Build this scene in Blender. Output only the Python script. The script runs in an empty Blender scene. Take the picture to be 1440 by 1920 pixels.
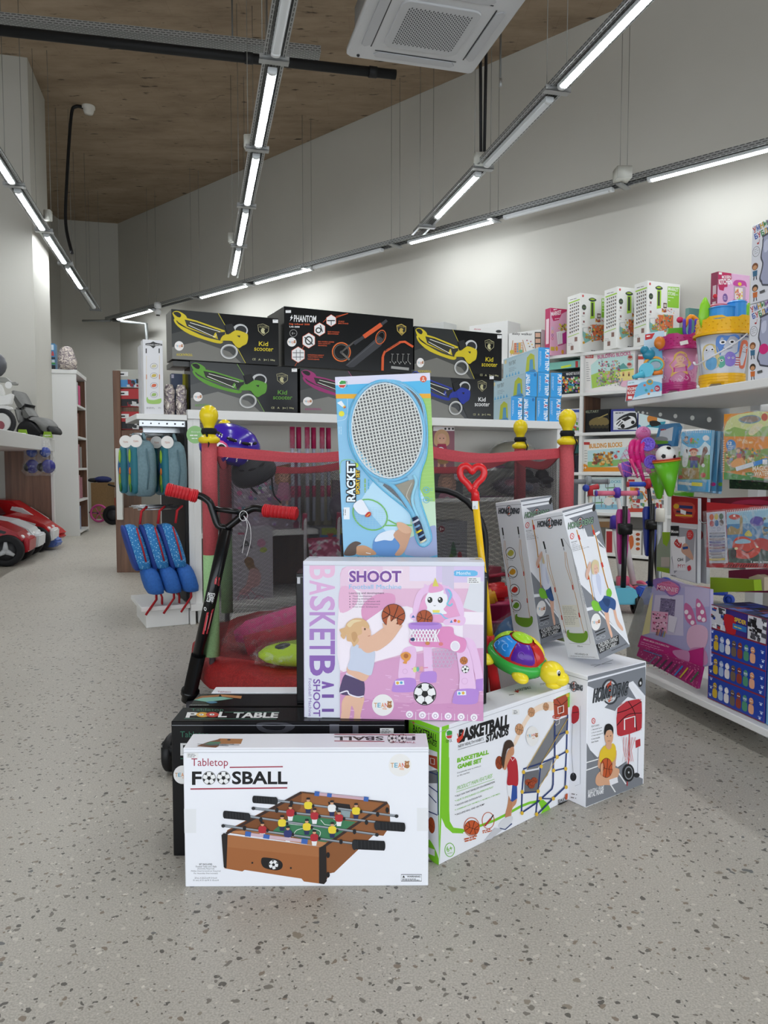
import bpy, bmesh, math, random
from mathutils import Vector as V3, Matrix, Euler
random.seed(7)
SC = bpy.context.scene
COL = SC.collection
PI = math.pi
# ------------------------------------------------------------------ camera, world, exposure
CAMH, PITCH, FPX = 0.9, math.radians(3.5), 1400.0
cam = bpy.data.objects.new('camera', bpy.data.cameras.new('camera'))
COL.objects.link(cam)
cam.location = (0, 0, CAMH)
cam.rotation_euler = (PI/2 - PITCH, 0, 0)
cam.data.sensor_fit = 'VERTICAL'
cam.data.sensor_height = 36.0
cam.data.lens = FPX/1920*36
cam.data.clip_start = 0.05
SC.camera = cam
SC.view_settings.view_transform = 'Standard'
SC.view_settings.look = 'None'
SC.view_settings.gamma = 1
SC.view_settings.use_curve_mapping = False
SC.view_settings.exposure = 0.85
LAMP_E = 36.0          # radiance of the lit tube diffusers
SC.world = bpy.data.worlds.new('daylight')      # daylight enters through the open shop front behind the camera
SC.world.use_nodes = True
SC.world.node_tree.nodes['Background'].inputs[0].default_value = (0.86, 0.93, 1.0, 1)
SC.world.node_tree.nodes['Background'].inputs[1].default_value = 1.9
SC.cycles.max_bounces = 6
SC.cycles.transparent_max_bounces = 24
SC.cycles.caustics_reflective = False
SC.cycles.caustics_refractive = False
SC.cycles.sample_clamp_indirect = 4

# ------------------------------------------------------------------ picture-ray helpers (place things in the room)
CP, SP = math.cos(PITCH), math.sin(PITCH)
EYE = V3((0, 0, CAMH))
def ray(x, y):
    a, b = (x-720)/FPX, -(y-960)/FPX
    return V3((a, CP + b*SP, -SP + b*CP))
def atZ(x, y, z):
    d = ray(x, y); return EYE + d*((z-CAMH)/d.z)
def atY(x, y, Y):
    d = ray(x, y); return EYE + d*(Y/d.y)
def atplane(x, y, P, N):
    d = ray(x, y); return EYE + d*((P-EYE).dot(N)/d.dot(N))
def ang(a): return V3((math.sin(math.radians(a)), math.cos(math.radians(a)), 0))   # heading from +Y to +X
UP = V3((0, 0, 1))

# ------------------------------------------------------------------ materials
def lin(h):
    h = h.lstrip('#')
    if len(h) == 3: h = ''.join(c*2 for c in h)
    r = []
    for i in (0, 2, 4):
        c = int(h[i:i+2], 16)/255
        r.append(c/12.92 if c <= 0.04045 else ((c+0.055)/1.055)**2.4)
    return (*r, 1)
_M = {}
def mat(key):
    """'hex', 'hex r0.3' (roughness), 'hex m1' (metal), 'hex e5' (emission), 'hex a0.3' (clear film of that opacity), 'hex n' (mottled)"""
    if not isinstance(key, str): return key
    if key in _M: return _M[key]
    t = key.split(); m = bpy.data.materials.new('paint_'+key.replace(' ', '_').replace('#', '')); m.use_nodes = True
    nt = m.node_tree; b = nt.nodes['Principled BSDF']
    b.inputs['Base Color'].default_value = lin(t[0]); b.inputs['Roughness'].default_value = 0.5
    b.inputs['Specular IOR Level'].default_value = 0.35
    for k in t[1:]:
        v = float(k[1:]) if len(k) > 1 else 1
        if k[0] == 'r': b.inputs['Roughness'].default_value = v
        elif k[0] == 'm': b.inputs['Metallic'].default_value = v
        elif k[0] == 'e': b.inputs['Emission Color'].default_value = lin(t[0]); b.inputs['Emission Strength'].default_value = v
        elif k[0] == 'a': b.inputs['Alpha'].default_value = v
        elif k[0] == 'n':
            no = nt.nodes.new('ShaderNodeTexNoise'); no.inputs['Scale'].default_value = 40*v; no.inputs['Detail'].default_value = 4
            tc = nt.nodes.new('ShaderNodeTexCoord'); nt.links.new(tc.outputs['Object'], no.inputs['Vector'])
            rp = nt.nodes.new('ShaderNodeMix'); rp.data_type = 'RGBA'
            c = lin(t[0]); rp.inputs[6].default_value = tuple(x*0.72 for x in c[:3])+(1,); rp.inputs[7].default_value = tuple(min(1, x*1.25) for x in c[:3])+(1,)
            nt.links.new(no.outputs['Fac'], rp.inputs[0]); nt.links.new(rp.outputs[2], b.inputs['Base Color'])
            bu = nt.nodes.new('ShaderNodeBump'); bu.inputs['Strength'].default_value = 0.15
            nt.links.new(no.outputs['Fac'], bu.inputs['Height']); nt.links.new(bu.outputs[0], b.inputs['Normal'])
    _M[key] = m
    return m
def node_mat(name, fn):
    m = bpy.data.materials.new(name); m.use_nodes = True
    nt = m.node_tree; fn(nt, nt.nodes['Principled BSDF']); _M[name] = m
    return m
def N(nt, t, **kw):
    n = nt.nodes.new(t)
    for k, v in kw.items():
        if k in n.inputs.keys(): n.inputs[k].default_value = v
        else: setattr(n, k, v)
    return n
def ramp(nt, fac, stops, interp='LINEAR'):
    r = nt.nodes.new('ShaderNodeValToRGB'); r.color_ramp.interpolation = interp
    e = r.color_ramp.elements
    while len(e) < len(stops): e.new(0.5)
    for i, (p, c) in enumerate(stops):
        e[i].position = p; e[i].color = c if isinstance(c, tuple) else lin(c)
    nt.links.new(fac, r.inputs[0]); return r.outputs[0]
def mix(nt, f, a, b, mode='MIX'):
    m = nt.nodes.new('ShaderNodeMix'); m.data_type = 'RGBA'; m.blend_type = mode
    for s, i in ((f, 0), (a, 6), (b, 7)):
        if isinstance(s, (int, float)): m.inputs[i].default_value = s
        elif isinstance(s, (tuple, str)): m.inputs[i].default_value = lin(s) if isinstance(s, str) else s
        else: nt.links.new(s, m.inputs[i])
    return m.outputs[2]
def m_floor(nt, b):
    co = N(nt, 'ShaderNodeTexCoord').outputs['Object']
    base = N(nt, 'ShaderNodeTexNoise', Scale=1.3, Detail=5); nt.links.new(co, base.inputs['Vector'])
    col = ramp(nt, base.outputs['Fac'], [(0.3, '#a7a298'), (0.7, '#b5b0a5')])
    fine = N(nt, 'ShaderNodeTexNoise', Scale=260, Detail=2); nt.links.new(co, fine.inputs['Vector'])
    col = mix(nt, 0.45, col, ramp(nt, fine.outputs['Fac'], [(0.35, '#97928a'), (0.65, '#cdc8be')]))
    wn = N(nt, 'ShaderNodeTexNoise', Scale=55, Detail=2); nt.links.new(co, wn.inputs['Vector'])
    wv = N(nt, 'ShaderNodeVectorMath', operation='MULTIPLY_ADD'); nt.links.new(wn.outputs['Color'], wv.inputs[0]); wv.inputs[1].default_value = (0.02,)*3; nt.links.new(co, wv.inputs[2])
    for sc, rad, chance, cols in ((32, 0.44, 0.26, ['#6b675f', '#7c776d', '#8d8476', '#6d6e6c']), (62, 0.46, 0.34, ['#5f5b55', '#7a756c', '#c4bfb4', '#85796a']), (125, 0.45, 0.4, ['#6b675f', '#d2cdc2', '#8f887b', '#5d5a54'])):
        v = N(nt, 'ShaderNodeTexVoronoi', Scale=sc); nt.links.new(wv.outputs[0], v.inputs['Vector'])
        sep = N(nt, 'ShaderNodeSeparateColor'); nt.links.new(v.outputs['Color'], sep.inputs[0])
        small = N(nt, 'ShaderNodeMath', operation='MULTIPLY'); nt.links.new(sep.outputs[2], small.inputs[0]); small.inputs[1].default_value = rad
        lt = N(nt, 'ShaderNodeMath', operation='LESS_THAN'); nt.links.new(v.outputs['Distance'], lt.inputs[0]); nt.links.new(small.outputs[0], lt.inputs[1])
        pick = N(nt, 'ShaderNodeMath', operation='LESS_THAN'); nt.links.new(sep.outputs[0], pick.inputs[0]); pick.inputs[1].default_value = chance
        both = N(nt, 'ShaderNodeMath', operation='MULTIPLY'); nt.links.new(lt.outputs[0], both.inputs[0]); nt.links.new(pick.outputs[0], both.inputs[1])
        cc = ramp(nt, sep.outputs[1], [(0, cols[0]), (0.3, cols[1]), (0.55, cols[2]), (0.8, cols[3])], 'CONSTANT')
        col = mix(nt, both.outputs[0], col, cc)
    nt.links.new(col, b.inputs['Base Color']); b.inputs['Roughness'].default_value = 0.42; b.inputs['Specular IOR Level'].default_value = 0.3
node_mat('terrazzo', m_floor)
def m_conc(nt, b):
    co = N(nt, 'ShaderNodeTexCoord').outputs['Object']
    mp = N(nt, 'ShaderNodeMapping'); nt.links.new(co, mp.inputs[0]); mp.inputs['Rotation'].default_value = (0, 0, math.radians(14)); mp.inputs['Scale'].default_value = (1, 3, 1)
    a = N(nt, 'ShaderNodeTexNoise', Scale=1.2, Detail=9, Roughness=0.65); nt.links.new(mp.outputs[0], a.inputs['Vector'])
    c = ramp(nt, a.outputs['Fac'], [(0.25, '#7a6853'), (0.5, '#96836d'), (0.75, '#a8957f')])
    s = N(nt, 'ShaderNodeTexNoise', Scale=5, Detail=6); nt.links.new(mp.outputs[0], s.inputs['Vector'])
    c = mix(nt, ramp(nt, s.outputs['Fac'], [(0.28, (1, 1, 1, 1)), (0.36, (0, 0, 0, 1))]), c, '#4c4034')
    bk = N(nt, 'ShaderNodeTexBrick', Scale=0.7); nt.links.new(co, bk.inputs['Vector'])
    bk.inputs['Color1'].default_value = (1, 1, 1, 1); bk.inputs['Color2'].default_value = (0.93, 0.93, 0.93, 1); bk.inputs['Mortar'].default_value = (0.75, 0.72, 0.7, 1); bk.inputs['Mortar Size'].default_value = 0.004
    c = mix(nt, 0.35, c, mix(nt, 1.0, c, bk.outputs['Color'], 'MULTIPLY'))
    nt.links.new(c, b.inputs['Base Color']); b.inputs['Roughness'].default_value = 0.85
node_mat('raw_concrete', m_conc)
def m_wall(nt, b):
    co = N(nt, 'ShaderNodeTexCoord').outputs['Object']
    a = N(nt, 'ShaderNodeTexNoise', Scale=0.8, Detail=4); nt.links.new(co, a.inputs['Vector'])
    nt.links.new(ramp(nt, a.outputs['Fac'], [(0.3, '#bab8b0'), (0.7, '#c1bfb7')]), b.inputs['Base Color']); b.inputs['Roughness'].default_value = 0.8
node_mat('wall_paint', m_wall)
def m_perf(nt, b):
    co = N(nt, 'ShaderNodeTexCoord').outputs['UV']
    bk = N(nt, 'ShaderNodeTexBrick', Scale=1.0); nt.links.new(co, bk.inputs['Vector'])
    bk.inputs['Brick Width'].default_value = 0.05; bk.inputs['Row Height'].default_value = 0.02; bk.inputs['Mortar Size'].default_value = 0.007
    bk.inputs['Color1'].default_value = lin('#4a4b4b'); bk.inputs['Color2'].default_value = lin('#565757'); bk.inputs['Mortar'].default_value = lin('#a9abab')
    nt.links.new(bk.outputs['Color'], b.inputs['Base Color']); b.inputs['Metallic'].default_value = 0.5; b.inputs['Roughness'].default_value = 0.45
node_mat('perforated_steel', m_perf)
def m_wood(nt, b):
    co = N(nt, 'ShaderNodeTexCoord').outputs['Object']
    mp = N(nt, 'ShaderNodeMapping'); nt.links.new(co, mp.inputs[0]); mp.inputs['Scale'].default_value = (18, 18, 1.2)
    a = N(nt, 'ShaderNodeTexNoise', Scale=1.5, Detail=6); nt.links.new(mp.outputs[0], a.inputs['Vector'])
    nt.links.new(ramp(nt, a.outputs['Fac'], [(0.3, '#54392a'), (0.7, '#7a5741')]), b.inputs['Base Color']); b.inputs['Roughness'].default_value = 0.5
node_mat('brown_wood', m_wood)
def m_net(nt, b):
    uv = N(nt, 'ShaderNodeTexCoord').outputs['UV']
    sep = N(nt, 'ShaderNodeSeparateXYZ'); nt.links.new(uv, sep.inputs[0])
    outs = []
    for sgn in (1, -1):
        m = N(nt, 'ShaderNodeMath', operation='MULTIPLY_ADD'); nt.links.new(sep.outputs[1], m.inputs[0]); m.inputs[1].default_value = sgn; nt.links.new(sep.outputs[0], m.inputs[2])
        f = N(nt, 'ShaderNodeMath', operation='PINGPONG'); nt.links.new(m.outputs[0], f.inputs[0]); f.inputs[1].default_value = 0.0032
        g = N(nt, 'ShaderNodeMath', operation='LESS_THAN'); nt.links.new(f.outputs[0], g.inputs[0]); g.inputs[1].default_value = 0.00085
        outs.append(g.outputs[0])
    mx = N(nt, 'ShaderNodeMath', operation='MAXIMUM'); nt.links.new(outs[0], mx.inputs[0]); nt.links.new(outs[1], mx.inputs[1])
    nt.links.new(mx.outputs[0], b.inputs['Alpha'])
    b.inputs['Base Color'].default_value = lin('#1b1a1e'); b.inputs['Roughness'].default_value = 0.7
node_mat('black_net', m_net)
def m_film(nt, b):
    co = N(nt, 'ShaderNodeTexCoord').outputs['Object']
    a = N(nt, 'ShaderNodeTexNoise', Scale=28, Detail=3, Distortion=1.5); nt.links.new(co, a.inputs['Vector'])
    bu = N(nt, 'ShaderNodeBump', Strength=0.9, Distance=0.01); nt.links.new(a.outputs['Fac'], bu.inputs['Height']); nt.links.new(bu.outputs[0], b.inputs['Normal'])
    b.inputs['Base Color'].default_value = (0.8, 0.82, 0.85, 1); b.inputs['Roughness'].default_value = 0.12
    al = ramp(nt, a.outputs['Fac'], [(0.5, (0.05,)*3+(1,)), (0.72, (0.30,)*3+(1,))]); nt.links.new(al, b.inputs['Alpha'])
node_mat('crinkled_film', m_film)
def m_speck(nt, b):
    co = N(nt, 'ShaderNodeTexCoord').outputs['Object']
    v = N(nt, 'ShaderNodeTexVoronoi', Scale=90); nt.links.new(co, v.inputs['Vector'])
    nt.links.new(ramp(nt, v.outputs['Distance'], [(0.2, '#9fd0ea'), (0.35, '#2d7fc0')]), b.inputs['Base Color']); b.inputs['Roughness'].default_value = 0.8
node_mat('blue_speckled_cloth', m_speck)

# ------------------------------------------------------------------ mesh builder
def catmull(P, n=5, closed=False):
    P = [V3(p) for p in P]; m = len(P); out = []
    rng = range(m) if closed else range(m-1)
    for i in rng:
        g = (lambda k: P[k % m]) if closed else (lambda k: P[max(0, min(m-1, k))])
        a, b, c, d = g(i-1), g(i), g(i+1), g(i+2)
        for j in range(n):
            t = j/n
            out.append(0.5*((2*b) + (c-a)*t + (2*a-5*b+4*c-d)*t*t + (3*b-a-3*c+d)*t*t*t))
    if not closed: out.append(P[-1])
    return out
class MB:
    def __init__(s): s.bm = bmesh.new(); s.mats = []; s.uv = s.bm.loops.layers.uv.new('uv')
    def mi(s, m):
        m = mat(m)
        if m not in s.mats: s.mats.append(m)
        return s.mats.index(m)
    def poly(s, pts, m, smooth=False):
        try: f = s.bm.faces.new([s.bm.verts.new(p) for p in pts])
        except ValueError: return None
        f.material_index = s.mi(m); f.smooth = smooth; return f
    def hexa(s, O, U, W, D, m, bev=0):
        """box from corner O spanned by vectors U, W, D"""
        O, U, W, D = V3(O), V3(U), V3(W), V3(D)
        if U.cross(W).dot(D) < 0: U, W = W, U
        t = bmesh.new()
        vs = [t.verts.new(O+U*a+W*b+D*c) for c in (0, 1) for b in (0, 1) for a in (0, 1)]
        for q in ((0, 2, 3, 1), (4, 5, 7, 6), (0, 1, 5, 4), (2, 6, 7, 3), (0, 4, 6, 2), (1, 3, 7, 5)): t.faces.new([vs[i] for i in q])
        if bev: bmesh.ops.bevel(t, geom=list(t.edges), offset=bev, segments=2 if bev > 0.004 else 1, affect='EDGES')
        s.join(t, m, bev > 0.004); return s
    def box(s, x0, y0, z0, x1, y1, z1, m, bev=0, M=None):
        M = M or Matrix()
        O = M @ V3((x0, y0, z0)); R = M.to_3x3()
        return s.hexa(O, R @ V3((x1-x0, 0, 0)), R @ V3((0, y1-y0, 0)), R @ V3((0, 0, z1-z0)), m, bev)
    def join(s, t, m, smooth=False):
        k = s.mi(m); mp = {v: s.bm.verts.new(v.co) for v in t.verts}
        for f in t.faces:
            try: g = s.bm.faces.new([mp[v] for v in f.verts])
            except ValueError: continue
            g.material_index = k; g.smooth = smooth
        t.free(); return s
    def tube(s, pts, r, m, seg=10, closed=False, cap=True, smooth=True, flat=None):
        """swept tube; r number or list; flat=(scale) squashes the section along its binormal"""
        P = [V3(p) for p in pts]; n = len(P); k = s.mi(m); rings = []
        ref = None
        for i in range(n):
            if closed: t = P[(i+1) % n]-P[i-1]
            else: t = P[min(n-1, i+1)]-P[max(0, i-1)]
            t.normalize()
            if ref is None:
                ref = UP.cross(t)
                if ref.length < 0.05: ref = V3((1, 0, 0)).cross(t)
            ref = (ref - t*ref.dot(t)); ref.normalize(); q = t.cross(ref)
            rr = r[i] if isinstance(r, (list, tuple)) else r
            rings.append([s.bm.verts.new(P[i] + ref*(math.cos(a)*rr) + q*(math.sin(a)*rr*(flat or 1))) for a in [2*PI*j/seg for j in range(seg)]])
        for i in range(n if closed else n-1):
            A, B = rings[i], rings[(i+1) % n]
            for j in range(seg):
                f = s.bm.faces.new((A[j], A[(j+1) % seg], B[(j+1) % seg], B[j])); f.material_index = k; f.smooth = smooth
                for l, (uu, vv) in zip(f.loops, ((j, i), (j+1, i), (j+1, i+1), (j, i+1))): l[s.uv].uv = (uu/seg*0.2, vv*0.03)
        if cap and not closed:
            for A in (rings[0][::-1], rings[-1]):
                f = s.bm.faces.new(A); f.material_index = k
        return s
    def lathe(s, prof, m, M=None, seg=20, smooth=True, sx=1, sy=1):
        M = M or Matrix(); k = s.mi(m); R = []
        for (r, z) in prof:
            if r < 1e-5: R.append([s.bm.verts.new(M @ V3((0, 0, z)))])
            else: R.append([s.bm.verts.new(M @ V3((r*sx*math.cos(2*PI*j/seg), r*sy*math.sin(2*PI*j/seg), z))) for j in range(seg)])
        for A, B in zip(R, R[1:]):
            for j in range(seg):
                a = A if len(A) == 1 else [A[j], A[(j+1) % seg]]
                b = B if len(B) == 1 else [B[(j+1) % seg], B[j]]
                if len(a)+len(b) < 3: continue
                f = s.bm.faces.new(a+b); f.material_index = k; f.smooth = smooth
        return s
    def ball(s, c, r, m, seg=14, M=None):
        rx, ry, rz = r if isinstance(r, (tuple, list)) else (r, r, r)
        pr = [(math.sin(PI*i/(seg//2)) if 0 < i < seg//2 else 0, -math.cos(PI*i/(seg//2))*rz) for i in range(seg//2+1)]
        return s.lathe(pr, m, Matrix.Translation(V3(c)) @ (M or Matrix()), seg, True, rx, ry)
    def prism(s, pts, D, m, bev=0, smooth=False):
        """closed 3D outline pts extruded by vector D"""
        t = bmesh.new(); D = V3(D)
        a = [t.verts.new(V3(p)) for p in pts]; b = [t.verts.new(V3(p)+D) for p in pts]
        n = len(a); t.faces.new(a[::-1]); t.faces.new(b)
        for i in range(n): t.faces.new((a[i], a[(i+1) % n], b[(i+1) % n], b[i]))
        bmesh.ops.recalc_face_normals(t, faces=list(t.faces))
        if bev: bmesh.ops.bevel(t, geom=[e for e in t.edges if len(e.link_faces) == 2 and e.calc_face_angle(0) > 0.6], offset=bev, segments=2, affect='EDGES')
        s.join(t, m, smooth); return s
    def loft(s, rings, m, cap=True, smooth=True):
        k = s.mi(m); R = [[s.bm.verts.new(V3(p)) for p in r] for r in rings]; n = len(R[0])
        for A, B in zip(R, R[1:]):
            for j in range(n):
                f = s.bm.faces.new((A[j], A[(j+1) % n], B[(j+1) % n], B[j])); f.material_index = k; f.smooth = smooth
        if cap:
            for A in (R[0][::-1], R[-1]):
                f = s.bm.faces.new(A); f.material_index = k
        return s
    def sheet(s, grid, m, smooth=True, uvs=None):
        k = s.mi(m); G = [[s.bm.verts.new(V3(p)) for p in r] for r in grid]
        for i in range(len(G)-1):
            for j in range(len(G[0])-1):
                f = s.bm.faces.new((G[i][j], G[i][j+1], G[i+1][j+1], G[i+1][j])); f.material_index = k; f.smooth = smooth
                if uvs:
                    for l, (a, b) in zip(f.loops, ((i, j), (i, j+1), (i+1, j+1), (i+1, j))): l[s.uv].uv = uvs[a][b]
        return s
    def build(s, name, parent=None, label=None, cat=None, group=None, kind=None, loc=None, mods=None):
        me = bpy.data.meshes.new(name)
        if loc is not None: bmesh.ops.translate(s.bm, verts=list(s.bm.verts), vec=-V3(loc))
        s.bm.to_mesh(me); s.bm.free()
        for m in s.mats: me.materials.append(m)
        o = bpy.data.objects.new(name, me); COL.objects.link(o)
        if loc is not None: o.location = loc
        if parent is not None: o.parent = parent
        for k, v in (('label', label), ('category', cat), ('group', group), ('kind', kind)):
            if v: o[k] = v
        return o
def thing(name, label, cat, loc=(0, 0, 0), group=None, rz=0, kind=None):
    o = bpy.data.objects.new(name, None); COL.objects.link(o); o.location = loc; o.rotation_euler = (0, 0, rz); o.empty_display_size = 0.05
    o['label'] = label; o['category'] = cat
    if group: o['group'] = group
    if kind: o['kind'] = kind
    return o
def adopt(mb, name, root, label=None, kind=None):
    """world-space mesh becomes a part of a thing standing at root.location (no root rotation)"""
    return _adopt(mb, name, root, label, kind)
def _adopt(mb, name, root, label, kind):
    off = V3((0, 0, 0)); r = root
    while r is not None: off += r.location; r = r.parent
    bmesh.ops.translate(mb.bm, verts=list(mb.bm.verts), vec=-off)
    o = mb.build(name, root, label, kind=kind); return o
def copy_thing(o, loc, rot=None, label=None, parent=None):
    c = o.copy(); COL.objects.link(c)
    if parent is not None: c.parent = parent
    else:
        c.location = loc
        if rot is not None: c.rotation_euler = rot
        if label: c['label'] = label
    for ch in list(o.children): copy_thing(ch, None, parent=c)
    return c

# ------------------------------------------------------------------ flat printing on real faces
_TX = {}
def textmesh(txt, bold):
    k = (txt, bold)
    if k not in _TX:
        cu = bpy.data.curves.new('t', 'FONT'); cu.body = txt; cu.offset = bold*0.55; cu.resolution_u = 3; cu.fill_mode = 'BOTH'; cu.extrude = 0
        ob = bpy.data.objects.new('t', cu); me = ob.to_mesh()
        vs = [(v.co.x, v.co.y) for v in me.vertices]; fs = [tuple(p.vertices) for p in me.polygons]
        ob.to_mesh_clear(); bpy.data.objects.remove(ob); bpy.data.curves.remove(cu)
        if not vs: _TX[k] = ([], []); return _TX[k]
        x0, x1 = min(v[0] for v in vs), max(v[0] for v in vs); y0, y1 = min(v[1] for v in vs), max(v[1] for v in vs)
        _TX[k] = ([((a-x0)/(x1-x0 or 1), (b-y0)/(y1-y0 or 1)) for a, b in vs], fs)
    return _TX[k]
def homog(src):
    """map quad TL,TR,BR,BL -> unit square"""
    (x0, y0), (x1, y1), (x2, y2), (x3, y3) = src
    dx1, dx2, dx3 = x1-x2, x3-x2, x0-x1+x2-x3; dy1, dy2, dy3 = y1-y2, y3-y2, y0-y1+y2-y3
    den = dx1*dy2-dx2*dy1
    g = (dx3*dy2-dx2*dy3)/den; h = (dx1*dy3-dx3*dy1)/den
    return Matrix(((x1-x0+g*x1, x3-x0+h*x3, x0), (y1-y0+g*y1, y3-y0+h*y3, y0), (g, h, 1))).inverted()
class Face:
    """draws flat coloured shapes on the rectangle O (top left), U (right), D (down); coordinates are those of a crop (ox, oy, k)"""
    def __init__(s, mb, O, U, D, crop=(0, 0, 1), quad=None, eps=0.00018, lay=None):
        s.mb, s.O, s.U, s.D = mb, V3(O), V3(U), V3(D); s.c = crop; s.eps = eps
        s.Nn = s.D.cross(s.U).normalized()
        if s.Nn.dot(EYE-s.O) < 0: s.Nn = -s.Nn
        s.H = homog([((x-0), (y-0)) for x, y in quad]) if quad else None
        s.lay = lay if lay is not None else []
    def st(s, x, y):
        if s.H:
            v = s.H @ V3((x, y, 1)); return v.x/v.z, v.y/v.z
        X = s.c[0]+x/s.c[2]; Y = s.c[1]+y/s.c[2]
        p = atplane(X, Y, s.O, s.Nn)-s.O
        return p.dot(s.U)/s.U.length_squared, p.dot(s.D)/s.D.length_squared
    def put(s, pts, faces, col, rough=''):
        P = [s.st(*p) for p in pts]
        P = [(min(1, max(0, a)), min(1, max(0, b))) for a, b in P]
        bb = (min(p[0] for p in P), min(p[1] for p in P), max(p[0] for p in P), max(p[1] for p in P))
        if bb[2]-bb[0] < 1e-5 or bb[3]-bb[1] < 1e-5: return
        L = 1
        for (b, l) in s.lay:
            if b[0] < bb[2] and bb[0] < b[2] and b[1] < bb[3] and bb[1] < b[3]: L = max(L, l+1)
        s.lay.append((bb, L))
        k = s.mb.mi(col); bm = s.mb.bm; off = s.Nn*(s.eps*L)
        vs = [bm.verts.new(s.O+s.U*a+s.D*b+off) for a, b in P]
        for f in faces:
            try: q = bm.faces.new([vs[i] for i in f])
            except ValueError: continue
            q.material_index = k
    @staticmethod
    def pts(p):
        if isinstance(p, str): return [tuple(float(v) for v in q.split(',')) for q in p.split()]
        return list(p)
    def P(s, col, p):
        p = s.pts(p); s.put(p, [tuple(range(len(p)))], col); return s
    def S(s, col, p, n=4):
        q = catmull([(a, b, 0) for a, b in s.pts(p)], n, True)
        s.put([(v.x, v.y) for v in q], [tuple(range(len(q)))], col); return s
    def R(s, col, x0, y0, x1, y1): return s.P(col, [(x0, y0), (x1, y0), (x1, y1), (x0, y1)])
    def E(s, col, cx, cy, rx, ry=None, rot=0, n=20, a0=0, a1=360):
        ry = rx if ry is None else ry; c, d = math.cos(math.radians(rot)), math.sin(math.radians(rot)); p = []
        full = abs(a1-a0) >= 360
        for i in range(n if full else n+1):
            a = math.radians(a0+(a1-a0)*i/n); u, v = rx*math.cos(a), ry*math.sin(a)
            p.append((cx+u*c-v*d, cy+u*d+v*c))
        s.put(p, [tuple(range(len(p)))], col); return s
    def L(s, col, w, p, closed=False, smooth=False):
        p = s.pts(p)
        if smooth: p = [(v.x, v.y) for v in catmull([(a, b, 0) for a, b in p], 5, closed)]
        n = len(p); Lf, Rt = [], []
        for i in range(n):
            a = p[i-1] if (closed or i > 0) else p[i]; b = p[(i+1) % n] if (closed or i < n-1) else p[i]
            dx, dy = b[0]-a[0], b[1]-a[1]; l = math.hypot(dx, dy) or 1
            nx, ny = -dy/l*w/2, dx/l*w/2
            Lf.append((p[i][0]+nx, p[i][1]+ny)); Rt.append((p[i][0]-nx, p[i][1]-ny))
        m = n if closed else n-1
        s.put(Lf+Rt, [(i, (i+1) % n, n+(i+1) % n, n+i) for i in range(m)], col); return s
    def O_(s, col, cx, cy, r, w, ry=None, rot=0, n=24):
        ry = r if ry is None else ry; c, d = math.cos(math.radians(rot)), math.sin(math.radians(rot))
        p = [(cx+r*math.cos(2*PI*i/n)*c-ry*math.sin(2*PI*i/n)*d, cy+r*math.cos(2*PI*i/n)*d+ry*math.sin(2*PI*i/n)*c) for i in range(n)]
        return s.L(col, w, p, True)
    def T(s, col, x, y, w, h, txt, a=0, b=0, sh=0, up=None):
        """text whose box starts bottom-left at x,y; a = running angle clockwise in the picture"""
        vs, fs = textmesh(txt, b)
        if not vs: return s
        ca, sa = math.cos(math.radians(a)), math.sin(math.radians(a))
        ux, uy = (sa, -ca) if up is None else (math.sin(math.radians(up)), -math.cos(math.radians(up)))
        s.put([(x+(u*w+v*sh*h)*ca+v*h*ux, y+(u*w+v*sh*h)*sa+v*h*uy) for u, v in vs], fs, col); return s
    def Q(s, col, x, y, w, h, txt='', a=0, *r, **k): return s.lines(col, x, y-h*.5, w, 1, h*.8, h*.55, a)
    def lines(s, col, x, y, w, n, dy, h=1.0, a=0, seed=1):
        """rows of unreadable small print as broken strokes"""
        rnd = random.Random(seed); ca, sa = math.cos(math.radians(a)), math.sin(math.radians(a))
        for i in range(n):
            X, Y = x-sa*dy*i, y+ca*dy*i; t = 0; end = w*(0.7+0.3*rnd.random())
            while t < end:
                l = min(end-t, dy*(0.8+1.6*rnd.random()))
                s.L(col, h, [(X+t*ca, Y+t*sa), (X+(t+l)*ca, Y+(t+l)*sa)]); t += l+dy*0.35
        return s
def m_clear(nt, b):
    b.inputs['Base Color'].default_value = (1, 1, 1, 1); b.inputs['Roughness'].default_value = 0.04; b.inputs['Alpha'].default_value = 0.06
    b.inputs['Specular IOR Level'].default_value = 0.6
node_mat('clear_film', m_clear)
def m_pad(nt, b):
    co = N(nt, 'ShaderNodeTexCoord').outputs['Object']
    w = N(nt, 'ShaderNodeTexVoronoi', Scale=160); nt.links.new(co, w.inputs['Vector'])
    nt.links.new(ramp(nt, w.outputs['Distance'], [(0.2, '#a5201f'), (0.6, '#8a1719')]), b.inputs['Base Color'])
    n2 = N(nt, 'ShaderNodeTexNoise', Scale=14, Detail=3); nt.links.new(co, n2.inputs['Vector'])
    bu = N(nt, 'ShaderNodeBump', Strength=0.5, Distance=0.02); nt.links.new(n2.outputs['Fac'], bu.inputs['Height']); nt.links.new(bu.outputs[0], b.inputs['Normal']); b.inputs['Roughness'].default_value = 0.6
node_mat('red_pad', m_pad)
def m_pinkp(nt, b):
    co = N(nt, 'ShaderNodeTexCoord').outputs['Object']
    v = N(nt, 'ShaderNodeTexVoronoi', Scale=45); nt.links.new(co, v.inputs['Vector'])
    sp = N(nt, 'ShaderNodeSeparateColor'); nt.links.new(v.outputs['Color'], sp.inputs[0])
    nt.links.new(ramp(nt, sp.outputs[0], [(0, '#a8285c'), (0.3, '#d98aa8'), (0.6, '#c9c0c6'), (0.8, '#b0446e')], 'CONSTANT'), b.inputs['Base Color']); b.inputs['Roughness'].default_value = 0.7
node_mat('pink_print', m_pinkp)
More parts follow.
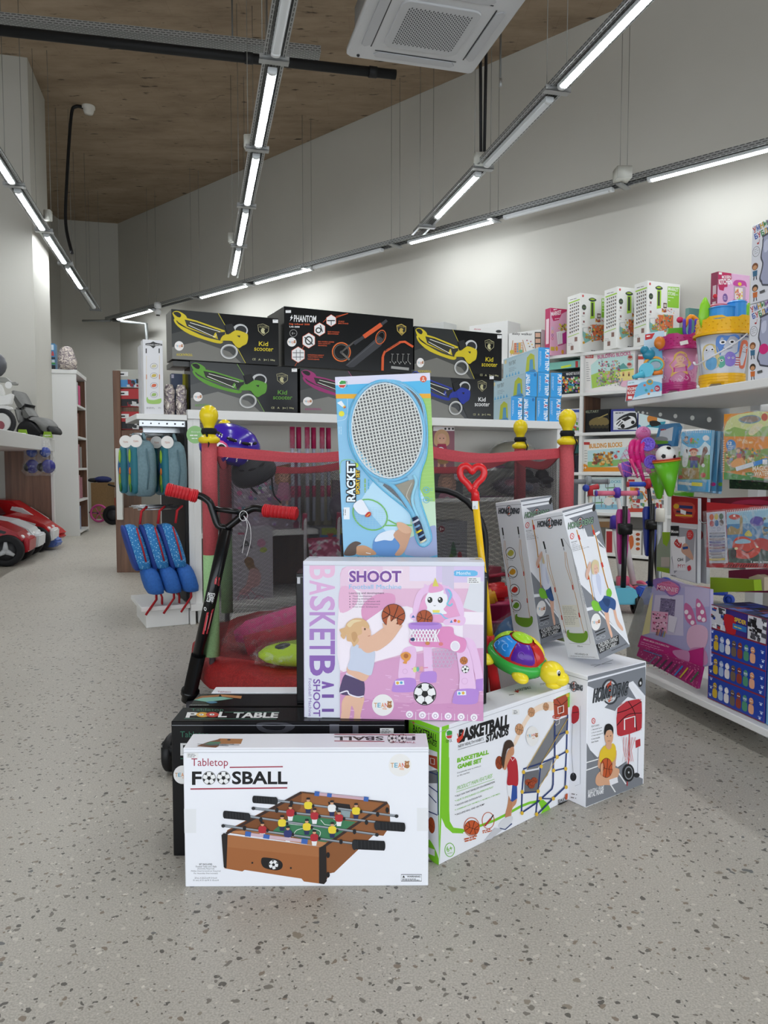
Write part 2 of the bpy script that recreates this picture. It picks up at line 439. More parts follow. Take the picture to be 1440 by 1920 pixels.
def m_gfilm(nt, b):
    co = N(nt, 'ShaderNodeTexCoord').outputs['Object']
    a = N(nt, 'ShaderNodeTexNoise', Scale=18, Detail=3, Distortion=1.2); nt.links.new(co, a.inputs['Vector'])
    bu = N(nt, 'ShaderNodeBump', Strength=0.8, Distance=0.02); nt.links.new(a.outputs['Fac'], bu.inputs['Height']); nt.links.new(bu.outputs[0], b.inputs['Normal'])
    b.inputs['Base Color'].default_value = lin('#8d8f8c'); b.inputs['Roughness'].default_value = 0.25; b.inputs['Alpha'].default_value = 0.55
node_mat('grey_film', m_gfilm)
def m_pnet(nt, b):
    b.inputs['Base Color'].default_value = lin('#c94a8c'); b.inputs['Alpha'].default_value = 0.22
    co = N(nt, 'ShaderNodeTexCoord').outputs['Object']
    w = N(nt, 'ShaderNodeTexBrick', Scale=60.0); nt.links.new(co, w.inputs['Vector']); w.inputs['Color1'].default_value = (0.08,)*3+(1,); w.inputs['Color2'].default_value = (0.1,)*3+(1,); w.inputs['Mortar'].default_value = (0.7,)*3+(1,)
    nt.links.new(w.outputs['Color'], b.inputs['Alpha'])
node_mat('pink_net', m_pnet)
def m_silver(nt, b):
    co = N(nt, 'ShaderNodeTexCoord').outputs['Object']
    a = N(nt, 'ShaderNodeTexNoise', Scale=22, Detail=2, Distortion=2.5); nt.links.new(co, a.inputs['Vector'])
    bu = N(nt, 'ShaderNodeBump', Strength=1.0, Distance=0.02); nt.links.new(a.outputs['Fac'], bu.inputs['Height']); nt.links.new(bu.outputs[0], b.inputs['Normal'])
    nt.links.new(ramp(nt, a.outputs['Fac'], [(0.45, '#8a7f84'), (0.55, '#d6cbc0')]), b.inputs['Base Color']); b.inputs['Roughness'].default_value = 0.2; b.inputs['Metallic'].default_value = 0.3
node_mat('silver_film', m_silver)
# ================================================================== THE ROOM
CEIL = 5.45
GA = ang(-14)                       # long axis of the shop
GP = V3((GA.y, -GA.x, 0))           # its perpendicular, to the right
WD = ang(-48); WN = V3((WD.y, -WD.x, 0))   # diagonal wall direction (away) and outward normal to the right/back
def struct(mb, name): return mb.build(name, kind='structure')
m = MB(); m.box(-9, -3, -0.1, 16, 17, 0, 'terrazzo'); struct(m, 'floor')
m = MB(); m.box(-9, -3, CEIL, 16, 17, CEIL+0.2, 'raw_concrete'); struct(m, 'ceiling')
WALLD = 7.3
C0 = V3((-4.98, 14.35, 0)); C0 = C0 + WN*(WALLD - C0.dot(WN))
m = MB(); e = C0 - WD*26.3; m.hexa(C0, e-C0, WN*0.15, UP*CEIL, 'wall_paint'); struct(m, 'wall_right')
m = MB(); m.hexa(C0, -GP*3.4, GA*0.15, UP*CEIL, 'wall_paint'); struct(m, 'wall_back')
# recess wall to the left and the pillar before it
pc = V3((-3.98, 8.62, 0))
m = MB(); L0 = V3((-6.0, 14.3, 0)); m.hexa(L0, V3((0.05, -5.0, 0)), V3((-0.15, 0, 0)), UP*CEIL, 'wall_paint'); struct(m, 'wall_left')
m = MB(); m.hexa(pc, -GP*5, GA*0.98, UP*CEIL, 'wall_paint'); struct(m, 'wall_pillar')

m = MB(); m.box(-6.6, -3, 0, -6.45, 8.2, CEIL, 'wall_paint'); m.box(-6.6, 8.2, 0, -6.45, 14.4, CEIL, 'wall_paint'); struct(m, 'wall_left')  # unseen side wall, added to close off world light from the left
m = MB(); m.box(-6.6, -3.15, 2.7, 14.5, -3, CEIL, 'wall_paint'); struct(m, 'wall_front_daylight_baffle')      # unseen; added above the open shop front to keep daylight low
# ------------------------------------------------------------------ light rails
RZ = 3.5
def tray(P, D, L, name, label, joints, wires=True, wirex=0.075):
    """hat-shaped perforated channel from P along D with cross brackets and hanging wires"""
    root = thing(name, label, 'light rail', P)
    Q = V3((D.y, -D.x, 0)); m = MB()
    w, h = 0.05, 0.055
    def strip(a, b, c, d):
        n = int(L/0.6)+1; g = [[a+(b-a)*(i/n) for i in range(n+1)], [d+(c-d)*(i/n) for i in range(n+1)]]
        wd = (d-a).length; m.sheet(g, 'perforated_steel', False, [[(L*i/n, r*wd) for i in range(n+1)] for r in (0, 1)])
    z0, z1 = UP*0.015, UP*(0.015+h)
    for s in (-1, 1):
        a = Q*(w*s); strip(a+z0, a+D*L+z0, a+D*L+z1, a+z1)
        a2 = Q*((w+0.022)*s); strip(a+z0, a+D*L+z0, a2+D*L+z0, a2+z0)
    strip(Q*(-w)+z1, Q*(-w)+D*L+z1, Q*w+D*L+z1, Q*w+z1)
    m.build('channel', root)
    for t in joints:
        c = D*t; b = MB()
        b.hexa(c-Q*0.095-D*0.03+UP*-0.008, Q*0.19, D*0.06, UP*0.012, 'perforated_steel')
        b.hexa(c-Q*0.095-D*0.03+UP*-0.008, Q*0.19, D*0.004, UP*0.035, 'perforated_steel')
        b.build('cross_bracket', root)
        if wires:
            for s in (-1, 1):
                k = MB(); p = c+Q*(wirex*s); k.tube([p, V3((p.x, p.y, CEIL-RZ))], 0.0028, '#8d8d88 m.6', 5)
                k.build('hanging_wire', root)
    return root
def lamp(P, D, name, label, lit=True, L=1.2, grp='tube lamps on the rails'):
    root = thing(name, label, 'ceiling light', P, grp)
    Q = V3((D.y, -D.x, 0)); w = 0.026
    m = MB(); m.hexa(-Q*0.03+UP*-0.012, Q*0.06, D*L, UP*0.026, '#c9cccd r.4'); m.build('housing', root)
    d = MB(); e = 0.035
    def sec(t, s=1): return [D*t+Q*(w*s*math.cos(a))+UP*(-0.012-0.013*s*math.sin(a)) for a in [PI*i/8 for i in range(9)]]
    d.loft([sec(e), sec(L-e)], ('#f6fbff e%g' % LAMP_E) if lit else '#dfe3e6 r.3', True, False); d.build('diffuser', root)
    for t0 in (0, L-e):
        c = MB(); c.loft([sec(t0, 1.12), sec(t0+e, 1.12)], '#d6d9da r.4'); c.build('end_cap', root)
    return root
ORD = ['nearest', 'second', 'third', 'fourth', 'fifth', 'sixth', 'seventh', 'eighth', 'ninth']
def rail(nm, P, D, L, lamps, joints, first=0):
    tray(P, D, L, 'light_rail', 'perforated steel light rail %s, hung on thin wires' % nm, joints)
    for i, (t, lit) in enumerate(lamps):
        lamp(P+D*t, D, 'tube_lamp', '%s tube lamp %s, %s from the shop front' % ('lit' if lit else 'unlit', nm, ORD[i]), lit)
# centre rail
c1 = atZ(511, 130, RZ)
P = c1 - GA*6.0; P.z = RZ
pitch = 1.39
rail('of the middle row', P, GA, 6.0+1.39*4+0.1, [(6.0-pitch*3, True), (6.0-pitch*2, True), (6.0-pitch, False)] + [(6.0+pitch*i, True) for i in range(4)],
     [6.0-0.1+pitch*i for i in range(-4, 4)])
# left rail
c2 = atZ(32, 356, RZ); P = c2 - GA*(1.39*4); P.z = RZ
rail('of the left row', P, GA, 1.39*8+0.15, [(1.39*i, i != 7) for i in range(8)], [1.39*i-0.1 for i in range(8)]+[1.39*8+0.05])
# right rail
c3 = atZ(1055, 160, RZ); P = c3 + GA*0.02 - GA*(1.39*4-0.0); P.z = RZ
e3 = atZ(820, 415, RZ); Lr = (e3-c3).length
rail('of the right row', P, GA, 1.39*4+Lr+0.55, [(1.39*1-1.2+1.39*k, k != 7) for k in (0, 1, 2)]+[(1.39*4-1.2, True), (1.39*4+0.17, False), (1.39*4+1.56, True)],
     [1.39*k+0.07 for k in range(0, 6)]+[1.39*4+Lr+0.2])
# rail along the diagonal wall
w0 = atZ(220, 598, RZ); w1 = atZ(1437, 279, RZ); DW = (w1-w0); LW = DW.length; DW.normalize()
P = w0 - DW*0.35; P.z = RZ
def tw(x, y): return (atZ(x, y, RZ)-P).dot(DW)
ts = [(tw(220, 598), True), (tw(370, 556), True), (tw(482, 531), True), (tw(585, 500), False), (tw(768, 455), True), (tw(940, 405), False), (tw(1211, 334), True)]
rail('along the diagonal wall', P, DW, LW+3.4, [(t, l) for t, l in ts]+[(ts[-1][0]+1.9, True)], [tw(283, 580), tw(360, 558), tw(465, 533), tw(578, 505), tw(738, 460), tw(922, 411), tw(1165, 347)])
# a short arm of tray and conduit dropping to the camera at the far end
m = MB(); a = P+DW*0.1; m.tube([a, a+V3((-0.5, 0.0, 0.0))], 0.02, '#8f9291 m.5', 6); m.tube([a+DW*0.1, a+V3((.75, -0.35, -0.12)), a+V3((.8, -0.4, -1.3))], 0.03, '#7d807f m.5', 6)
m.build('conduit_bend', None, 'thin grey steel arm bending down at the far end of the rails', 'cable arm')
# ------------------------------------------------------------------ cross tray with black pipe
a = atZ(-60, 38, 4.85); b = atZ(600, 106, 4.85); D = (b-a); L = D.length; D.normalize()
root = thing('cable_tray', 'galvanised perforated cable tray crossing under the concrete ceiling', 'cable tray', a)
Q = V3((D.y, -D.x, 0)); m = MB(); n = 12
for (s, e, wd) in ((Q*-0.08, Q*0.08, 0.16), (Q*-0.08, Q*-0.08+UP*0.06, 0.06), (Q*0.08, Q*0.08+UP*0.06, 0.06)):
    m.sheet([[s+D*(L*i/n) for i in range(n+1)], [e+D*(L*i/n) for i in range(n+1)]], 'perforated_steel', False, [[(L*i/n, r*wd) for i in range(n+1)] for r in (0, 1)])
m.build('channel', root)
for t in (2.3, 5.0, L-0.5):
    k = MB(); k.tube([D*t-Q*0.12, D*t-Q*0.12+UP*(CEIL-4.85)], 0.008, '#7c7f80 m.6', 6); k.tube([D*t-Q*0.12-UP*0.05, D*t-Q*0.12+UP*0.03], 0.016, '#b7babb m.6', 6); k.build('threaded_rod', root)
a = atZ(-60, 50, 4.75); b = atZ(742, 140, 4.75)
m = MB(); m.tube([a, b], 0.045, '#17181a r.6', 12); m.tube([b-(b-a)*0.0, b, b+V3((0.03, 0.01, 0.06)), b+V3((0.03, 0.01, 0.3))], 0.04, '#17181a r.6', 10)
for f in (0.62, 0.93): q = a+(b-a)*f; m.tube([q, q+(b-a)*0.02], 0.052, '#202124 r.5', 12)
m.build('black_pipe', None, 'thick black insulated pipe running beneath the cable tray to the air conditioner', 'pipe')
# ------------------------------------------------------------------ ceiling cassette air conditioner
AZ = 3.8
cR = atZ(886, 141, AZ); cL = atZ(648, 107, AZ)
X = (cR-cL).normalized(); W = 0.96; Yv = V3((X.y, -X.x, 0))      # towards the camera
cen = cL + X*(W/2) + Yv*(W/2); cen.z = AZ
ac = thing('air_conditioner', 'white square ceiling cassette air conditioner hung by a black cable', 'air conditioner', cen)
R3 = Matrix((X, Yv, X.cross(Yv))).transposed()       # local x along X, y towards camera, z down or up
R4 = R3.to_4x4()
up = 1 if (R3 @ V3((0, 0, 1))).z > 0 else -1
def rr(w, r, z, n=6):
    o = []
    for cx, cy, a0 in ((w-r, w-r, 0), (-w+r, w-r, 90), (-w+r, -w+r, 180), (w-r, -w+r, 270)):
        for i in range(n+1):
            a = math.radians(a0+90*i/n); o.append(R3 @ V3((cx+r*math.cos(a), cy+r*math.sin(a), z*up)))
    return o
m = MB(); m.loft([rr(0.43, 0.03, 0.3), rr(0.43, 0.03, 0.04)], '#8d8f90 r.5'); m.build('body', ac)
m = MB(); m.loft([rr(0.48, 0.035, 0.045), rr(0.48, 0.035, 0.015), rr(0.465, 0.03, 0.0)], '#c3c4c6 r.45'); m.build('panel', ac)
m = MB(); m.loft([rr(0.27, 0.06, 0.004), rr(0.262, 0.055, -0.012)], '#b5b6b8 r.5')
f = 0.215
for i in range(30):
    for j in range(15):
        x = -f+2*f*(i+0.5)/30; y = -f+2*f*(j+0.5+(0.5 if i % 2 else 0))/15.5
        m.poly([R3 @ V3((x+a*0.0042, y+b*0.009, -0.0125*up)) for a, b in ((-1, -1), (1, -1), (1, 1), (-1, 1))], '#46474a')
m.build('air_grille', ac)
for k in range(4):
    Rk = Matrix.Rotation(k*PI/2, 3, 'Z'); m = MB()
    o = [R3 @ (Rk @ V3(p)) for p in ((-0.27, 0.345, -0.001*up), (0.27, 0.345, -0.001*up), (0.30, 0.385, -0.001*up), (0.28, 0.41, -0.001*up), (-0.28, 0.41, -0.001*up), (-0.30, 0.385, -0.001*up))]
    m.prism(o, R3 @ V3((0, 0, -0.008*up)), '#b0b1b4 r.4'); m.prism([R3 @ (Rk @ V3(p)) for p in ((-0.3, 0.335, -0.001*up), (0.3, 0.335, -0.001*up), (0.3, 0.343, -0.001*up), (-0.3, 0.343, -0.001*up))], R3 @ V3((0, 0, -0.002*up)), '#333436')
    m.build('louvre', ac)
m = MB(); p = R3 @ V3((-0.40, -0.43, -0.002*up)); m.ball(p, 0.012, '#1b1c1f r.3', 10); m.build('sensor', ac)
m = MB()
for sx in (-1, 1):
    for sy in (-1, 1): p = R3 @ V3((0.4*sx, 0.4*sy, 0)); m.tube([p+UP*0.05, p+UP*(CEIL-AZ)], 0.005, '#555 m.5', 6)
m.build('hanger_rods', ac)
# black cables
c = atZ(905, 327, RZ); m = MB()
for s in (-0.025, 0.02): m.tube([V3((c.x+s, c.y, CEIL)), V3((c.x+s*1.1, c.y, 4.5)), V3((c.x+s*0.6, c.y, RZ+0.06))], 0.014, '#151517 r.6', 8)
m.build('power_cable', None, 'pair of black power cables dropping from the ceiling to the right-hand rail', 'cable')
c = atZ(133, 200, CEIL-0.03)
e = atY(135, 475, c.y-0.4)
q = atZ(160, 203, CEIL-0.02)
m = MB(); m.tube(catmull([q, c+V3((0.06, 0, 0)), c+V3((0, 0, -0.12)), c+V3((-0.03, -0.1, -0.9)), c+V3((-0.02, -0.2, -1.5)), e], 5), 0.02, '#141416 r.6', 8)
m.build('loose_cable', None, 'single black cable hanging down from the ceiling smoke detector', 'cable')
m = MB(); m.lathe([(0, -0.07), (0.05, -0.065), (0.065, -0.03), (0.065, 0.0), (0.08, 0.0), (0.08, 0.03)], '#d8d5cd r.5', Matrix.Translation(atZ(166, 204, CEIL-0.03)), 18)
m.build('smoke_detector', None, 'small round smoke detector on the brown concrete ceiling', 'smoke detector')
c = atZ(296, 578, RZ-0.06); root = thing('security_camera', 'small white dome security camera under the wall rail', 'camera', c)
m = MB(); m.box(-0.05, -0.05, 0, 0.05, 0.05, 0.09, '#d9dadb', 0.01); m.build('bracket', root)
m = MB(); m.ball((0, 0, -0.06), 0.055, '#dcdddd r.3'); m.tube([(0, 0, -0.02), (0.0, -0.0, -0.12)], 0.03, '#111 r.2'); m.build('lens_head', root)
# small junction boxes riding on the rails
for (x, y, w, lab) in ((466, 268, 0.05, 'middle rail behind its first lit lamp'), (434, 447, 0.05, 'middle rail beside its third lit lamp'), (90, 405, 0.05, 'left rail'), (902, 303, 0.09, 'right rail below the black cables'), (1167, 328, 0.1, 'diagonal rail at its widest joint')):
    c = atZ(x, y, RZ+0.06); m = MB(); m.box(-w*0.7, -w*0.7, -0.05, w*0.7, w*0.7, 0.06, '#cfd0c8 r.5', 0.006); m.build('junction_box', None, 'small white junction box on the '+lab, 'junction box', loc=None).location = c
# ================================================================== THE FRONT PILE OF BOXED TOYS
WHITE = '#eeeff5 r.38'
def stick(f, cx, cy, r, owner, tilt=0, name='round_sticker'):
    """round shop sticker, a part of its box"""
    mb = MB(); g = f.sub(mb)
    g.E('#eceae8 r.4', cx, cy, r[0] if isinstance(r, tuple) else r, r[1] if isinstance(r, tuple) else r, n=28)
    R = r[0] if isinstance(r, tuple) else r; c, s_ = math.cos(math.radians(tilt)), math.sin(math.radians(tilt))
    x, y = cx-R*0.82, cy+R*0.22
    for i, (ch, col) in enumerate(zip('TEAN', ('#c9995f', '#5aa9c4', '#e38a3c', '#d0463c'))):
        g.T(col, x+c*i*R*0.33, y+s_*i*R*0.33, R*0.29, R*0.42, ch, tilt, 0.02)
    g.T('#e58a34', cx-R*0.05, cy+R*0.42, R*0.4, R*0.16, 'WEE', tilt, 0.02)
    bx, by = cx+c*R*0.62, cy+s_*R*0.62-R*0.02
    g.E('#a9754a', bx, by+R*0.1, R*0.22, R*0.2); g.E('#a9754a', bx, by-R*0.16, R*0.17); g.E('#a9754a', bx-R*0.14, by-R*0.3, R*0.07); g.E('#a9754a', bx+R*0.14, by-R*0.3, R*0.07); g.E('#e7c9a5', bx, by-R*0.1, R*0.08, R*0.06)
    return _adopt(mb, name, owner, 'round white sticker with coloured lettering', None)
def label_(f, x0, y0, x1, y1, owner, col='#e9e9e9 r.5', rows=3):
    mb = MB(); g = f.sub(mb); g.R(col, x0, y0, x1, y1); h = (y1-y0)
    g.lines('#333333', x0+h*0.25, y0+h*0.25, (x1-x0)-h*0.5, rows, h*0.26, h*0.09)
    return _adopt(mb, 'price_label', owner, 'white price label', None)
def _sub(f, mb):
    g = Face.__new__(Face); g.__dict__.update(f.__dict__); g.mb = mb; g.eps = f.eps*1.0; return g
Face.sub = _sub
def soccer(f, cx, cy, r, seed=0):
    f.E('#1c1c1c', cx, cy, r, n=26).E('#eeeeee', cx, cy, r*0.93, n=26)
    def pent(x, y, q, a0): f.P('#1f1f1f', [(x+q*math.cos(a0+2*PI*i/5), y+q*math.sin(a0+2*PI*i/5)) for i in range(5)])
    pent(cx, cy, r*0.33, seed)
    for i in range(5):
        a = seed+2*PI*i/5
        f.L('#333', r*0.05, [(cx+r*0.33*math.cos(a), cy+r*0.33*math.sin(a)), (cx+r*0.66*math.cos(a), cy+r*0.66*math.sin(a))])
        b = a+PI/5; f.P('#1f1f1f', [(cx+r*0.62*math.cos(b-0.28) if 0 else cx+r*0.93*math.cos(a-0.28), cy+r*0.93*math.sin(a-0.28)), (cx+r*0.93*math.cos(a+0.28), cy+r*0.93*math.sin(a+0.28)), (cx+r*0.7*math.cos(a+0.2), cy+r*0.7*math.sin(a+0.2)), (cx+r*0.62*math.cos(a), cy+r*0.62*math.sin(a)), (cx+r*0.7*math.cos(a-0.2), cy+r*0.7*math.sin(a-0.2))])
def bball(f, cx, cy, r, col='#b5572f', a=20, ry=None):
    ry = ry or r
    f.E('#3a2118', cx, cy, r, ry, n=24).E(col, cx, cy, r*0.96, ry*0.96, n=24)
    c, s = math.cos(math.radians(a)), math.sin(math.radians(a))
    def t(u, v): return (cx+(u*c-v*s)*r, cy+(u*s+v*c)*ry)
    for p in ([(-.95, 0), (0, .08), (.95, 0)], [(0, -.95), (.08, 0), (0, .95)], [(-.75, -.6), (-.35, 0), (-.7, .62)], [(.75, -.6), (.38, 0), (.7, .62)]):
        f.L('#2b1a14', r*0.06, [t(*q) for q in p], smooth=True)
def carton(name, label, cat, O, U, H, D, base=WHITE, group=None, bev=0.0015, root=None):
    """O bottom front left. returns (object, faces dict maker)"""
    O, U, H, D = V3(O), V3(U), V3(H), V3(D)
    mb = MB(); mb.hexa(O, U, H, D, base, bev)
    class C: pass
    c = C(); c.mb = mb; c.O, c.U, c.H, c.D = O, U, H, D
    e = 0.00016*max(1.0, (O-EYE).length/1.6)
    c.front = lambda crop, quad=None: Face(mb, O+H, U, -H, crop, quad, e)
    c.top = lambda crop, quad=None: Face(mb, O+H+D, U, -D, crop, quad, e)
    c.left = lambda crop, quad=None: Face(mb, O+H+D, -D, -H, crop, quad, e)
    c.right = lambda crop, quad=None: Face(mb, O+H+U, D, -H, crop, quad, e)
    def done(): c.ob = mb.build(name, None, label, cat, group, loc=O); return c.ob
    c.done = done; return c
def flaps(c, col='#8b8c90'):
    """thin dark seams where the carton's lid closes"""
    O, U, H, D = c.O, c.U, c.H, c.D; n = 0.0006
    h, d, u = H.normalized(), D.normalized(), U.normalized()
    c.mb.hexa(O+H-h*0.012-u*n-d*0.0, u*0.0012, d*D.length, h*0.0012, col)
    c.mb.hexa(O+U+H-h*0.012-u*n, u*0.0012, d*D.length, h*0.0012, col)
    c.mb.hexa(O+U*0.003+H-h*0.010-d*n, U*0.994, d*0.0012, h*0.0008, '#aeb0b6')

# ---------------------------------------------------------------- tabletop football carton (front)
BL, BR = atZ(347.5, 1663, 0), atZ(803, 1661, 0)
U = BR-BL; un = U.normalized(); Dn = V3((-un.y, un.x, 0))
c = carton('board_game_carton', 'white carton printed with a wooden table football game, standing foremost on the floor', 'carton', BL, U, UP*0.304, Dn*0.085)
K = (300, 1280, 2.769)
f = c.front(K); RED = '#a02c44'; BLK = '#17171a r.4'
f.R('#c9cad0', 128, 344, 1392, 347)
f.T(RED, 163, 445, 190, 52, 'Tabletop').L(RED, 6, '362,440 638,436').L(RED, 7, '158,552 661,546')
f.T(BLK, 166, 531, 50, 70, 'F', b=.05); soccer(f, 255, 495, 35, .3); soccer(f, 330, 494, 35, .3); f.T(BLK, 374, 528, 288, 68, 'SBALL', b=.05)
W1, W2, W3, DK = '#a96d43', '#b98055', '#8c5834', '#3a2a26'
f.P(W3, '735,565 1180,620 1192,640 1196,742 1160,795 1110,790 905,985 880,990 860,1035 848,1040 845,850 345,778 350,765')      # far body
f.P('#966039', '735,575 1160,628 1010,735 720,690 735,640').P('#7b4b2b', '735,575 730,650 600,770 440,770 372,775')
f.P('#3f7a55', '585,770 690,683 1018,722 905,805 850,832 760,815')
f.L('#e4e8e4', 3, '690,800 710,765 770,755 830,770 825,805', smooth=True).L('#e4e8e4', 3, '640,728 1000,768').L('#e4e8e4', 3, '835,712 855,735 905,742 925,722 900,705')
f.P('#241f20', '872,618 985,632 992,662 880,648').P('#8fa0a4', '905,650 990,662 985,700 930,694')
f.P(W2, '350,772 448,765 866,828 846,852').P(W1, '335,786 846,852 838,1042 748,1030 735,1015 440,970 428,978 335,962').P('#a1643a', '342,850 840,905 838,1042 748,1030 735,1015 440,970 428,978 340,962')
f.L(DK, 13, '735,568 345,782').L(DK, 13, '1180,620 850,850').L('#4f3a30', 7, '740,567 1175,620')
f.P('#25201f', '320,790 332,778 352,786 346,962 332,956').P('#25201f', '826,855 862,838 866,1028 852,1044 826,1040')
for x, y in ((873, 893), (873, 995), (1180, 660)): f.E('#1d1d1f', x, y, 9, 15)
for x, y in ((480, 933), (680, 960)): f.E('#1d1d1f', x, y, 5)
f.S('#1f1c1c', '540,905 610,915 636,935 632,962 600,972 545,960 528,940 526,918'); soccer(f, 590, 942, 26, .8)
GR = '#9aa0a6 r.3'
f.L('#5b5f64', 12, '605,610 1235,692').L(GR, 7, '605,609 1235,690').L('#5b5f64', 12, '482,650 1125,722').L(GR, 7, '482,649 1125,720').L('#5b5f64', 12, '462,692 1130,787').L(GR, 7, '462,691 1130,785').L('#5b5f64', 12, '326,739 1005,832').L(GR, 7, '326,738 1005,830')
for x, y in ((486, 650), (330, 740), (1126, 787), (1228, 691)): f.E('#2b2d30', x, y, 10, 9)
HB = '#1b1c1f r.45'
def grip(f, x0, y0, x1, y1, w, fl):
    f.L(HB, w, [(x0, y0), (x1, y1)]).E(HB, x0, y0, 8, w/2).E(HB, x1, y1, 8, w/2)
    n = 7
    for i in range(n):
        t = (i+.8)/(n+1); x, y = x0+(x1-x0)*t, y0+(y1-y0)*t; f.L('#34363a', 2.5, [(x, y-w*.42), (x+2, y+w*.42)])
    xe, ye = (x1, y1) if fl else (x0, y0); f.E('#26282b', xe, ye, 13, w*.55)
grip(f, 488, 604, 600, 612, 38, 1); grip(f, 336, 683, 458, 695, 40, 1); grip(f, 1125, 738, 1266, 748, 46, 0); grip(f, 1010, 838, 1162, 845, 50, 0)
for x, y in ((607, 660), (683, 622), (525, 708), (440, 752), (940, 822), (1010, 770), (1072, 722), (1130, 680)): f.E('#202124', x, y, 9, 13)
for x, y, col in ((770, 632, '#e8cf3c'), (893, 646, '#e9e9e9'), (1018, 660, '#e8cf3c'), (678, 670, '#b03038'), (803, 686, '#b03038'), (930, 697, '#b03038'), (635, 722, '#e8cf3c'), (763, 742, '#e8cf3c'), (895, 758, '#e8cf3c'), (533, 757, '#b03038'), (665, 778, '#34386e'), (802, 798, '#b03038')):
    f.P('#2b3055' if col[1] == 'e' else '#e8e8e8', [(x-15, y+15), (x+15, y+15), (x+10, y+44), (x-11, y+44)])
    f.S(col, [(x-18, y-12), (x, y-18), (x+18, y-12), (x+21, y+4), (x+14, y+20), (x-14, y+20), (x-21, y+4)]); f.E('#d2a07c', x, y-26, 9, 10); f.P('#222226', [(x-10, y-28), (x-8, y-38), (x+8, y-38), (x+10, y-28)]); f.E('#222226', x+26, y+6, 7, 9)
f.L('#c9a8b4', 15, '820,574 1070,600').L('#3f66ae', 24, '803,571 828,574').L('#3f66ae', 20, '868,579 892,582').L('#3f66ae', 24, '1058,599 1082,602')
f.L('#cdb2bb', 17, '460,782 750,818').L('#3f66ae', 26, '444,779 474,783').L('#3f66ae', 22, '538,792 570,797').L('#3f66ae', 26, '735,817 767,821')
f.T('#333', 203, 947, 68, 9, 'SET INCLUDES', b=.03)
for i, t in enumerate(('Football Table and 2 Balls', '(Assembly Required)', 'Phillips Head Screwdriver Required', 'For Assembly (Not Included)')): f.T('#555', 238-(52, 44, 76, 62)[i], 959+12*i, (108, 88, 152, 124)[i], 9, t)
f.T('#555', 180, 1018, 115, 9, '20 in.L X 20.25 in.W X 4 in.H').T('#555', 172, 1030, 132, 9, '51 cm.L X 51 cm.W X 10 cm.H')
f.L('#222', 3, '1252,996 1358,996 1358,1030 1252,1030', True).P('#222', '1258,1012 1272,1012 1265,1000').T('#222', 1282, 1011, 70, 10, 'WARNING', b=.04).lines('#333', 1257, 1019, 96, 2, 6, 3)
f.R('#e6e7ea r.3', 124, 655, 188, 780).R('#e6e7ea r.3', 1334, 650, 1392, 770)
t = c.top(K)
t.P('#a9713f', '290,300 310,290 430,292 420,318 300,318').P('#7b4b28', '190,330 250,308 315,292 305,330 290,338').P('#4f7f62', '225,322 262,308 318,308 300,328')
for i in range(5): t.L('#6b6f74', 2, [(195+i*22, 320+(i % 2)*8), (300+i*28, 322+(i % 3)*4)])
t.E('#241f20', 358, 297, 9, 4)
t.T(BLK, 1325, 279, 42, 20, 'F', 180, .05); soccer(t, 1258, 290, 24, 0); soccer(t, 1205, 290, 24, 0); t.T(BLK, 1160, 279, 255, 21, 'SBALL', 180, .05); t.L(RED, 4, '1165,306 905,303').T(RED, 1328, 306, 130, 10, 'Tabletop', 180); t.L(RED, 3, '1325,273 905,270')
flaps(c); foos = c.done()
stick(f, 1246, 428, 59, foos); label_(f, 137, 364, 200, 391, foos)
# ---------------------------------------------------------------- black pool-table carton behind it
O = atZ(327, 1605, 0); O = V3((-.487, O.y, 0)); GLOSS = '#0d0d10 r.22'
c = carton('board_game_carton', 'glossy black pool table carton standing right behind the table football carton', 'carton', O, (.535, 0, 0), UP*.318, (0, .098, 0), GLOSS)
t = c.top(K); GN = '#2f6b54'
t.T(GN, 160, 152, 170, 18, 'Tabletop').T('#e9e9e9', 132, 182, 62, 28, 'P', b=.06, sh=.35).E('#e0a93a', 222, 167, 34, 13).E('#c23c30', 272, 167, 34, 13).E('#eee', 215, 167, 12, 5).E('#eee', 270, 167, 13, 5).T('#111', 209, 171, 10, 7, '9').T('#111', 265, 171, 10, 7, '3')
t.T('#e9e9e9', 300, 181, 45, 28, 'L', b=.06, sh=.35).T('#e9e9e9', 375, 183, 235, 30, 'TABLE', b=.06, sh=.3).L(GN, 2.5, '335,155 620,155').L(GN, 2.5, '125,187 605,189')
f = c.front(K); f.T(GN, 105, 293, 150, 40, 'Tabletop').R('#d8d8d8', 106, 314, 400, 378).T('#141414', 120, 370, 260, 46, 'MINI', b=.05).Q(GN, 106, 398, 200, 8, 'TABLE SET')
f.S('#3a3a40 r.3', '500,215 560,205 660,210 700,230 640,262 530,255').S('#15151a r.2', '530,222 590,215 650,222 630,245 560,243').R('#54545c r.3', 880, 215, 930, 265).R('#54545c r.3', 1000, 222, 1030, 262)
flaps(c, '#2a2a2e'); pool = c.done(); stick(f, 118, 478, 48, pool); label_(f, 1142, 236, 1213, 268, pool)
O2 = O+V3((.012, .108, 0))
c = carton('board_game_carton', 'black carton with a brown pool table pictured on its lid, second of the black ones', 'carton', O2, (.535, 0, 0), UP*.318, (0, .098, 0), GLOSS)
t = c.top((300, 1230, 8)); t.P('#a06a3c', '480,650 620,600 900,580 880,610 640,630').P('#b57a45', '905,578 1230,600 1215,640 930,610').P('#7fb5a3', '490,662 640,628 920,612 1100,640 930,665 700,690').S('#4b7f9a', '690,690 800,680 860,700 760,715').lines('#c9c9c9', 420, 735, 420, 1, 14, 5)
c.left(None or (300, 1230, 8)).R('#d9dade', 350, 752, 410, 810)
flaps(c, '#2a2a2e'); c.done()
O3 = O2+V3((.03, .108, 0))
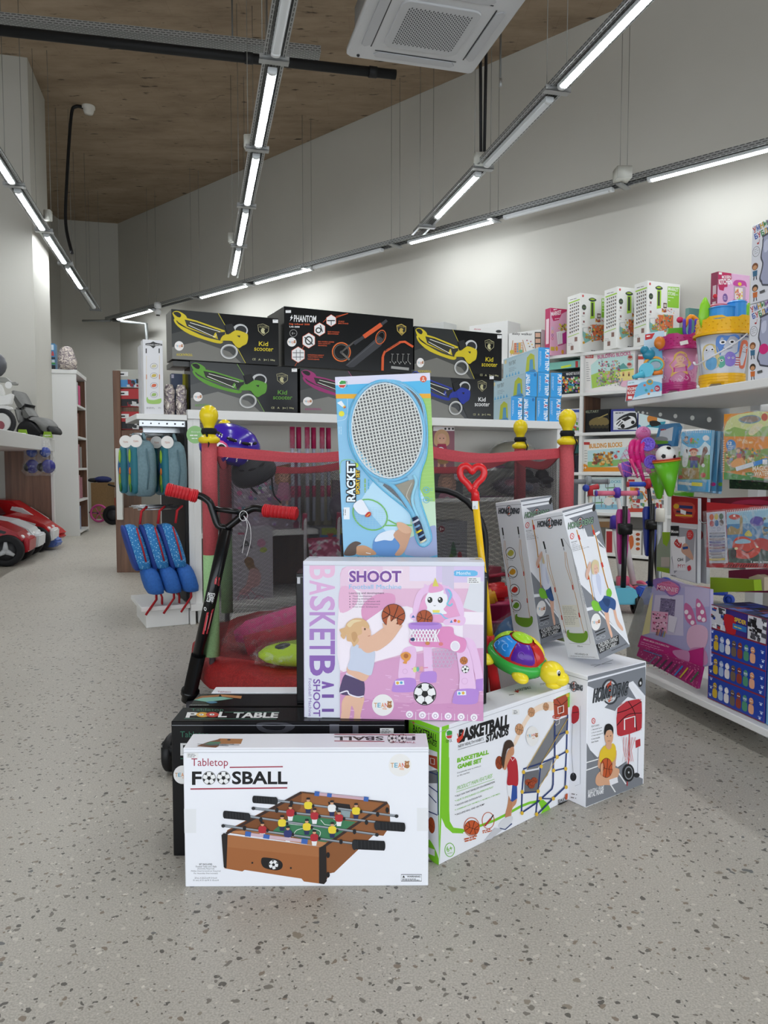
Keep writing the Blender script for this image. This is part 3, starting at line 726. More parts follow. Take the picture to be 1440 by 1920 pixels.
c = carton('board_game_carton', 'white-lidded table football carton hindmost of the row, nearly hidden behind the black ones', 'carton', O3, (.5, 0, 0), UP*.318, (0, .05, 0), WHITE)
t = c.top((300, 1230, 8)); t.T(RED, 865, 555, 200, 28, 'Tabletop').L(RED, 4, '1075,557 1250,559')
flaps(c); c.done()

# ---------------------------------------------------------------- pink basketball game carton on top
Yp = 1.674; z0 = .3185
BL, BR = atZ(568, 1350.5, z0), atZ(909, 1357, z0)
BL.y, BR.y = 1.700, 1.672; BL = V3((-.1855, 1.700, z0)); BR = V3((.2275, 1.676, z0))
U = BR-BL; un = U.normalized(); Dn = V3((-un.y, un.x, 0))
c = carton('toy_carton', 'pink carton picturing a child and a unicorn basketball hoop, on the black cartons', 'carton', BL, U, UP*.3655, Dn*.085, '#d9dbe6 r.35')
K = (540, 1020, 3.6); f = c.front(K)
f.S('#e3b9d3', '352,1200 352,200 365,165 400,150 1318,150 1318,1218 800,1208', 1)
f.P('#e3b9d3', '352,1195 352,230 362,180 400,150 1318,150 1318,1218')
f.P('#e8c9de', '352,230 362,180 400,150 640,150 640,520 352,540').P('#ecd6e4', '640,150 1318,150 1318,300 640,300').P('#d7c6e6', '1000,150 1318,150 1318,260 1000,260').P('#e9dcef', '820,150 1000,150 1000,250 820,250')
f.P('#cfc6dd', '1040,150 1120,150 1120,420 1040,420').P('#dcdde4', '1230,260 1318,250 1318,470 1180,430')
f.S('#f0e6ee', '352,330 420,300 500,330 520,420 640,440 840,430 840,620 820,720 600,790 352,850').S('#dd9cc2', '500,420 600,340 720,345 700,460 640,530 520,530').S('#e6b6d2', '352,300 420,290 470,340 450,420 352,460')
f.P('#f3e9f2', '640,440 1318,460 1318,690 1000,700 700,760 600,790 352,850 352,640').P('#e4cfe3', '1180,540 1318,545 1318,750 1180,700')
f.P('#d7a0c6', '352,870 700,770 1000,720 1318,700 1318,1218 352,1195').P('#cf93bd', '352,1010 620,1060 960,1080 1318,1060 1318,1218 352,1195')
rn = random.Random(3)
for i in range(60):
    x, y = rn.uniform(370, 1300), rn.uniform(860, 1180); f.L(rn.choice(['#dfb0d0', '#c98bb8', '#e4badb']), 5, [(x, y), (x+rn.uniform(20, 60), y+rn.uniform(-8, 8))])
cols = ['#e8bcd8', '#dcaed6', '#cea1d2', '#ba8fcb', '#a67fc2', '#9a73bb', '#8a64b0', '#7a58a4', '#74549e', '#6f509a']
ys = [(145, 232), (240, 345), (352, 452), (462, 556), (572, 655), (662, 748), (756, 892)]
ys = [(145, 240), (244, 345), (352, 452), (460, 560), (572, 648), (652, 745), (752, 890)]
for ch, (a, b), col in zip('BASKETB', ys, cols): f.T(col, 145, a, b-a, 172, ch, 90, .035)
for ch, (a, b), col in zip('ALL', ((905, 1000), (1015, 1090), (1112, 1180)), cols[7:]): f.T(col, 145, a, b-a, 165, ch, 90, .035)
f.R('#d9dbe6 r.35', 130, 898, 229, 1190)
f.T('#7a58a4', 170, 912, 252, 48, 'SHOOT', 90, .035).T('#7a58a4', 139, 908, 255, 20, 'Football Machine', 90)
f.T('#f3e6f2', 407, 262, 368, 92, 'SHOOT', b=.09).T('#7a4f9c', 413, 258, 352, 78, 'SHOOT', b=.055).T('#8cc6e6', 413, 303, 352, 30, 'Football Machine')
f.T('#5a4a60', 413, 341, 236, 17, 'Learning and development')
for i, t in enumerate(('Visual development', 'Hearing development', 'Hand-eye coordination skill', 'Body balance Development', 'Gross motor development')): f.E('#5a4a60', 418, 353+18*i, 3.5).T('#6a5570', 436, 359+18*i, (132, 145, 185, 185, 172)[i], 13, t)
f.S('#6cb9e6', '1130,178 1260,178 1280,200 1260,216 1130,216 1122,200', 2).T('#eef6fb', 1138, 207, 94, 22, 'Months')
# unicorn hoop
PK, LP, PU, WH = '#e6a3cc', '#e9c3e6', '#b78ad6', '#f0edf2'
f.L(LP, 44, '1160,520 1165,440 1120,340 1010,290 900,330 865,440 868,520', smooth=True).S(PK, '890,520 885,430 930,340 1010,310 1100,350 1140,430 1145,520')
f.S(LP, '1180,640 1250,650 1290,760 1315,900 1315,985 1268,985 1262,880 1225,760').S(PU, '1268,912 1316,905 1316,990 1262,990', 1)
f.L(LP, 58, '940,680 945,760 950,870', smooth=True).S(PU, '905,865 995,860 1002,920 985,935 900,930 890,910')
for i in range(5):
    for j in range(7 if i < 3 else 5): f.O_('#cdbfd6', 985+j*26+(13 if i % 2 else 0), 715+i*26, 13, 4, n=6)
f.S(LP, '790,700 850,690 868,740 860,830 850,915 752,915 750,820 765,740').S(PU, '735,910 850,905 865,960 850,995 720,998 702,975')
f.S(LP, '1140,700 1205,690 1240,780 1255,880 1262,985 1162,985 1158,880').S(PU, '1145,980 1275,978 1284,1030 1262,1075 1125,1075 1112,1045')
f.S('#e08fc0', '820,640 900,560 1040,555 1110,560 1125,610 1195,640 1200,700 1160,732 1050,700 900,690 840,680').E('#f3eef4', 1128, 686, 33, 36).E('#e6dfea', 1128, 686, 26, 28)
f.S(WH, '925,380 945,330 990,300 1040,305 1075,350 1070,410 1050,440 1068,470 935,470 940,430').S(LP, '920,270 945,285 960,320 930,330').S(LP, '1085,280 1060,300 1050,330 1080,335').S(PK, '950,325 960,275 1000,258 1040,280 1045,310 1000,325')
f.P('#d9cf62', '975,285 993,225 1018,285').S('#b8a9de', '1060,300 1095,310 1110,350 1090,380 1075,350')
f.L('#7cc6df', 11, '1080,305 1100,340 1085,380 1075,405 1095,415 1110,400', smooth=True)
for x in (958, 1028): f.E('#222', x, 377, 17, 20).E('#f5f5f5', x-5, 370, 6).E('#555', x+2, 384, 6)
f.L('#555', 3, '983,412 990,417 997,412', smooth=True).S('#e7dc68', '975,445 1025,445 1022,462 978,462', 1).L('#8ec5e6', 9, '978,468 1030,470 1055,495 1085,505', smooth=True)
f.S(LP, '822,480 850,460 872,480 868,505 835,508').P('#4a6fb0', '832,497 845,478 858,495').S(LP, '1048,520 1085,500 1160,485 1195,495 1195,530 1170,550 1100,545 1060,545')
f.P('#5588c8', '1092,530 1103,510 1112,530').E('#d0504c', 1128, 516, 10).E('#e8a24c', 1152, 522, 10)
bball(f, 922, 498, 55, '#a9522e', 15); f.S(PU, '818,535 870,525 980,525 1030,535 1030,565 960,578 860,576 820,565').E('#a377c8', 924, 537, 98, 10)
for i in range(9):
    x = 825+i*22; f.L('#f2eef4', 8, [(x, 572), (x+22 if i < 8 else x-10, 615), (x+5, 655)]).L('#f2eef4', 8, [(x+22, 572), (x, 612), (x+18, 655)])
for x, y, col in ((842, 640, '#38466e'), (942, 665, '#c9894e'), (1032, 672, '#d97e7e')): f.E(col, x, y, 15, 12)
f.S('#e09a4f', '762,740 800,725 830,745 822,775 805,790 800,805 775,800 785,785 768,770').E('#b26a3a', 797, 752, 16); bball(f, 1186, 784, 27, '#c67a44'); soccer(f, 1196, 842, 26, .2)
f.L('#e08ab4', 7, '835,842 945,832').E('#d7dc8a', 856, 846, 13, 19).E('#6fb3b0', 876, 843, 9, 17).E('#e0a9a4', 902, 840, 12, 17)
f.O_('#dcb0d8', 790, 858, 16, 4); f.O_('#dcb0d8', 1192, 922, 20, 4)
f.P('#e8eef4', '722,922 782,920 786,948 726,950').E('#e2b24a', 740, 936, 10).E('#58a0c8', 765, 934, 9).P('#e8eef4', '1140,990 1200,988 1202,1016 1142,1018').E('#58a0c8', 1156, 1004, 9).E('#e2b24a', 1182, 1002, 10)
soccer(f, 924, 1010, 77, .35)
# child
SKN, HR = '#e3b79d', '#d9b184'
f.S(SKN, '405,1015 470,1030 515,1035 505,1090 490,1150 485,1197 445,1197 448,1130 430,1090 420,1140 405,1195 358,1194 362,1130 366,1060')
f.S('#54466a', '385,880 430,870 510,915 510,1030 440,1022 352,1008 362,930').L('#e9e4ee', 9, '352,1004 400,990 415,1012 470,1030 512,1024', smooth=True).L('#dcd3e4', 16, '392,872 440,890 512,918', smooth=True)
f.S(SKN, '415,820 560,855 550,885 510,925 430,885 400,865').S('#c9d0e2', '425,700 470,655 540,680 585,720 585,780 575,840 555,885 480,860 405,840 420,770')
f.S(SKN, '470,650 560,620 650,560 700,545 720,560 700,600 640,680 560,730 510,720').S(SKN, '500,670 600,640 660,600 690,560 640,620 600,670 560,700 480,700').S(SKN, '560,690 640,660 700,590 750,540 770,545 745,590 690,660 600,720')
bball(f, 712, 482, 80, '#a9522e', 25); f.S(SKN, '650,575 640,530 665,545 672,500 690,480 695,520 730,510 735,530 700,560 730,570 770,545 760,565 715,590 670,600'); f.S(SKN, '690,575 700,520 735,500 728,535 755,545 720,580')
f.S(SKN, '430,650 440,560 490,540 545,560 560,600 555,640 520,668 480,680 460,670').S(HR, '360,600 350,575 385,560 400,530 450,500 510,505 545,540 545,570 500,555 500,600 470,620 480,650 445,690 430,660 400,650 395,610 380,640 358,620')
f.E('#5a4334', 520, 572, 6, 8).L('#b5745f', 4, '540,620 556,616').S('#e6cfa4', '400,540 440,510 500,515 450,530 420,560').S('#c99d70', '430,600 455,590 470,620 450,660 435,640')
for i in range(6):
    x = 820+87*i; f.E('#f4eef4', x, 1148+4*i/5*5, 24).O_('#b090b0', x, 1150+4*i, 11, 4, n=12).Q('#f4eef4', x-16, 1188+3*i, 32, 5, 'Music')
    if i < 5: f.L('#f4eef4', 3, [(x+43, 1132+4*i), (x+43, 1195+4*i)])
t = c.top(K); t.T('#333640', 435, 91, 600, 10, '"Brain-Boosting"', b=.02).L('#8a8c96', 3, '1225,102 1310,106').R('#c9b44a', 1265, 98, 1295, 103).L('#aaadb8', 6, '115,94 205,90')
c.left(K).R('#9a7ccc', -999, 118, 999, 560); 
mb = c.mb; O = c.O; lf = Face(mb, O+c.H+c.D, -c.D, -c.H, K, quad=((0, 0), (1, 0), (1, 1), (0, 1))); lf.R('#a58ad6', 0, .02, 1, .5).R('#d9b4dc', 0, .5, 1, 1)
rf = Face(mb, O+c.H+c.U, c.D, -c.H, K, quad=((0, 0), (1, 0), (1, 1), (0, 1))); rf.R('#a58ad6', 0, .02, 1, .6).R('#d9b4dc', 0, .6, 1, 1)
flaps(c); pk = c.done(); stick(f, 641, 1085, 73, pk); label_(f, 1210, 224, 1300, 266, pk)
# black carton behind the pink one
c = carton('toy_carton', 'tall black carton squeezed behind the pink carton, only its edges showing', 'carton', (-.214, 1.80, .3185), (.465, 0, 0), UP*.3225, (0, .085, 0), GLOSS)
f = c.front((540, 1020, 3.6)); f.R('#d8d8dc', 62, 225, 82, 268); flaps(c, '#2a2a2e'); c.done()

# ---------------------------------------------------------------- racket set carton
a = math.radians(2.6); Hd = V3((-math.sin(a), .0, math.cos(a))); Ud = V3((math.cos(a), 0, math.sin(a)))
O = V3((-.096, 1.815, .645))
K = (600, 690, 4)
pTR = atplane(806, 697, O, V3((0, -1, 0))); pTL = atplane(628, 707, O, V3((0, -1, 0)))
wd = (pTR-pTL).dot(Ud); O = pTL - Hd*((pTL.z-.643)/Hd.z)
hh = (pTL-O).length
c = carton('racket_carton', 'light blue carton with a toy racket behind a clear window, topmost of the pile', 'carton', O, Ud*wd, Hd*hh, V3((0, .05, 0)), '#6cb6dd r.35')
f = c.front(K)
f.P('#9cc86e', '700,60 830,28 885,1400 640,1400 700,1000').P('#8cc0e0', '115,350 560,350 560,1400 150,1400').P('#b9dcef', '400,850 720,850 880,1150 880,1400 560,1300 300,1000')
for i in range(40): f.L('#a8d07a', 3, [(752, 260+28*i), (880, 250+28*i)])
f.P('#c3dcc0', '700,1000 880,1000 890,1400 640,1400').S('#9aa4c8', '720,1250 820,1190 880,1200 890,1400 640,1400 660,1290', 3).P('#d9d6e8', '113,68 825,28 827,92 114,130').P('#55b4e0', '114,130 827,92 829,170 115,195').P('#e8aa2e', '115,195 829,192 830,226 117,230').P('#5ab0de', '115,195 828,165 829,192 116,196')
f.L('#d9ecf6', 2.5, '205,230 205,340 185,385 120,400', smooth=True).P('#e9eef2', '128,262 160,245 185,280 172,296').P('#e3c04a', '168,292 186,280 192,288 176,300').P('#c0392f', '176,300 192,288 196,296 184,304').E('#e3dc3c', 162, 343, 21).E('#ecf0ee', 167, 120, 32).P('#3f9a4a', '145,110 160,95 190,97 196,118 150,122').P('#c8403c', '140,128 194,126 180,148 150,146').T('#222', 205, 142, 45, 14, 'OTCK', 270)
f.E('#d4562f', 775, 83, 25).T('#f4ece6', 787, 100, 32, 24, '3+', 270, .03)
f.lines('#d9ecf6', 158, 440, 80, 2, 14, 3, 90, 4)
# window: racket drawn in low relief below as parts
f.S('#7cc4e0', '500,93 640,120 760,230 800,400 800,640 755,790 745,960 800,1140 835,1270 800,1330 750,1330 715,1260 690,1120 640,1050 480,920 360,800 270,680 220,560 212,400 250,250 360,130', 3)
f.S('#26282c', '505,108 630,135 745,235 782,400 775,560 735,690 680,790 590,835 500,825 400,740 300,620 240,520 220,400 250,270 350,150', 4)
f.S('#8b8067', '560,880 720,830 700,960 740,1130 780,1260 765,1300 700,1130 610,1000 480,880', 2).S('#2b3a44', '470,880 530,880 660,1010 720,1140 700,1130 610,1000', 2)
f.L('#e6ddcb', 3, '690,860 650,950 670,1000 700,1080', smooth=True)
# title and player
f.L('#8cc46a', 4, '150,790 160,700 240,690 285,740', smooth=True).E('#b9d83a', 272, 729, 18)
f.T('#17181c', 272, 1008, 312, 78, 'RACKET', 270, .3, up=270)
f.T('#e9f2f8', 266, 1002, 302, 66, 'RACKET', 270, .06, up=270)
f.T('#1a1a1a', 300, 950, 192, 34, 'SPORT SET', 270, .3, up=270).T('#e6c13c', 297, 946, 184, 28, 'SPORT SET', 270, .06, up=270)
f.lines('#8cb84a', 338, 830, 110, 1, 16, 9, 90, 6).lines('#4aa8cc', 365, 835, 100, 1, 16, 7, 90, 7)
f.O_('#74b861', 376, 1100, 135, 10, 108, 30).L('#74b861', 10, '512,1140 575,1172 690,1180').L('#74b861', 10, '485,1180 575,1182')
for i in range(9): f.L('#a6cfe0', 1.5, [(290+i*22, 1010+i*8), (275+i*24, 1150+i*7)]).L('#a6cfe0', 1.5, [(262, 1040+i*16), (490, 1050+i*16)])
f.S('#e6eaf2', '250,1030 310,985 350,1040 368,1080 340,1100 290,1090').S('#c2342f', '338,1105 362,1078 382,1085 378,1108 352,1118').L('#e7c23a', 5, '350,1112 376,1090')
f.S('#5f8fc8', '400,1300 470,1230 560,1260 620,1290 600,1400 420,1400').S('#dfe6f0', '410,1300 450,1240 560,1215 545,1290 480,1290').S('#c99a7c', '550,1250 620,1190 660,1190 685,1220 650,1340 610,1400 560,1400 600,1330').S('#d8ab8c', '575,1160 620,1160 675,1195 685,1230 640,1240 590,1210').S('#c8966f', '265,1345 330,1330 400,1365 415,1400 280,1400').S('#5a4a42', '180,1400 215,1330 265,1300 310,1315 275,1340 265,1400').L('#f4f2ee', 5, '345,1385 380,1392')
for y, w in ((915, 22), (990, 22)): f.O_('#6ab0cc', 797, y, 22, 5).E('#6ab0cc', 797, y, 9).lines('#6ab0cc', 828, y-12, 20, 2, 14, 3)
f.R('#e8ecf0', 178, 1045, 222, 1135).lines('#333', 190, 1060, 60, 2, 14, 4, 90)
rk = c.done()
NF = V3((0, -1, 0))
def onf(x, y, d): return atplane(K[0]+x/K[2], K[1]+y/K[2], c.O, V3((0, -1, 0))) + NF*d
# strings
m = MB()
cx, cy, rx, ry, rot = 503, 470, 272, 366, math.radians(-7)
def ell(th, k=1): u, v = rx*k*math.cos(th), ry*k*math.sin(th); return (cx+u*math.cos(rot)-v*math.sin(rot), cy+u*math.sin(rot)+v*math.cos(rot))
def chord(k, n, vert):
    t = (k+.5)/n*2-1
    e_ = math.sqrt(max(0, 1-t*t))
    P = []
    for s in (-1, 1):
        u, v = (t*rx, s*e_*ry) if vert else (s*e_*rx, t*ry)
        r2 = math.radians(-11)
        P.append((cx+u*math.cos(r2)-v*math.sin(r2), cy+u*math.sin(r2)+v*math.cos(r2)))
    return P
for n, vert in ((22, True), (30, False)):
    for k in range(n):
        a_, b_ = chord(k, n, vert)
        m.tube([onf(*a_, .004), onf(*b_, .004)], (.0015 if vert else .0013), '#ecede8 r.4', 4, cap=False)
_adopt(m, 'racket_strings', rk, 'white strings', None)
m = MB(); m.tube([onf(*ell(2*PI*i/48, 1.02), .006) for i in range(48)], .0038, '#4fb0dc r.25', 8, True); m.tube([onf(*ell(2*PI*i/48, .965), .006) for i in range(48)], .0018, '#dfe9ee r.3', 6, True)
m.tube([onf(*p, .006) for p in catmull([(440, 835), (540, 880), (640, 1000), (710, 1120)], 5)], .0055, '#55b0d8 r.25', 8); m.tube([onf(*p, .006) for p in catmull([(700, 800), (720, 860), (690, 990), (735, 1120)], 5)], .004, '#7cc8e2 r.25', 8)
m.tube([onf(*p, .006) for p in catmull([(470, 850), (560, 862), (660, 830)], 5)], .0045, '#55b0d8 r.25', 8)
_adopt(m, 'racket_frame', rk, 'bright blue plastic frame', None)
m = MB(); m.tube([onf(*p, .007) for p in ((708, 1115), (735, 1180), (775, 1300))], [.008, .0092, .0085], '#2a3350 r.4', 10, flat=1)
for i in range(5): p0 = (712+14*i, 1140+37*i); m.tube([onf(*p0, .008), onf(p0[0]+7, p0[1]+12, .008)], .0095, ('#cfd6e4', '#7fa8cc', '#e6d23c', '#7fa8cc', '#e6e2c4')[i]+' r.4', 10)
_adopt(m, 'racket_handle', rk, 'dark handle wrapped with coloured tape', None)
m = MB(); pts = [onf(*p, .0) for p in f.pts('500,93 640,120 760,230 800,400 800,640 755,790 745,960 800,1140 835,1270 800,1330 750,1330 715,1260 690,1120 640,1050 480,920 360,800 270,680 220,560 212,400 250,250 360,130')]
pts = catmull(pts, 3, True); m.tube([p+NF*.002 for p in pts], .0022, '#4fb4da r.15', 6, True); 
_adopt(m, 'window_rim', rk, 'glossy blue rim of the window', None)
m = MB(); m.prism([p+NF*.011 for p in pts], NF*.0006, 'clear_film'); _adopt(m, 'clear_window', rk, 'transparent plastic window', None)
# ---------------------------------------------------------------- basketball stand carton (white and green)
BL, BR = atZ(823, 1622, 0), atZ(1067, 1499, 0); U = BR-BL; un = U.normalized(); Dn = V3((-un.y, un.x, 0))
c = carton('sports_carton', 'white and lime green basketball stand carton standing at an angle on the floor', 'carton', BL, U, UP*.317, Dn*.1)
K = (760, 1240, 3); f = c.front(K); G1, BK = '#7fc92c r.35', '#1a1a1c'
f.P(G1, '205,340 245,345 245,800 250,900 270,935 325,942 325,968 265,966 225,930 203,880 192,1146 190,1000')
f.L(G1, 14, '320,955 420,925 500,895 560,865 650,815 700,795 760,785').P(G1, '745,785 775,778 800,800 815,850 760,900 770,840').P(G1, '820,240 850,205 950,165 955,245 900,265 840,270 822,262')
f.L('#8fd045', 3, '245,540 245,860')
f.T('#d0402e', 290, 440, 20, 34, 'V', b=.04).T(BK, 297, 462, 300, 78, 'BASKETBALL', -17.5, .11, up=3).T(BK, 452, 458, 134, 46, 'STANDS', -19, .1, up=3).P('#d0402e', '288,436 312,418 332,375 322,430 300,456 290,456')
f.T('#333', 296, 487, 150, 17, 'NEW HEALTH HABITS', -17, 0, up=3).L('#333', 2, '295,497 448,452')
f.T('#79bd2e', 290, 571, 185, 26, 'BASKETBALL', -15.5, .1, up=3).T('#79bd2e', 292, 607, 143, 26, 'GAME SET', -16, .1, up=3)
f.T('#444', 290, 634, 140, 10, 'Completely new to come in', -17, 0, up=3).T('#444', 290, 649, 75, 9, 'to the market.', -17, 0, up=3)
f.T('#79bd2e', 288, 726, 210, 22, 'PRODUCT MAIN FEATURES', -20, .0, sh=.2, up=3).L('#79bd2e', 2, '286,735 500,662')
for i, (t, w, col) in enumerate((('PLAY FUN THAT DEVELOPS CO-ORDINATION', 228, BK), ('HELPS TO ENCOURAGE CO-OPERATIVE PLAY', 220, '#79bd2e'), ('INDOOR AND OUTDOOR FUN', 150, BK), ('ASSEMBLED SIZE 140CM(H) X 46CM(W) X 89CM(D)', 260, '#79bd2e'), ('INCLUDES BALL AND AIR PUMP', 166, BK))):
    f.E(col, 281, 757+26*i, 2.5).T(col, 288, 762+26*i, w, 10, t, -20.5, .012, up=3)
bball(f, 374, 935, 42, '#c4562a'); f.O_('#c05a2e', 371, 930, 43, 4, 52); f.O_('#c05a2e', 465, 895, 34, 4, 46); f.L('#b23a30', 11, '445,925 480,885').L('#222', 6, '480,885 494,862').lines('#c05a2e', 328, 1000, 78, 2, 12, 7, -14, 2).lines('#c05a2e', 432, 955, 60, 2, 10, 6, -14, 3)
f.O_('#6fb92a', 249, 1060, 27, 4, 38).T('#6fb92a', 234, 1072, 34, 30, '6+', -14, .02).T('#6fb92a', 232, 1086, 34, 7, 'YEARS', -14)
f.E('#e9eaee', 247, 412, 22, 30).P('#3c9a44', '230,395 245,388 262,392 262,412 234,418').P('#c9433c', '228,420 262,414 258,432 236,434').T('#222', 229, 458, 34, 16, 'OTCK', -10)
f.S('#f1d9c4', '600,480 640,380 700,280 770,235 830,230 830,275 760,275 700,320 655,400 620,470', 4)
for x, y, r in ((640, 382, 24), (708, 286, 20), (790, 255, 17)): bball(f, x, y, r, '#d09a70', 10, r*1.35)
# child with ball
f.S('#c98f6c', '560,880 590,790 625,700 625,790 600,830 590,890').S('#bf8460', '560,870 575,800 585,720 600,800 580,880')
f.P('#2b4f9a', '572,690 626,680 628,770 600,790 588,780').P('#e9eaee', '570,690 600,688 592,780 572,740').S('#b32632', '565,560 590,535 625,560 632,690 600,695 570,690 575,620').L('#eee', 3, '590,540 600,560 612,545')
bball(f, 528, 570, 22, '#9a4424', 30, 38); f.S('#c98f6c', '540,590 555,560 575,500 600,490 595,530 575,570 560,610').S('#3f2d24', '538,560 545,500 560,450 590,442 608,470 600,490 575,490 560,530 550,600').S('#c98f6c', '585,490 605,480 608,515 595,530')
f.S('#d8d9de', '528,910 560,880 600,870 597,900 560,940 525,935').L('#3a4a7a', 6, '530,938 560,945 598,912').P('#c9c9cf', '500,935 545,945 480,1005 440,1010')
# game stand
NV = '#25396f'
f.P('#77787c', '680,612 842,335 910,310 905,400 760,575 745,600').P('#6a6b70', '668,625 750,608 748,732 668,738').P('#87888c', '755,590 830,540 800,640 750,700')
f.P('#a8472e', '832,215 912,182 914,300 838,320').L('#2b1512', 3, '850,212 880,260 870,312', smooth=True).L('#2b1512', 3, '835,240 872,250 912,215').L('#f0ede8', 5, '856,258 888,247 888,285 858,295', True).O_('#c0402a', 848, 312, 20, 5, 10).L('#efe9e4', 3, '832,318 845,360 862,350 866,315')
for p in ('838,330 838,535', '912,300 908,400 905,505 900,600', '665,610 655,735 652,855', '760,575 745,735 732,865', '660,605 760,572 850,535 905,505', '660,740 745,732', '835,615 900,600', '830,535 828,690 822,715', '900,600 895,705 822,772 760,770', '652,850 740,790 822,715', '735,862 825,772 895,705', '838,420 910,392'):
    f.L(NV, 8, p)
f.L('#cfa93a', 3, '680,600 838,335').L('#cfa93a', 3, '760,575 910,320').L('#cfa93a', 3, '745,715 850,540')
for x, y in ((760, 590), (662, 622), (655, 733), (745, 730), (652, 852), (734, 858), (850, 537), (905, 505), (905, 398), (830, 612), (898, 603), (828, 770), (755, 770), (900, 706), (912, 190)): f.E('#dfb535', x, y, 9, 11)
for x, y in ((690, 680), (722, 670), (705, 695)): bball(f, x, y, 19, '#a84a2a')
f.T('#222', 855, 795, 50, 18, 'EASY', -18, .02, up=5).S('#222', '858,798 905,782 905,792 860,806').S('#c4562a', '895,750 908,742 905,775 895,770')
t = c.top(K); t.T(BK, 620, 172, 90, 14, 'BASKETBALL', -12, .03).P('#c0302c', '612,170 640,160 635,178').T(BK, 760, 135, 40, 10, 'STANDS', -14).L('#333', 3, '583,190 612,186')
L_ = c.left((760, 1240, 3), quad=((15, 350), (205, 350), (190, 1145), (15, 1120)))
L_.R(G1, 0, 350, 210, 505).R(G1, 190, 500, 215, 1150)
L_.T(BK, 40, 440, 148, 50, 'BASKETBALL', 3, .03).T(BK, 110, 466, 76, 26, 'STANDS', 8, .03).P('#d0402e', '36,372 52,372 46,392').P('#a8472e', '132,540 188,532 190,608 134,600').L('#eee', 4, '148,555 172,552 172,585 150,588', True).P('#77787c', '132,640 188,610 186,690 132,710')
for p in ('190,620 190,870', '130,720 188,740', '130,770 180,805', '130,870 186,872', '140,640 186,640'): L_.L(NV, 6, p)
bball(L_, 150, 942, 20, '#b5502c', 10, 45); L_.S(G1, '130,1030 160,1050 190,1110 190,1150 130,1120').R('#ddd', 130, 1070, 168, 1105)
flaps(c); stand = c.done(); stick(f, 711, 420, (36, 56), stand, -12); label_(f, 600, 270, 640, 300, stand, rows=3)
# ---------------------------------------------------------------- grey and white carton with the basketball hoop
BL, BR = atZ(1098, 1515, 0), atZ(1207, 1470, 0); U = BR-BL; un = U.normalized(); Dn = V3((-un.y, un.x, 0))
c = carton('sports_carton', 'tall white and grey carton picturing a boy with a basketball under a red hoop', 'carton', BL, U, UP*.353, Dn*.37)
GY = '#7e8188 r.38'
def hongdeng(f, x, y, w, h, a, fill='#33363a', up=0, txt='HONG DENG'):
    ca, sa = math.cos(math.radians(a)), math.sin(math.radians(a)); mx, my = x+w/2*ca, y+w/2*sa-h*.55
    f.O_('#3a3d42', mx, my, h*.62, h*.13, h*.95).O_('#c9cbd0', mx, my, h*.48, h*.1, h*.78).P('#b8452c', [(mx-h*.35, my-h*.4), (mx+h*.1, my-h*.9), (mx+h*.05, my+h*.1)]).P('#c4562f', [(mx-h*.1, my+h*.85), (mx+h*.4, my+h*.3), (mx-h*.3, my+h*.4)])
    f.T('#17181a', x-h*.06, y+h*.06, w*1.03, h*1.14, txt, a, .14, sh=.05, up=up).T(fill if fill != '#33363a' else '#5d6167', x, y, w, h, txt, a, .04, sh=.05, up=up)
f = c.front((760, 1240, 3))
f.P(GY, '1020,85 1350,5 1350,22 1024,108').P(GY, '1024,118 1350,30 1350,48 1160,100 1240,210 1200,240 1180,280 1120,260 1150,230 1120,180 1024,138').P('#e9eaee', '1245,130 1270,120 1345,205 1345,235')
f.P(GY, '1160,90 1350,40 1350,195 1280,110 1245,125 1300,215 1250,200 1190,260 1150,200')
hongdeng(f, 1055, 232, 195, 72, -13, up=4); f.T('#eee', 1112, 226, 66, 14, 'SPORTS GAME', -13, .03)
f.P(GY, '1018,460 1040,500 1100,560 1130,650 1150,720 1210,690 1250,700 1245,560 1180,620 1130,640 1100,720 1018,770').P(GY, '1008,620 1100,520 1200,600 1335,660 1335,690 1005,822').L('#eee', 6, '1010,572 1090,548').L('#eee', 6, '1010,615 1085,588').L('#eee', 7, '1180,600 1240,690').L('#eee', 7, '1120,640 1180,735')
f.S('#b7303a', '1192,260 1240,225 1310,212 1328,230 1328,370 1310,390 1215,420 1190,410 1186,330', 2).L('#e8e8ec', 3, '1190,262 1240,223 1312,208 1332,230 1331,372 1312,394 1215,425 1188,414 1183,330 1190,262')
f.L('#2a1013', 4, '1250,222 1275,260 1290,300 1300,390', smooth=True).L('#2a1013', 4, '1190,290 1250,270 1326,225', smooth=True).L('#2a1013', 4, '1187,360 1250,300 1326,290', smooth=True).L('#f0eef0', 7, '1230,385 1230,325 1288,308 1288,370')
f.L('#c0303a', 6, '1205,415 1270,400').L('#c43a40', 5, '1258,405 1256,520 1250,600 1245,700')
for i in range(5): f.L('#e6dcde', 2.5, [(1215+i*16, 425), (1232+i*8, 500), (1218+i*15, 565)]).L('#d77', 2.5, [(1225+i*16, 425), (1226+i*10, 500), (1240+i*9, 560)])
f.E('#1d1e21', 1250, 625, 33, 50).E('#8a8d92', 1250, 625, 24, 38).E('#222', 1250, 625, 19, 31).E('#c9cbcf', 1250, 622, 4, 6).E('#2a2b2e', 1300, 640, 17, 14).S('#b7303a', '1293,445 1320,435 1322,475 1295,488', 1).L('#889', 2, '1308,480 1305,630')
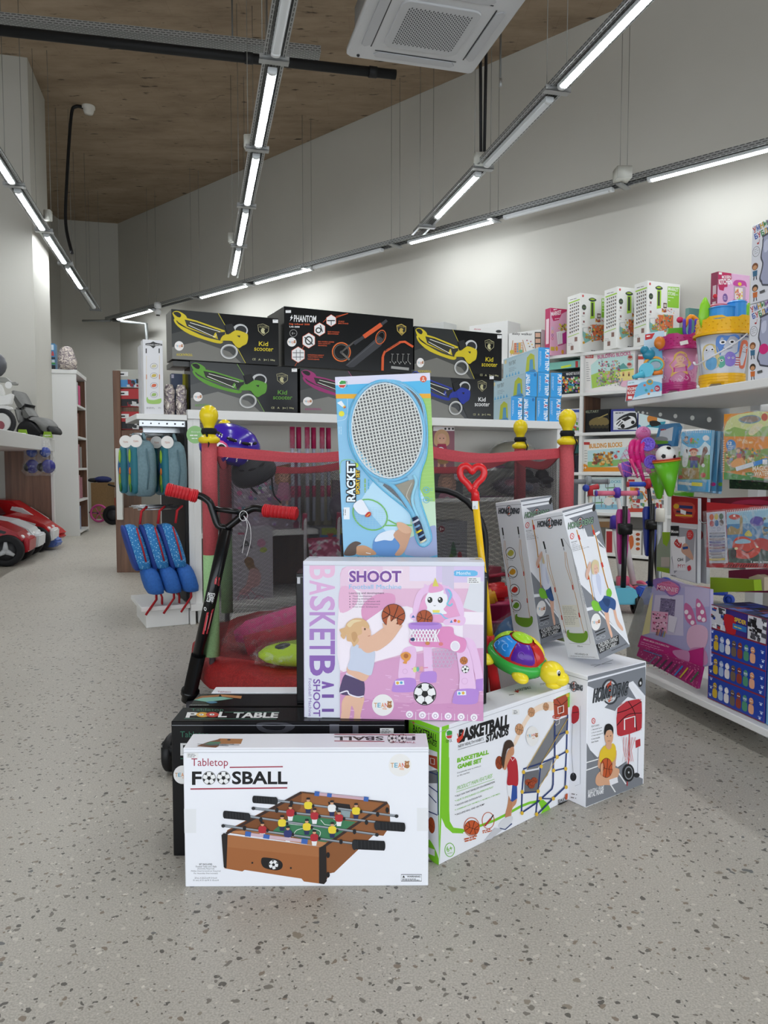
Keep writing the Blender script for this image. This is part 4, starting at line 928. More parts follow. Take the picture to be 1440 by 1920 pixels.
# boy
f.S('#d8a584', '1068,680 1075,640 1110,610 1190,600 1200,630 1170,690 1120,695 1085,700').P('#e9e9ee', '1145,665 1190,650 1195,680 1150,698').S('#d8a584', '1085,600 1090,520 1110,490 1180,490 1182,560 1165,600').S('#e3c02f', '1090,520 1115,475 1140,480 1165,460 1182,490 1170,560 1100,575').S('#d8a584', '1120,400 1140,385 1165,400 1162,450 1142,470 1122,450').S('#1c1a1a', '1115,400 1122,360 1145,350 1165,370 1166,410 1155,385 1130,390 1120,415').S('#d8a584', '1128,460 1155,460 1155,485 1140,495 1125,480')
f.L('#7a4a3a', 2, '1134,448 1150,446').E('#333', 1133, 420, 3).E('#333', 1152, 418, 3); bball(f, 1128, 598, 36, '#c0562c', 10, 56); f.S('#d8a584', '1165,560 1180,570 1172,610 1160,600').S('#d8a584', '1095,580 1108,575 1105,640 1094,620')
f.E('#c33', 1058, 335, 11, 17).E('#eee', 1058, 335, 7, 12).T('#c33', 1053, 342, 10, 14, '5', 0, .02)
f.T('#333', 1046, 372, 45, 10, 'FEATURES', -12, 0, up=4)
for i, t in enumerate(('1. Basketball game', '2. Key to assemble', '3. Freely adjustable lift', '4. Iron bracket', '   Iron frame')): f.T('#333', 1046, 392+17*i, (62, 60, 66, 50, 40)[i], 10, t, -14, .005, up=4)
f.R('#f0f0f3 r.4', 0, 0, 0, 0); f.T('#f0f0f3', 1024, 745, 94, 22, 'BASKETBALL FRAME', -17, .02, up=5).T('#f0f0f3', 1024, 768, 92, 26, 'METAL FRAME', -17, .05, up=5); f.S('#222', '1318,100 1328,92 1333,118 1326,140 1312,142 1308,120').E('#ddd', 1321, 122, 5, 9)
L_ = c.left((760, 1240, 3)); L_.S('#b7303a', '940,255 965,252 977,270 977,320 960,345 935,345', 2).L('#2a1013', 3, '940,290 975,285').E('#1d1e21', 945, 650, 18, 24).L('#9a9ca2', 2, '940,350 935,500 945,640').L('#9a9ca2', 1.5, '985,250 985,690 955,700')
hongdeng(L_, 900, 150, 98, 30, 9); L_.lines('#888', 935, 745, 40, 2, 20, 6, 10, 4)
t = c.top((1060, 1100, 3.789)); t.L('#8a8c92', 3, '205,570 340,520').L('#a9abb0', 3, '180,560 330,545')
flaps(c); c.done()

# ---------------------------------------------------------------- two leaning swing cartons
K = (880, 880, 4)
def swing_box(px_, roll, w, L, Q1, Q2, label, icons, z):
    th = math.radians(roll); b = ang(15)
    n = b; r = V3((b.y, -b.x, 0)); r2 = r*math.cos(th)+UP*math.sin(th); u2 = -r*math.sin(th)+UP*math.cos(th)
    e1 = (n-r2).normalized(); e2 = (n+r2).normalized()
    BC = atZ(px_[0], px_[1], z+.7071*math.sin(th)*w)
    c = carton('swing_carton', label, 'carton', BC, e2*w, u2*L, e1*w, '#e4e5ea r.38', 'leaning swing cartons')
    f = c.front(K, Q2); g = c.left(K, Q1)
    # broad printed side with the child
    f.P(GY, '640,310 960,290 1000,470 1035,640 985,610 960,540 890,530 830,440 690,350').P('#e9eaee', '690,335 945,315 950,335 690,355').P('#e9eaee', '690,365 955,345 957,360 695,385').P('#e9eaee', '935,520 985,505 990,520 945,545').L('#e9eaee', 12, '860,470 890,545 945,540 1040,640 1080,740')
    f.P(GY, '830,860 960,990 980,1030 875,1035').P(GY, '880,1060 980,1050 1040,1130 1225,1360 975,1430').L('#eceef2', 14, '975,1075 1225,1340').L('#eceef2', 8, '880,1050 975,1040')
    hongdeng(f, 735, 455, 198, 42, -3, '#86a58c')
    for p in ('803,470 830,560 860,660 900,830 930,985', '925,455 960,560 1000,740 1030,860 1052,925'): f.L('#d69a2b', 7, p).L('#a66a1d', 2, p)
    for x, y in ((820, 525), (938, 508), (885, 815), (1002, 745)): f.L('#cf3a2c', 14, [(x-4, y-16), (x+6, y+18)])
    f.S('#7cc23a', '915,1000 940,990 1000,1040 990,1070 940,1065 918,1030').S('#7cc23a', '1035,935 1060,920 1078,955 1065,985 1040,985')
    f.S('#e2b49c', '1020,1060 1050,1090 1060,1180 1082,1260 1070,1275 1040,1180 1020,1110').S('#e2b49c', '1085,1040 1108,1080 1125,1150 1165,1215 1162,1240 1120,1190 1095,1110')
    f.S('#31558c', '970,1000 1000,965 1070,985 1108,1020 1100,1080 1060,1060 1045,1090 1020,1085 990,1055').S('#22406e', '1000,985 1060,1000 1050,1050 1020,1030')
    f.S('#dfe3f2', '915,810 950,790 1010,815 1020,880 1015,960 985,1000 950,990 930,920').S('#c9cfe4', '950,800 985,830 990,960 960,900')
    f.S('#d9b3a0', '865,790 900,710 912,740 890,800 880,830').S('#e2b8a4', '930,740 955,728 970,750 965,795 945,805 930,780').S('#d8c79d', '918,790 915,730 935,702 965,712 975,745 972,800 960,745 940,735 930,770 935,805').L('#b0604c', 3, '942,788 955,792').E('#444', 942, 765, 2.5).E('#444', 958, 762, 2.5)
    f.E('#c33', 765, 508, 17, 22).E('#eee', 765, 508, 12, 16).T('#c33', 758, 517, 14, 18, '5', 0, .02); f.T('#333', 757, 556, 48, 9, 'FEATURES', -3)
    for i, t in enumerate(('1.Swing', '2.Easy to carry', '3.Adjustable height', '4.High quality nylon rope', '5.The bearing capacity is up to 70kg')): f.T('#444', 762, 571+12*i, (32, 52, 72, 92, 138)[i], 8, t, -5)
    f.R('#17181a', 0, 0, 0, 0); f.P('#17181a', '945,1315 1130,1265 1135,1330 975,1385'); f.T('#f0f0f0', 966, 1342, 160, 34, 'CHILDREN SWING', -13, 0, up=-4).T('#f0f0f0', 978, 1374, 140, 30, 'EASY TO CARRY', -13, 0, up=-4).T('#222', 1075, 1382, 132, 11, 'THRONE WITH ADJUSTABLE HEIGHT', -18, .01); f.S('#222', '935,325 950,315 955,350 945,365 930,355').L('#111', 8, '940,1224 1020,1203').L('#111', 8, '950,1246 1024,1224').O_('#aeb0b5', 965, 1270, 18, 4, 12); f.O_('#aeb0b5', 1005, 1262, 18, 4, 12)
    # narrow side
    q = g; q.c = K
    hongdeng(q, 502, 470, 188, 42, -13.5)
    for s in (0, 1):
        x0, y0 = ((543, 570), (682, 528))[s]
        q.L('#1d1e20', 12, [(x0, y0), (x0+14, y0+58)]).L('#8a8c90', 6, [(x0+16, y0+62), (x0+20, y0+85)])
        q.L('#c98f33', 3, [(x0+24, y0+95), (x0+30, y0+200), (x0+88, y0+370), (x0+100, y0+400)]).L('#c98f33', 3, [(x0+34, y0+95), (x0+50, y0+200), (x0+96, y0+370)]).L('#c98f33', 3.5, [(x0+100, y0+395), (x0+150, y0+620), (x0+176, y0+720)])
        for d in (340, 550): q.L('#c33b2e', 9, [(x0+d*.24, y0+d), (x0+d*.24+6, y0+d+36)])
    q.S('#6f9a2e', '718,1240 735,1228 745,1250 850,1235 860,1215 880,1222 882,1270 850,1310 790,1322 735,1305 718,1270')
    if icons:
        for i, (x, y, col) in enumerate(((655, 800, '#b7b04a'), (685, 945, '#d69a2b'), (715, 1085, '#c7352b'), (740, 1210, '#6f9a2e'))):
            q.E('#333', x-20, y-50, 46, 46).E('#e6e7ea', x-20, y-50, 41, 41).S(col, [(x-50, y-35), (x-25, y-75), (x+5, y-70), (x+5, y-45), (x-20, y-25)]).lines('#777', x-50, y+8, 60, 1, 10, 3, -4, i)
    else:
        q.P('#e3e1d8', '678,1040 800,1018 822,1190 705,1210'); q.lines('#6b6b66', 684, 1052, 108, 7, 10, 2, -9, 3); q.lines('#6b6b66', 696, 1128, 112, 6, 12, 2.5, -9, 5)
        q.T('#444', 783, 712, 300, 17, 'ADJUSTABLE HEIGHT 120-210cm', 76, .008, up=70).L('#555', 1.5, '698,522 760,600 905,1310').L('#555', 1.5, '735,1335 900,1318').T('#444', 800, 1355, 42, 14, '30cm', -8).T('#444', 694, 1262, 20, 30, '16', -8)
    q.T('#333', 780, 1420, 105, 14, 'NO.HD632-1X', -5, .01).T('#555', 740, 1445, 205, 11, '( PACKAGE INCLUDE INSTRUCTIONS )', -6)
    flaps(c); ob = c.done(); stick(f, 948, 1148, (40, 62), ob, 2); return ob
swing_box((1124, 1237), 14.5, .122, .415, ((465, 395), (690, 320), (975, 1430), (725, 1455)), ((690, 320), (945, 300), (1225, 1360), (975, 1430)),
          'front swing carton tilted left on the hoop carton, with a measured drawing of the swing', False, .356)
q2 = ((465, 395), (690, 320), (975, 1430), (725, 1455))
swing_box((1014, 1208), 8.5, .122, .435, q2, ((690, 320), (945, 300), (1225, 1360), (975, 1430)), 'rear swing carton half hidden behind its twin, with four round detail pictures', True, .356)

# ---------------------------------------------------------------- toy turtle
hd, tl = atY(1035, 1262, 1.905), atY(935, 1212, 1.985)
fx = (hd-tl).normalized(); upg = V3((.3, -.42, .86)); uz = (upg-fx*upg.dot(fx)).normalized(); ly = uz.cross(fx)
TM = Matrix((fx, ly, uz)).transposed().to_4x4(); TC = tl.lerp(hd, .36)
tur = thing('toy_turtle', 'colourful plastic toy turtle with a yellow head, perched on the green and white carton', 'toy', TC)
m = MB(); m.lathe([(0, -.034), (.05, -.034), (.068, -.024), (.076, -.006), (.074, .004), (.06, .012), (0, .012)], '#3fae49 r.22', TM, 32, True, 1.1, .88)
m.tube([TM @ V3(p) for p in ((.05, 0, -.004), (.078, 0, -.002))], [.026, .02], '#3fae49 r.22', 14); m.build('belly', tur)
def shell_patch(a0, a1, t0, t1, col, name='shell_panel', k=1.0, n=8):
    mb = MB(); g = []
    for L in (0, 1):
        for i in range(n+1):
            row = []
            for j in range(n+1):
                a = math.radians(a0+(a1-a0)*i/n); t = math.radians(t0+(t1-t0)*j/n)
                e = min(i, n-i, j, n-j); s = (.955, 1.0, 1.012, 1.015, 1.015)[min(e, 4)] if L == 0 else .9
                row.append(TM @ V3((.074*s*k*math.cos(a)*math.cos(t), .060*s*k*math.sin(a)*math.cos(t), .006+.058*s*k*math.sin(t))))
            g.append(row)
    mb.sheet(g[:n+1], col); return mb.build(name, tur)
BLU, PUR, LIM, YEL, RED2 = '#2f8fe0 r.2', '#5b2a9c r.2', '#a6d62c r.2', '#f4dc34 r.22', '#c4302c r.25'
m = MB(); m.lathe([(.068, .004), (.066, .018), (.058, .032), (.042, .046), (.02, .054), (0, .056)], RED2, TM, 28, True, 1.05, .86); m.build('shell_core', tur)
for a0, a1, t0, t1, col in ((205, 268, 8, 62, BLU), (272, 330, 8, 62, PUR), (150, 200, 8, 60, LIM), (20, 88, 8, 62, YEL), (92, 145, 8, 60, '#e0862c r.2'), (335, 375, 8, 58, '#c4302c r.2')): shell_patch(a0, a1, t0, t1, col)
shell_patch(0, 360, 66, 90, LIM, 'shell_top', n=12)
m = MB()
for ca_, cb_ in ((225, 30), (250, 40), (295, 38)):
    pts = []
    for i in range(14):
        q = i/13*5.2; r = 5+i*.7; a = math.radians(ca_+r*math.cos(q)*.9); t = math.radians(cb_-5+r*math.sin(q)*.8)
        pts.append(TM @ V3((.0755*math.cos(a)*math.cos(t), .0612*math.sin(a)*math.cos(t), .006+.0595*math.sin(t))))
    m.tube(pts, .0013, '#7ab8f0 r.2' if ca_ < 270 else '#7a4ab8 r.2', 5)
m.build('relief_swirl', tur)
for sx, sy in ((-1, -1), (1, -1), (-1, 1), (1, 1)):
    m = MB(); p = TM @ V3((.052*sx-.012, .056*sy, -.018)); m.ball(p, (.026, .02, .014), YEL, 16, TM.to_3x3().to_4x4() @ Matrix.Rotation(.4*sx*sy, 4, 'Z')); m.build('foot', tur)
m = MB(); hc = hd; m.ball(hc, (.034, .031, .031), YEL, 22, TM.to_3x3().to_4x4()); m.ball(hc+V3((.020, -.012, -.012)), (.022, .022, .019), YEL, 16); m.ball(hc+V3((.004, -.006, -.028)), (.022, .02, .012), YEL, 14); hdob = m.build('head', tur)
ev = V3((.010, -.0285, .008)); m = MB(); m.ball(hc+ev, (.0055, .004, .0085), '#f5f5f5 r.2', 12); m.ball(hc+ev+V3((.001, -.0025, -.001)), (.0038, .003, .0065), '#111111 r.15', 12); m.ball(hc+ev+V3((.0005, -.0055, .002)), .0016, '#ffffff r.2', 8); m.build('eye', tur)
m = MB(); p = atY(952, 1243, 1.99); m.tube([p, p+V3((.01, .018, 0))], .019, '#c4242a r.25', 18); m.tube([p+V3((0, -.001, 0)), p+V3((0.001, -.004, 0))], .011, '#8c161b r.3', 14); m.build('wheel', tur)
m = MB(); m.tube(catmull([p+V3((0, 0, -.018)), p+V3((.03, -.01, -.024)), p+V3((.055, -.02, -.015))], 5), .0022, '#3f7cd0 r.3', 6); m.build('pull_cord', tur)
for o in list(tur.children): o.data.transform(Matrix.Identity(4))
for o in tur.children:                                   # local coordinates for the shell, world ones for head and wheel
    if o.name.split('.')[0] in ('head', 'eye', 'wheel', 'pull_cord'): o.data.transform(Matrix.Translation(-TC))
# ---------------------------------------------------------------- heart-handled shovel
top, bot = atY(891, 925, 2.0), V3((.315, 2.03, .24)); low = atY(919, 1194, 2.02)
sh = thing('toy_shovel', 'yellow toy shovel with a red heart-shaped handle behind the pink carton', 'toy shovel', (bot.x, bot.y, 0))
m = MB(); m.tube([top+V3((0, 0, -.015)), low], .0092, '#f2c21c r.25', 14); _adopt(m, 'shaft', sh)  if 0 else _adopt(m, 'shaft', sh, 'yellow shaft', None)
m = MB(); h = atY(886, 899, 2.0)
hp = [(0, -.028), (.012, -.010), (.026, .004), (.031, .018), (.026, .031), (.013, .035), (.003, .028), (-.001, .021), (-.006, .028), (-.016, .036), (-.029, .033), (-.034, .02), (-.029, .004), (-.013, -.012)]
m.tube([h+V3((x, 0, z)) for x, z in [(v.x, v.y) for v in catmull([(a, b, 0) for a, b in hp], 4, True)]], .0058, '#d8262a r.22', 10, True, flat=1.6)
m.tube([h+V3((0, 0, -.024)), top+V3((0, 0, .0)), top+V3((.001, 0, -.02))], [.009, .0105, .0125], '#d8262a r.22', 14); _adopt(m, 'heart_handle', sh, 'red heart-shaped handle', None)
m = MB(); m.tube([low+V3((0, 0, .004)), low+V3((.002, 0, -.05)), bot], [.0115, .013, .016], '#d8262a r.22', 14)
q = [(bot+V3((x, 0, z))) for x, z in ((-.06, 0), (.06, 0), (.065, -.12), (.05, -.2), (0, -.235), (-.05, -.2), (-.065, -.12))]; m.prism(q, (0, .012, 0), '#d8262a r.22', .004); _adopt(m, 'scoop', sh, 'red scoop', None)
m = MB(); f = Face(m, top+V3((-.009, -.0095, -.02)), (.018, 0, 0), (0, 0, -.022)); f.mb.hexa(top+V3((-.0085, -.0105, -.042)), (.015, 0, 0), (0, .001, 0), (0, 0, .022), '#e9e9e9'); f.O += V3((0, -.0012, 0)); f.H = homog(((0, 0), (1, 0), (1, 1), (0, 1))); f.T('#333', .5, .9, .3, .3, 'D5', 270); _adopt(m, 'price_label', sh, 'white price label', None)
# black arch
m = MB(); pts = [V3((.0, 2.12, .03)), V3((.0, 2.12, .55))] + [V3((.145+.145*-math.cos(a), 2.12, .68+.155*math.sin(a))) for a in [PI*i/14 for i in range(15)]] + [V3((.29, 2.12, .55)), V3((.29, 2.12, .03))]
m.tube(pts[1:-1] if 0 else pts, .011, '#141416 r.5', 10, flat=.8); m.build('black_arch', None, 'black arched tube rising behind the shovel and racket carton', 'arch')
# ================================================================== TRAMPOLINE WITH SAFETY NET
TCn = V3((-.01, 2.95, 0)); TR = .73
tr = thing('toddler_trampoline', 'round red children trampoline with a black safety net and yellow-capped foam poles', 'trampoline', TCn)
def circ(r, z, n=48, c=V3((0, 0, 0))): return [c+V3((r*math.cos(2*PI*i/n), r*math.sin(2*PI*i/n), z)) for i in range(n)]
def wav(r, z, amp, n=96, ph=0): return [V3(((r+amp*.3*math.sin(23*t+ph))*math.cos(t), (r+amp*.3*math.sin(23*t+ph))*math.sin(t), z+amp*math.sin(17*t+ph)*.5+amp*.4*math.sin(31*t))) for t in [2*PI*i/n for i in range(n)]]
m = MB(); m.loft([wav(.50, .222, .002), wav(.55, .238, .004), wav(.64, .243, .007, ph=1), wav(.71, .235, .006, ph=2), wav(.735, .215, .004, ph=2), wav(.74, .18, .005, ph=3), wav(.735, .150, .006, ph=3)], 'red_pad', False); m.build('edge_pad', tr)
m = MB(); m.lathe([(0, .212), (.3, .214), (.52, .224)], '#1a1b1d r.7 n3', None, 48); m.build('jumping_mat', tr)
m = MB(); m.tube(circ(.70, .2), .016, '#2a2a2c m.6 r.4', 8, True); m.build('frame_ring', tr)
posts = []
for i, deg in enumerate((-144.6, -83, -22, 38, 98, 157)):
    a = math.radians(deg); posts.append(V3((.725*math.cos(a), .725*math.sin(a), 0)))
posts[0] = V3((-.59, 2.53, 0))-TCn; posts[2] = V3((.66, 2.70, 0))-TCn; posts[3] = V3((.60, 3.30, 0))-TCn; posts[5] = V3((-.70, 3.30, 0))-TCn
for i, p in enumerate(posts):
    d = p.normalized()
    m = MB(); m.tube([d*.69+V3((0, 0, .2)), d*.70+V3((0, 0, .1)), d*.72+V3((0, 0, .012))], .014, '#1c1c1e m.5 r.4', 8); m.lathe([(0, 0), (.02, 0), (.02, .03), (0, .03)], '#101012', Matrix.Translation(d*.72), 12); m.build('leg', tr)
    m = MB(); m.tube([p+V3((0, 0, .20)), p+V3((0, 0, 1.0))], .011, '#8a8c90 m.7 r.3', 8); pole = m.build('pole', tr)
    zb = .6
    for z0, z1, col in ((.25, zb, '#93b983 r.85 n4'), (zb, .985, '#b44f55 r.85 n4')):
        m = MB(); m.tube([p+V3((0, 0, z0)), p+V3((0, 0, z1))], .026, col, 16); m.build('foam_sleeve', pole)
    m = MB(); YC = '#e2c81f r.25'
    m.lathe([(0, .98), (.028, .98), (.036, .988), (.036, .997), (.026, 1.004), (.0185, 1.012), (.0175, 1.035), (.021, 1.045), (.029, 1.058), (.0315, 1.072), (.030, 1.086), (.022, 1.1), (.011, 1.107), (0, 1.109)], YC, Matrix.Translation(p+V3((0, 0, -.003))), 20)
    cap = m.build('pole_cap', tr)
    m = MB(); m.tube(circ(.021, 1.018, 14, p), .0065, '#131316 r.8', 6, True, flat=1.8)
    q = p+V3((.012*d.x+.004, -.024, 1.015)); m.tube([q, q+V3((.012, -.004, -.03)), q+V3((.006, .012, -.075)), q+V3((.012, .02, -.12))], .006, '#131316 r.8', 6, flat=.4); m.build('strap', cap)
for i in range(6):
    a, b = posts[i], posts[(i+1) % 6]; n = 12; far = i in (3, 4)
    a, b = a*.965, b*.965; L = (b-a).length
    sag = .075 if far else .022 if i in (0, 1) else .05
    top = []; zt = .965
    for k in range(n+1):
        t = k/n; top.append(a.lerp(b, t)+V3((0, 0, zt-sag*(4*t*(1-t))+.004*math.sin(9*t+i))))
    g = []; uvs = []
    for r in range(7):
        row, ur = [], []
        for k in range(n+1):
            t = k/n; p = top[k].copy(); z = p.z+(.245-p.z)*r/6; bulge = .02*math.sin(PI*r/6)*math.sin(PI*t)
            q = a.lerp(b, t); o = q.normalized()*-bulge; row.append(V3((q.x+o.x, q.y+o.y, z))); ur.append((L*t, .75*r/6))
        g.append(row); uvs.append(ur)
    m = MB(); m.sheet(g, 'black_net', True, uvs); m.build('net_panel', tr)
    m = MB(); secs = []
    for k in range(n+1):
        p = top[k]; t = (b-a).normalized(); o = V3((t.y, -t.x, 0)); h = .030+.003*math.sin(7*k)
        secs.append([p+o*.002+V3((0, 0, .003)), p+o*.0035-V3((0, 0, h/2)), p+o*.002-V3((0, 0, h)), p-o*.002-V3((0, 0, h)), p-o*.003-V3((0, 0, h/2)), p-o*.002+V3((0, 0, .003))])
    m.loft(secs, '#c04c55 r.8 n6', True, False); m.build('top_band', tr)
# bagged toys lying on the trampoline
def bag(c, r, rot, col, label, cat='toy bag', group=None, film=True, name='bagged_toy', extra=()):
    root = thing(name, label, cat, c, group); M4 = Euler(rot).to_matrix().to_4x4()
    m = MB(); m.ball((0, 0, 0), r, col, 18, M4); m.build('contents', root)
    for (dc, dr, dcol) in extra: m = MB(); m.ball(M4 @ V3(dc), dr, dcol, 14, M4); m.build('toy', root)
    if film:
        m = MB(); rnd = random.Random(sum(map(ord, label))); k = [[rnd.uniform(.95, 1.16) for _ in range(16)] for _ in range(9)]
        rr_ = []
        for i in range(9):
            t = PI*i/8; rr_.append([M4 @ V3((r[0]*1.1*k[i][j]*max(.05, math.sin(t))*math.cos(2*PI*j/16), r[1]*1.1*k[i][j]*max(.05, math.sin(t))*math.sin(2*PI*j/16), -math.cos(t)*r[2]*1.15*k[i][0])) for j in range(16)])
        m.loft(rr_, 'crinkled_film'); m.build('plastic_bag', root)
    return root
m = MB(); pb = thing('bagged_noodle_set', 'bag with a fat pink and blue foam roll lying on the red trampoline', 'toy bag', (-.50, 2.66, .262))
M4 = Matrix.Rotation(math.radians(12), 4, 'Z') @ Matrix.Rotation(math.radians(-13), 4, 'Y')
m.tube([M4 @ V3((x, 0, .035)) for x in (-.03, .02, .2, .36)], [.02, .045, .052, .05], '#e84a90 r.55', 16); m.build('pink_roll', pb)
m = MB(); m.tube([M4 @ V3((x, -.05, .0)) for x in (.0, .26)], .04, '#cc3a4c r.55', 14); m.build('red_roll', pb)
m = MB(); m.tube([M4 @ V3((x, -.055, .02)) for x in (.26, .4)], .042, '#3a86d0 r.55', 14); m.build('blue_roll', pb)
m = MB(); m.tube([M4 @ V3((x, .06, .03)) for x in (0, .12, .38)], [.02, .042, .045], '#5f88a8 r.6', 14); m.build('grey_roll', pb)
m = MB(); m.loft([[M4 @ V3((x, (.1*s_)*math.cos(a)*(1+.1*math.sin(5*a+x*40)), .02+(.065*s_)*math.sin(a)*(1+.1*math.cos(4*a+x*50)))) for a in [2*PI*j/18 for j in range(18)]] for x, s_ in ((-.08, .2), (-.04, .75), (.04, 1.02), (.14, 1.08), (.24, 1.12), (.34, 1.05), (.42, .9))], 'crinkled_film'); m.build('plastic_bag', pb)
bag(V3((-.27, 2.46, .278)), (.15, .08, .042), (0, 0, .15), '#a8c81f r.5', 'bag of lime green swimming toys lying in front of the pink foam roll', extra=[((-.06, -.02, .02), (.04, .03, .02), '#1d1f22 r.4'), ((.03, -.045, .01), (.04, .02, .018), '#2f7fb0 r.4')])
# bucket toys in a mesh bag on the right
bk = thing('bagged_beach_set', 'stack of red, yellow and pink beach moulds bagged on the trampoline right side', 'toy bag', (.36, 2.55, .245))
for z, r, col, nm in ((.0, .085, '#7f1f44 r.4', 'tub'), (.07, .082, '#9c2358 r.4', 'tub'), (.13, .088, '#a32a52 r.4', 'tub')):
    m = MB(); m.lathe([(0, z), (r*.8, z), (r, z+.06), (r*1.06, z+.06), (r*1.06, z+.068), (0, z+.068)], col, None, 22); m.build(nm, bk)
m = MB(); m.box(-.06, -.06, .2, .05, .06, .26, '#b51f22 r.35', .012, Matrix.Rotation(.3, 4, 'Z')); m.build('block_mould', bk)
m = MB(); m.box(-.03, -.09, .18, .08, -.01, .235, '#c98a1c r.4', .01, Matrix.Rotation(-.3, 4, 'Y')); m.build('block_mould', bk)
m = MB(); m.box(-.05, -.04, .26, .06, .05, .31, '#8c1b33 r.4', .02, Matrix.Rotation(.6, 4, 'Z')); m.build('block_mould', bk)
bag(V3((.42, 2.36, .33)), (.075, .05, .1), (0, .2, 0), '#2a5a86 r.5', 'blue bag of small toy animals leaning behind the turtle', extra=[((.02, -.035, .03), (.025, .02, .025), '#8a7a72 r.4'), ((-.02, -.035, -.02), (.025, .02, .02), '#2c6b4c r.4'), ((.015, -.04, -.05), (.03, .02, .02), '#1f4f38 r.4')])

# ================================================================== STUNT SCOOTER
B, T = V3((-.672, 2.535, .11)), atY(425, 990, 2.40)
sc_ = thing('stunt_scooter', 'black stunt scooter with red handlebar grips leaning against the trampoline net', 'scooter', (-.66, 2.35, 0))
BKM = '#0e0e10 r.25'; RG = '#c9242c r.5'
ax = (T-B).normalized()
m = MB(); m.tube([B+ax*.0, T], .0205, BKM, 20); _adopt(m, 'stem', sc_, None, None)
m = MB(); m.tube([B-ax*.02, B+ax*.004, B+ax*.005, B+ax*.022, B+ax*.023, B+ax*.16], [.0245, .0245, .031, .031, .0245, .0245], BKM, 20); _adopt(m, 'head_tube', sc_, None, None)
def q(x, y, d=0): return atY(x, y, 2.40+d)
m = MB(); m.tube(catmull([T+ax*.0, q(409, 985), q(399, 958), q(393, 942), q(380, 932), q(364, 927, -.01)], 5), .0115, BKM, 14)
m.tube(catmull([T+ax*.0, q(444, 975), q(458, 962), q(472, 954), q(484, 953), q(498, 956, -.01)], 5), .0115, BKM, 14)
m.tube([q(396, 953), q(462, 962)], .0092, BKM, 12); _adopt(m, 'handlebar', sc_, None, None)
for p0, p1 in ((q(371, 931, -.012), q(311, 917, -.03)), (q(494, 957, -.012), q(557, 963, -.04))):
    m = MB(); d = (p1-p0); L = d.length; d.normalize(); m.tube([p0+d*t for t in (0, .004, .004, L-.003, L)], [.016, .02, .0195, .0195, .016], RG, 20)
    for t in (.006, .012, .018, L-.018, L-.012, L-.006): m.tube([p0+d*(t-.002), p0+d*(t+.002)], .0213, RG, 20)
    for k in range(5): m.tube([p0+d*(.028+k*(L-.05)/5), p0+d*(.03+k*(L-.05)/5+.008)], .0203, '#b81f27 r.5', 20)
    _adopt(m, 'grip', sc_, 'red ribbed grip', None)
class TubeFace(Face):
    """prints on the near side of a tube A-B with radius r"""
    def __init__(s, mb, A, Bp, r, crop):
        s.mb = mb; s.A = A; s.ax = (Bp-A).normalized(); s.r = r; s.c = crop; s.lay = []; s.H = None; s.eps = .0004
    def put(s, pts, faces, col, rough=''):
        out = []
        d0 = (s.A-EYE).normalized(); Nn = (d0-s.ax*d0.dot(s.ax)).normalized()
        side = s.ax.cross(Nn)
        for x, y in pts:
            p = atplane(s.c[0]+x/s.c[2], s.c[1]+y/s.c[2], s.A, Nn)-s.A
            w = p.dot(side); w = max(-s.r*.97, min(s.r*.97, w)); h = math.sqrt(s.r**2-w**2)+s.eps*(1+len(s.lay)*.02)
            out.append(s.A+s.ax*p.dot(s.ax)+side*w-Nn*h)
        s.lay.append(0); k = s.mb.mi(col); vs = [s.mb.bm.verts.new(p) for p in out]
        for f in faces: g = s.mb.bm.faces.new([vs[i] for i in f]); g.material_index = k
m = MB(); f = TubeFace(m, B, T, .0205, (300, 1000, 4.8))
f.T('#e8e8e8', 428, 552, 66, 42, 'PEED', 5, .05, up=14).T('#e8e8e8', 422, 592, 62, 38, 'LIFE', 5, .05, up=14).L('#e8e8e8', 5, '410,600 476,606').E('#e8e8e8', 411, 660, 13, 16).E('#222', 411, 660, 8, 10)
for p in ('500,385 520,365 512,440 492,432', '532,378 544,380 535,462 522,448', '425,690 445,684 402,884 386,880', '470,670 488,662 476,700 430,886 420,880'): f.P('#c9444c', p)
for p in ('506,392 514,388 506,428', '430,720 438,716 412,850', '462,705 470,700 440,840'): f.L('#e8c9c9', 3, p)
_adopt(m, 'stem_decal', sc_, 'white and red lettering on the stem', None)
m = MB(); dk = [V3((-.70, 2.2, .085)), V3((-.645, 2.2, .085)), V3((-.625, 2.50, .095)), V3((-.72, 2.50, .095))]
SX = V3((.035, 0, 0))
dk = [V3((-.672, 2.17, .085)), V3((-.575, 2.17, .085)), V3((-.575, 2.45, .095)), V3((-.63, 2.56, .1)), V3((-.70, 2.56, .1)), V3((-.688, 2.45, .095))]
dk = [p+SX*(.75 if p.y < 2.5 else .3) for p in dk]; m.prism(dk, (0, 0, -.02), '#4e4e53 r.55', .004)
for y in (2.27, 2.35, 2.42): m.hexa((-.63, y, .0905), (.03, .0, .0012), (.01, .03, .0012), (0, 0, .001), '#b0343c')
_adopt(m, 'deck', sc_, None, None)
def wheel(c, r, w, axis, root, name='wheel', tyre='#131315 r.5', hub='#2b2b2e r.4'):
    m = MB(); axis = V3(axis).normalized(); M4 = axis.to_track_quat('Z', 'Y').to_matrix().to_4x4(); M4.translation = c
    m.lathe([(r*.62, -w*.42), (r*.9, -w*.5), (r, -w*.3), (r, w*.3), (r*.9, w*.5), (r*.62, w*.42)], tyre, M4, 28)
    o = _adopt(m, name, root, None, None)
    m = MB(); m.lathe([(0, -w*.3), (r*.2, -w*.36), (r*.3, -w*.2), (r*.62, -w*.3), (r*.62, w*.3), (r*.3, w*.2), (r*.2, w*.36), (0, w*.3)], hub, M4, 20); _adopt(m, 'hub', o, None, None); return o
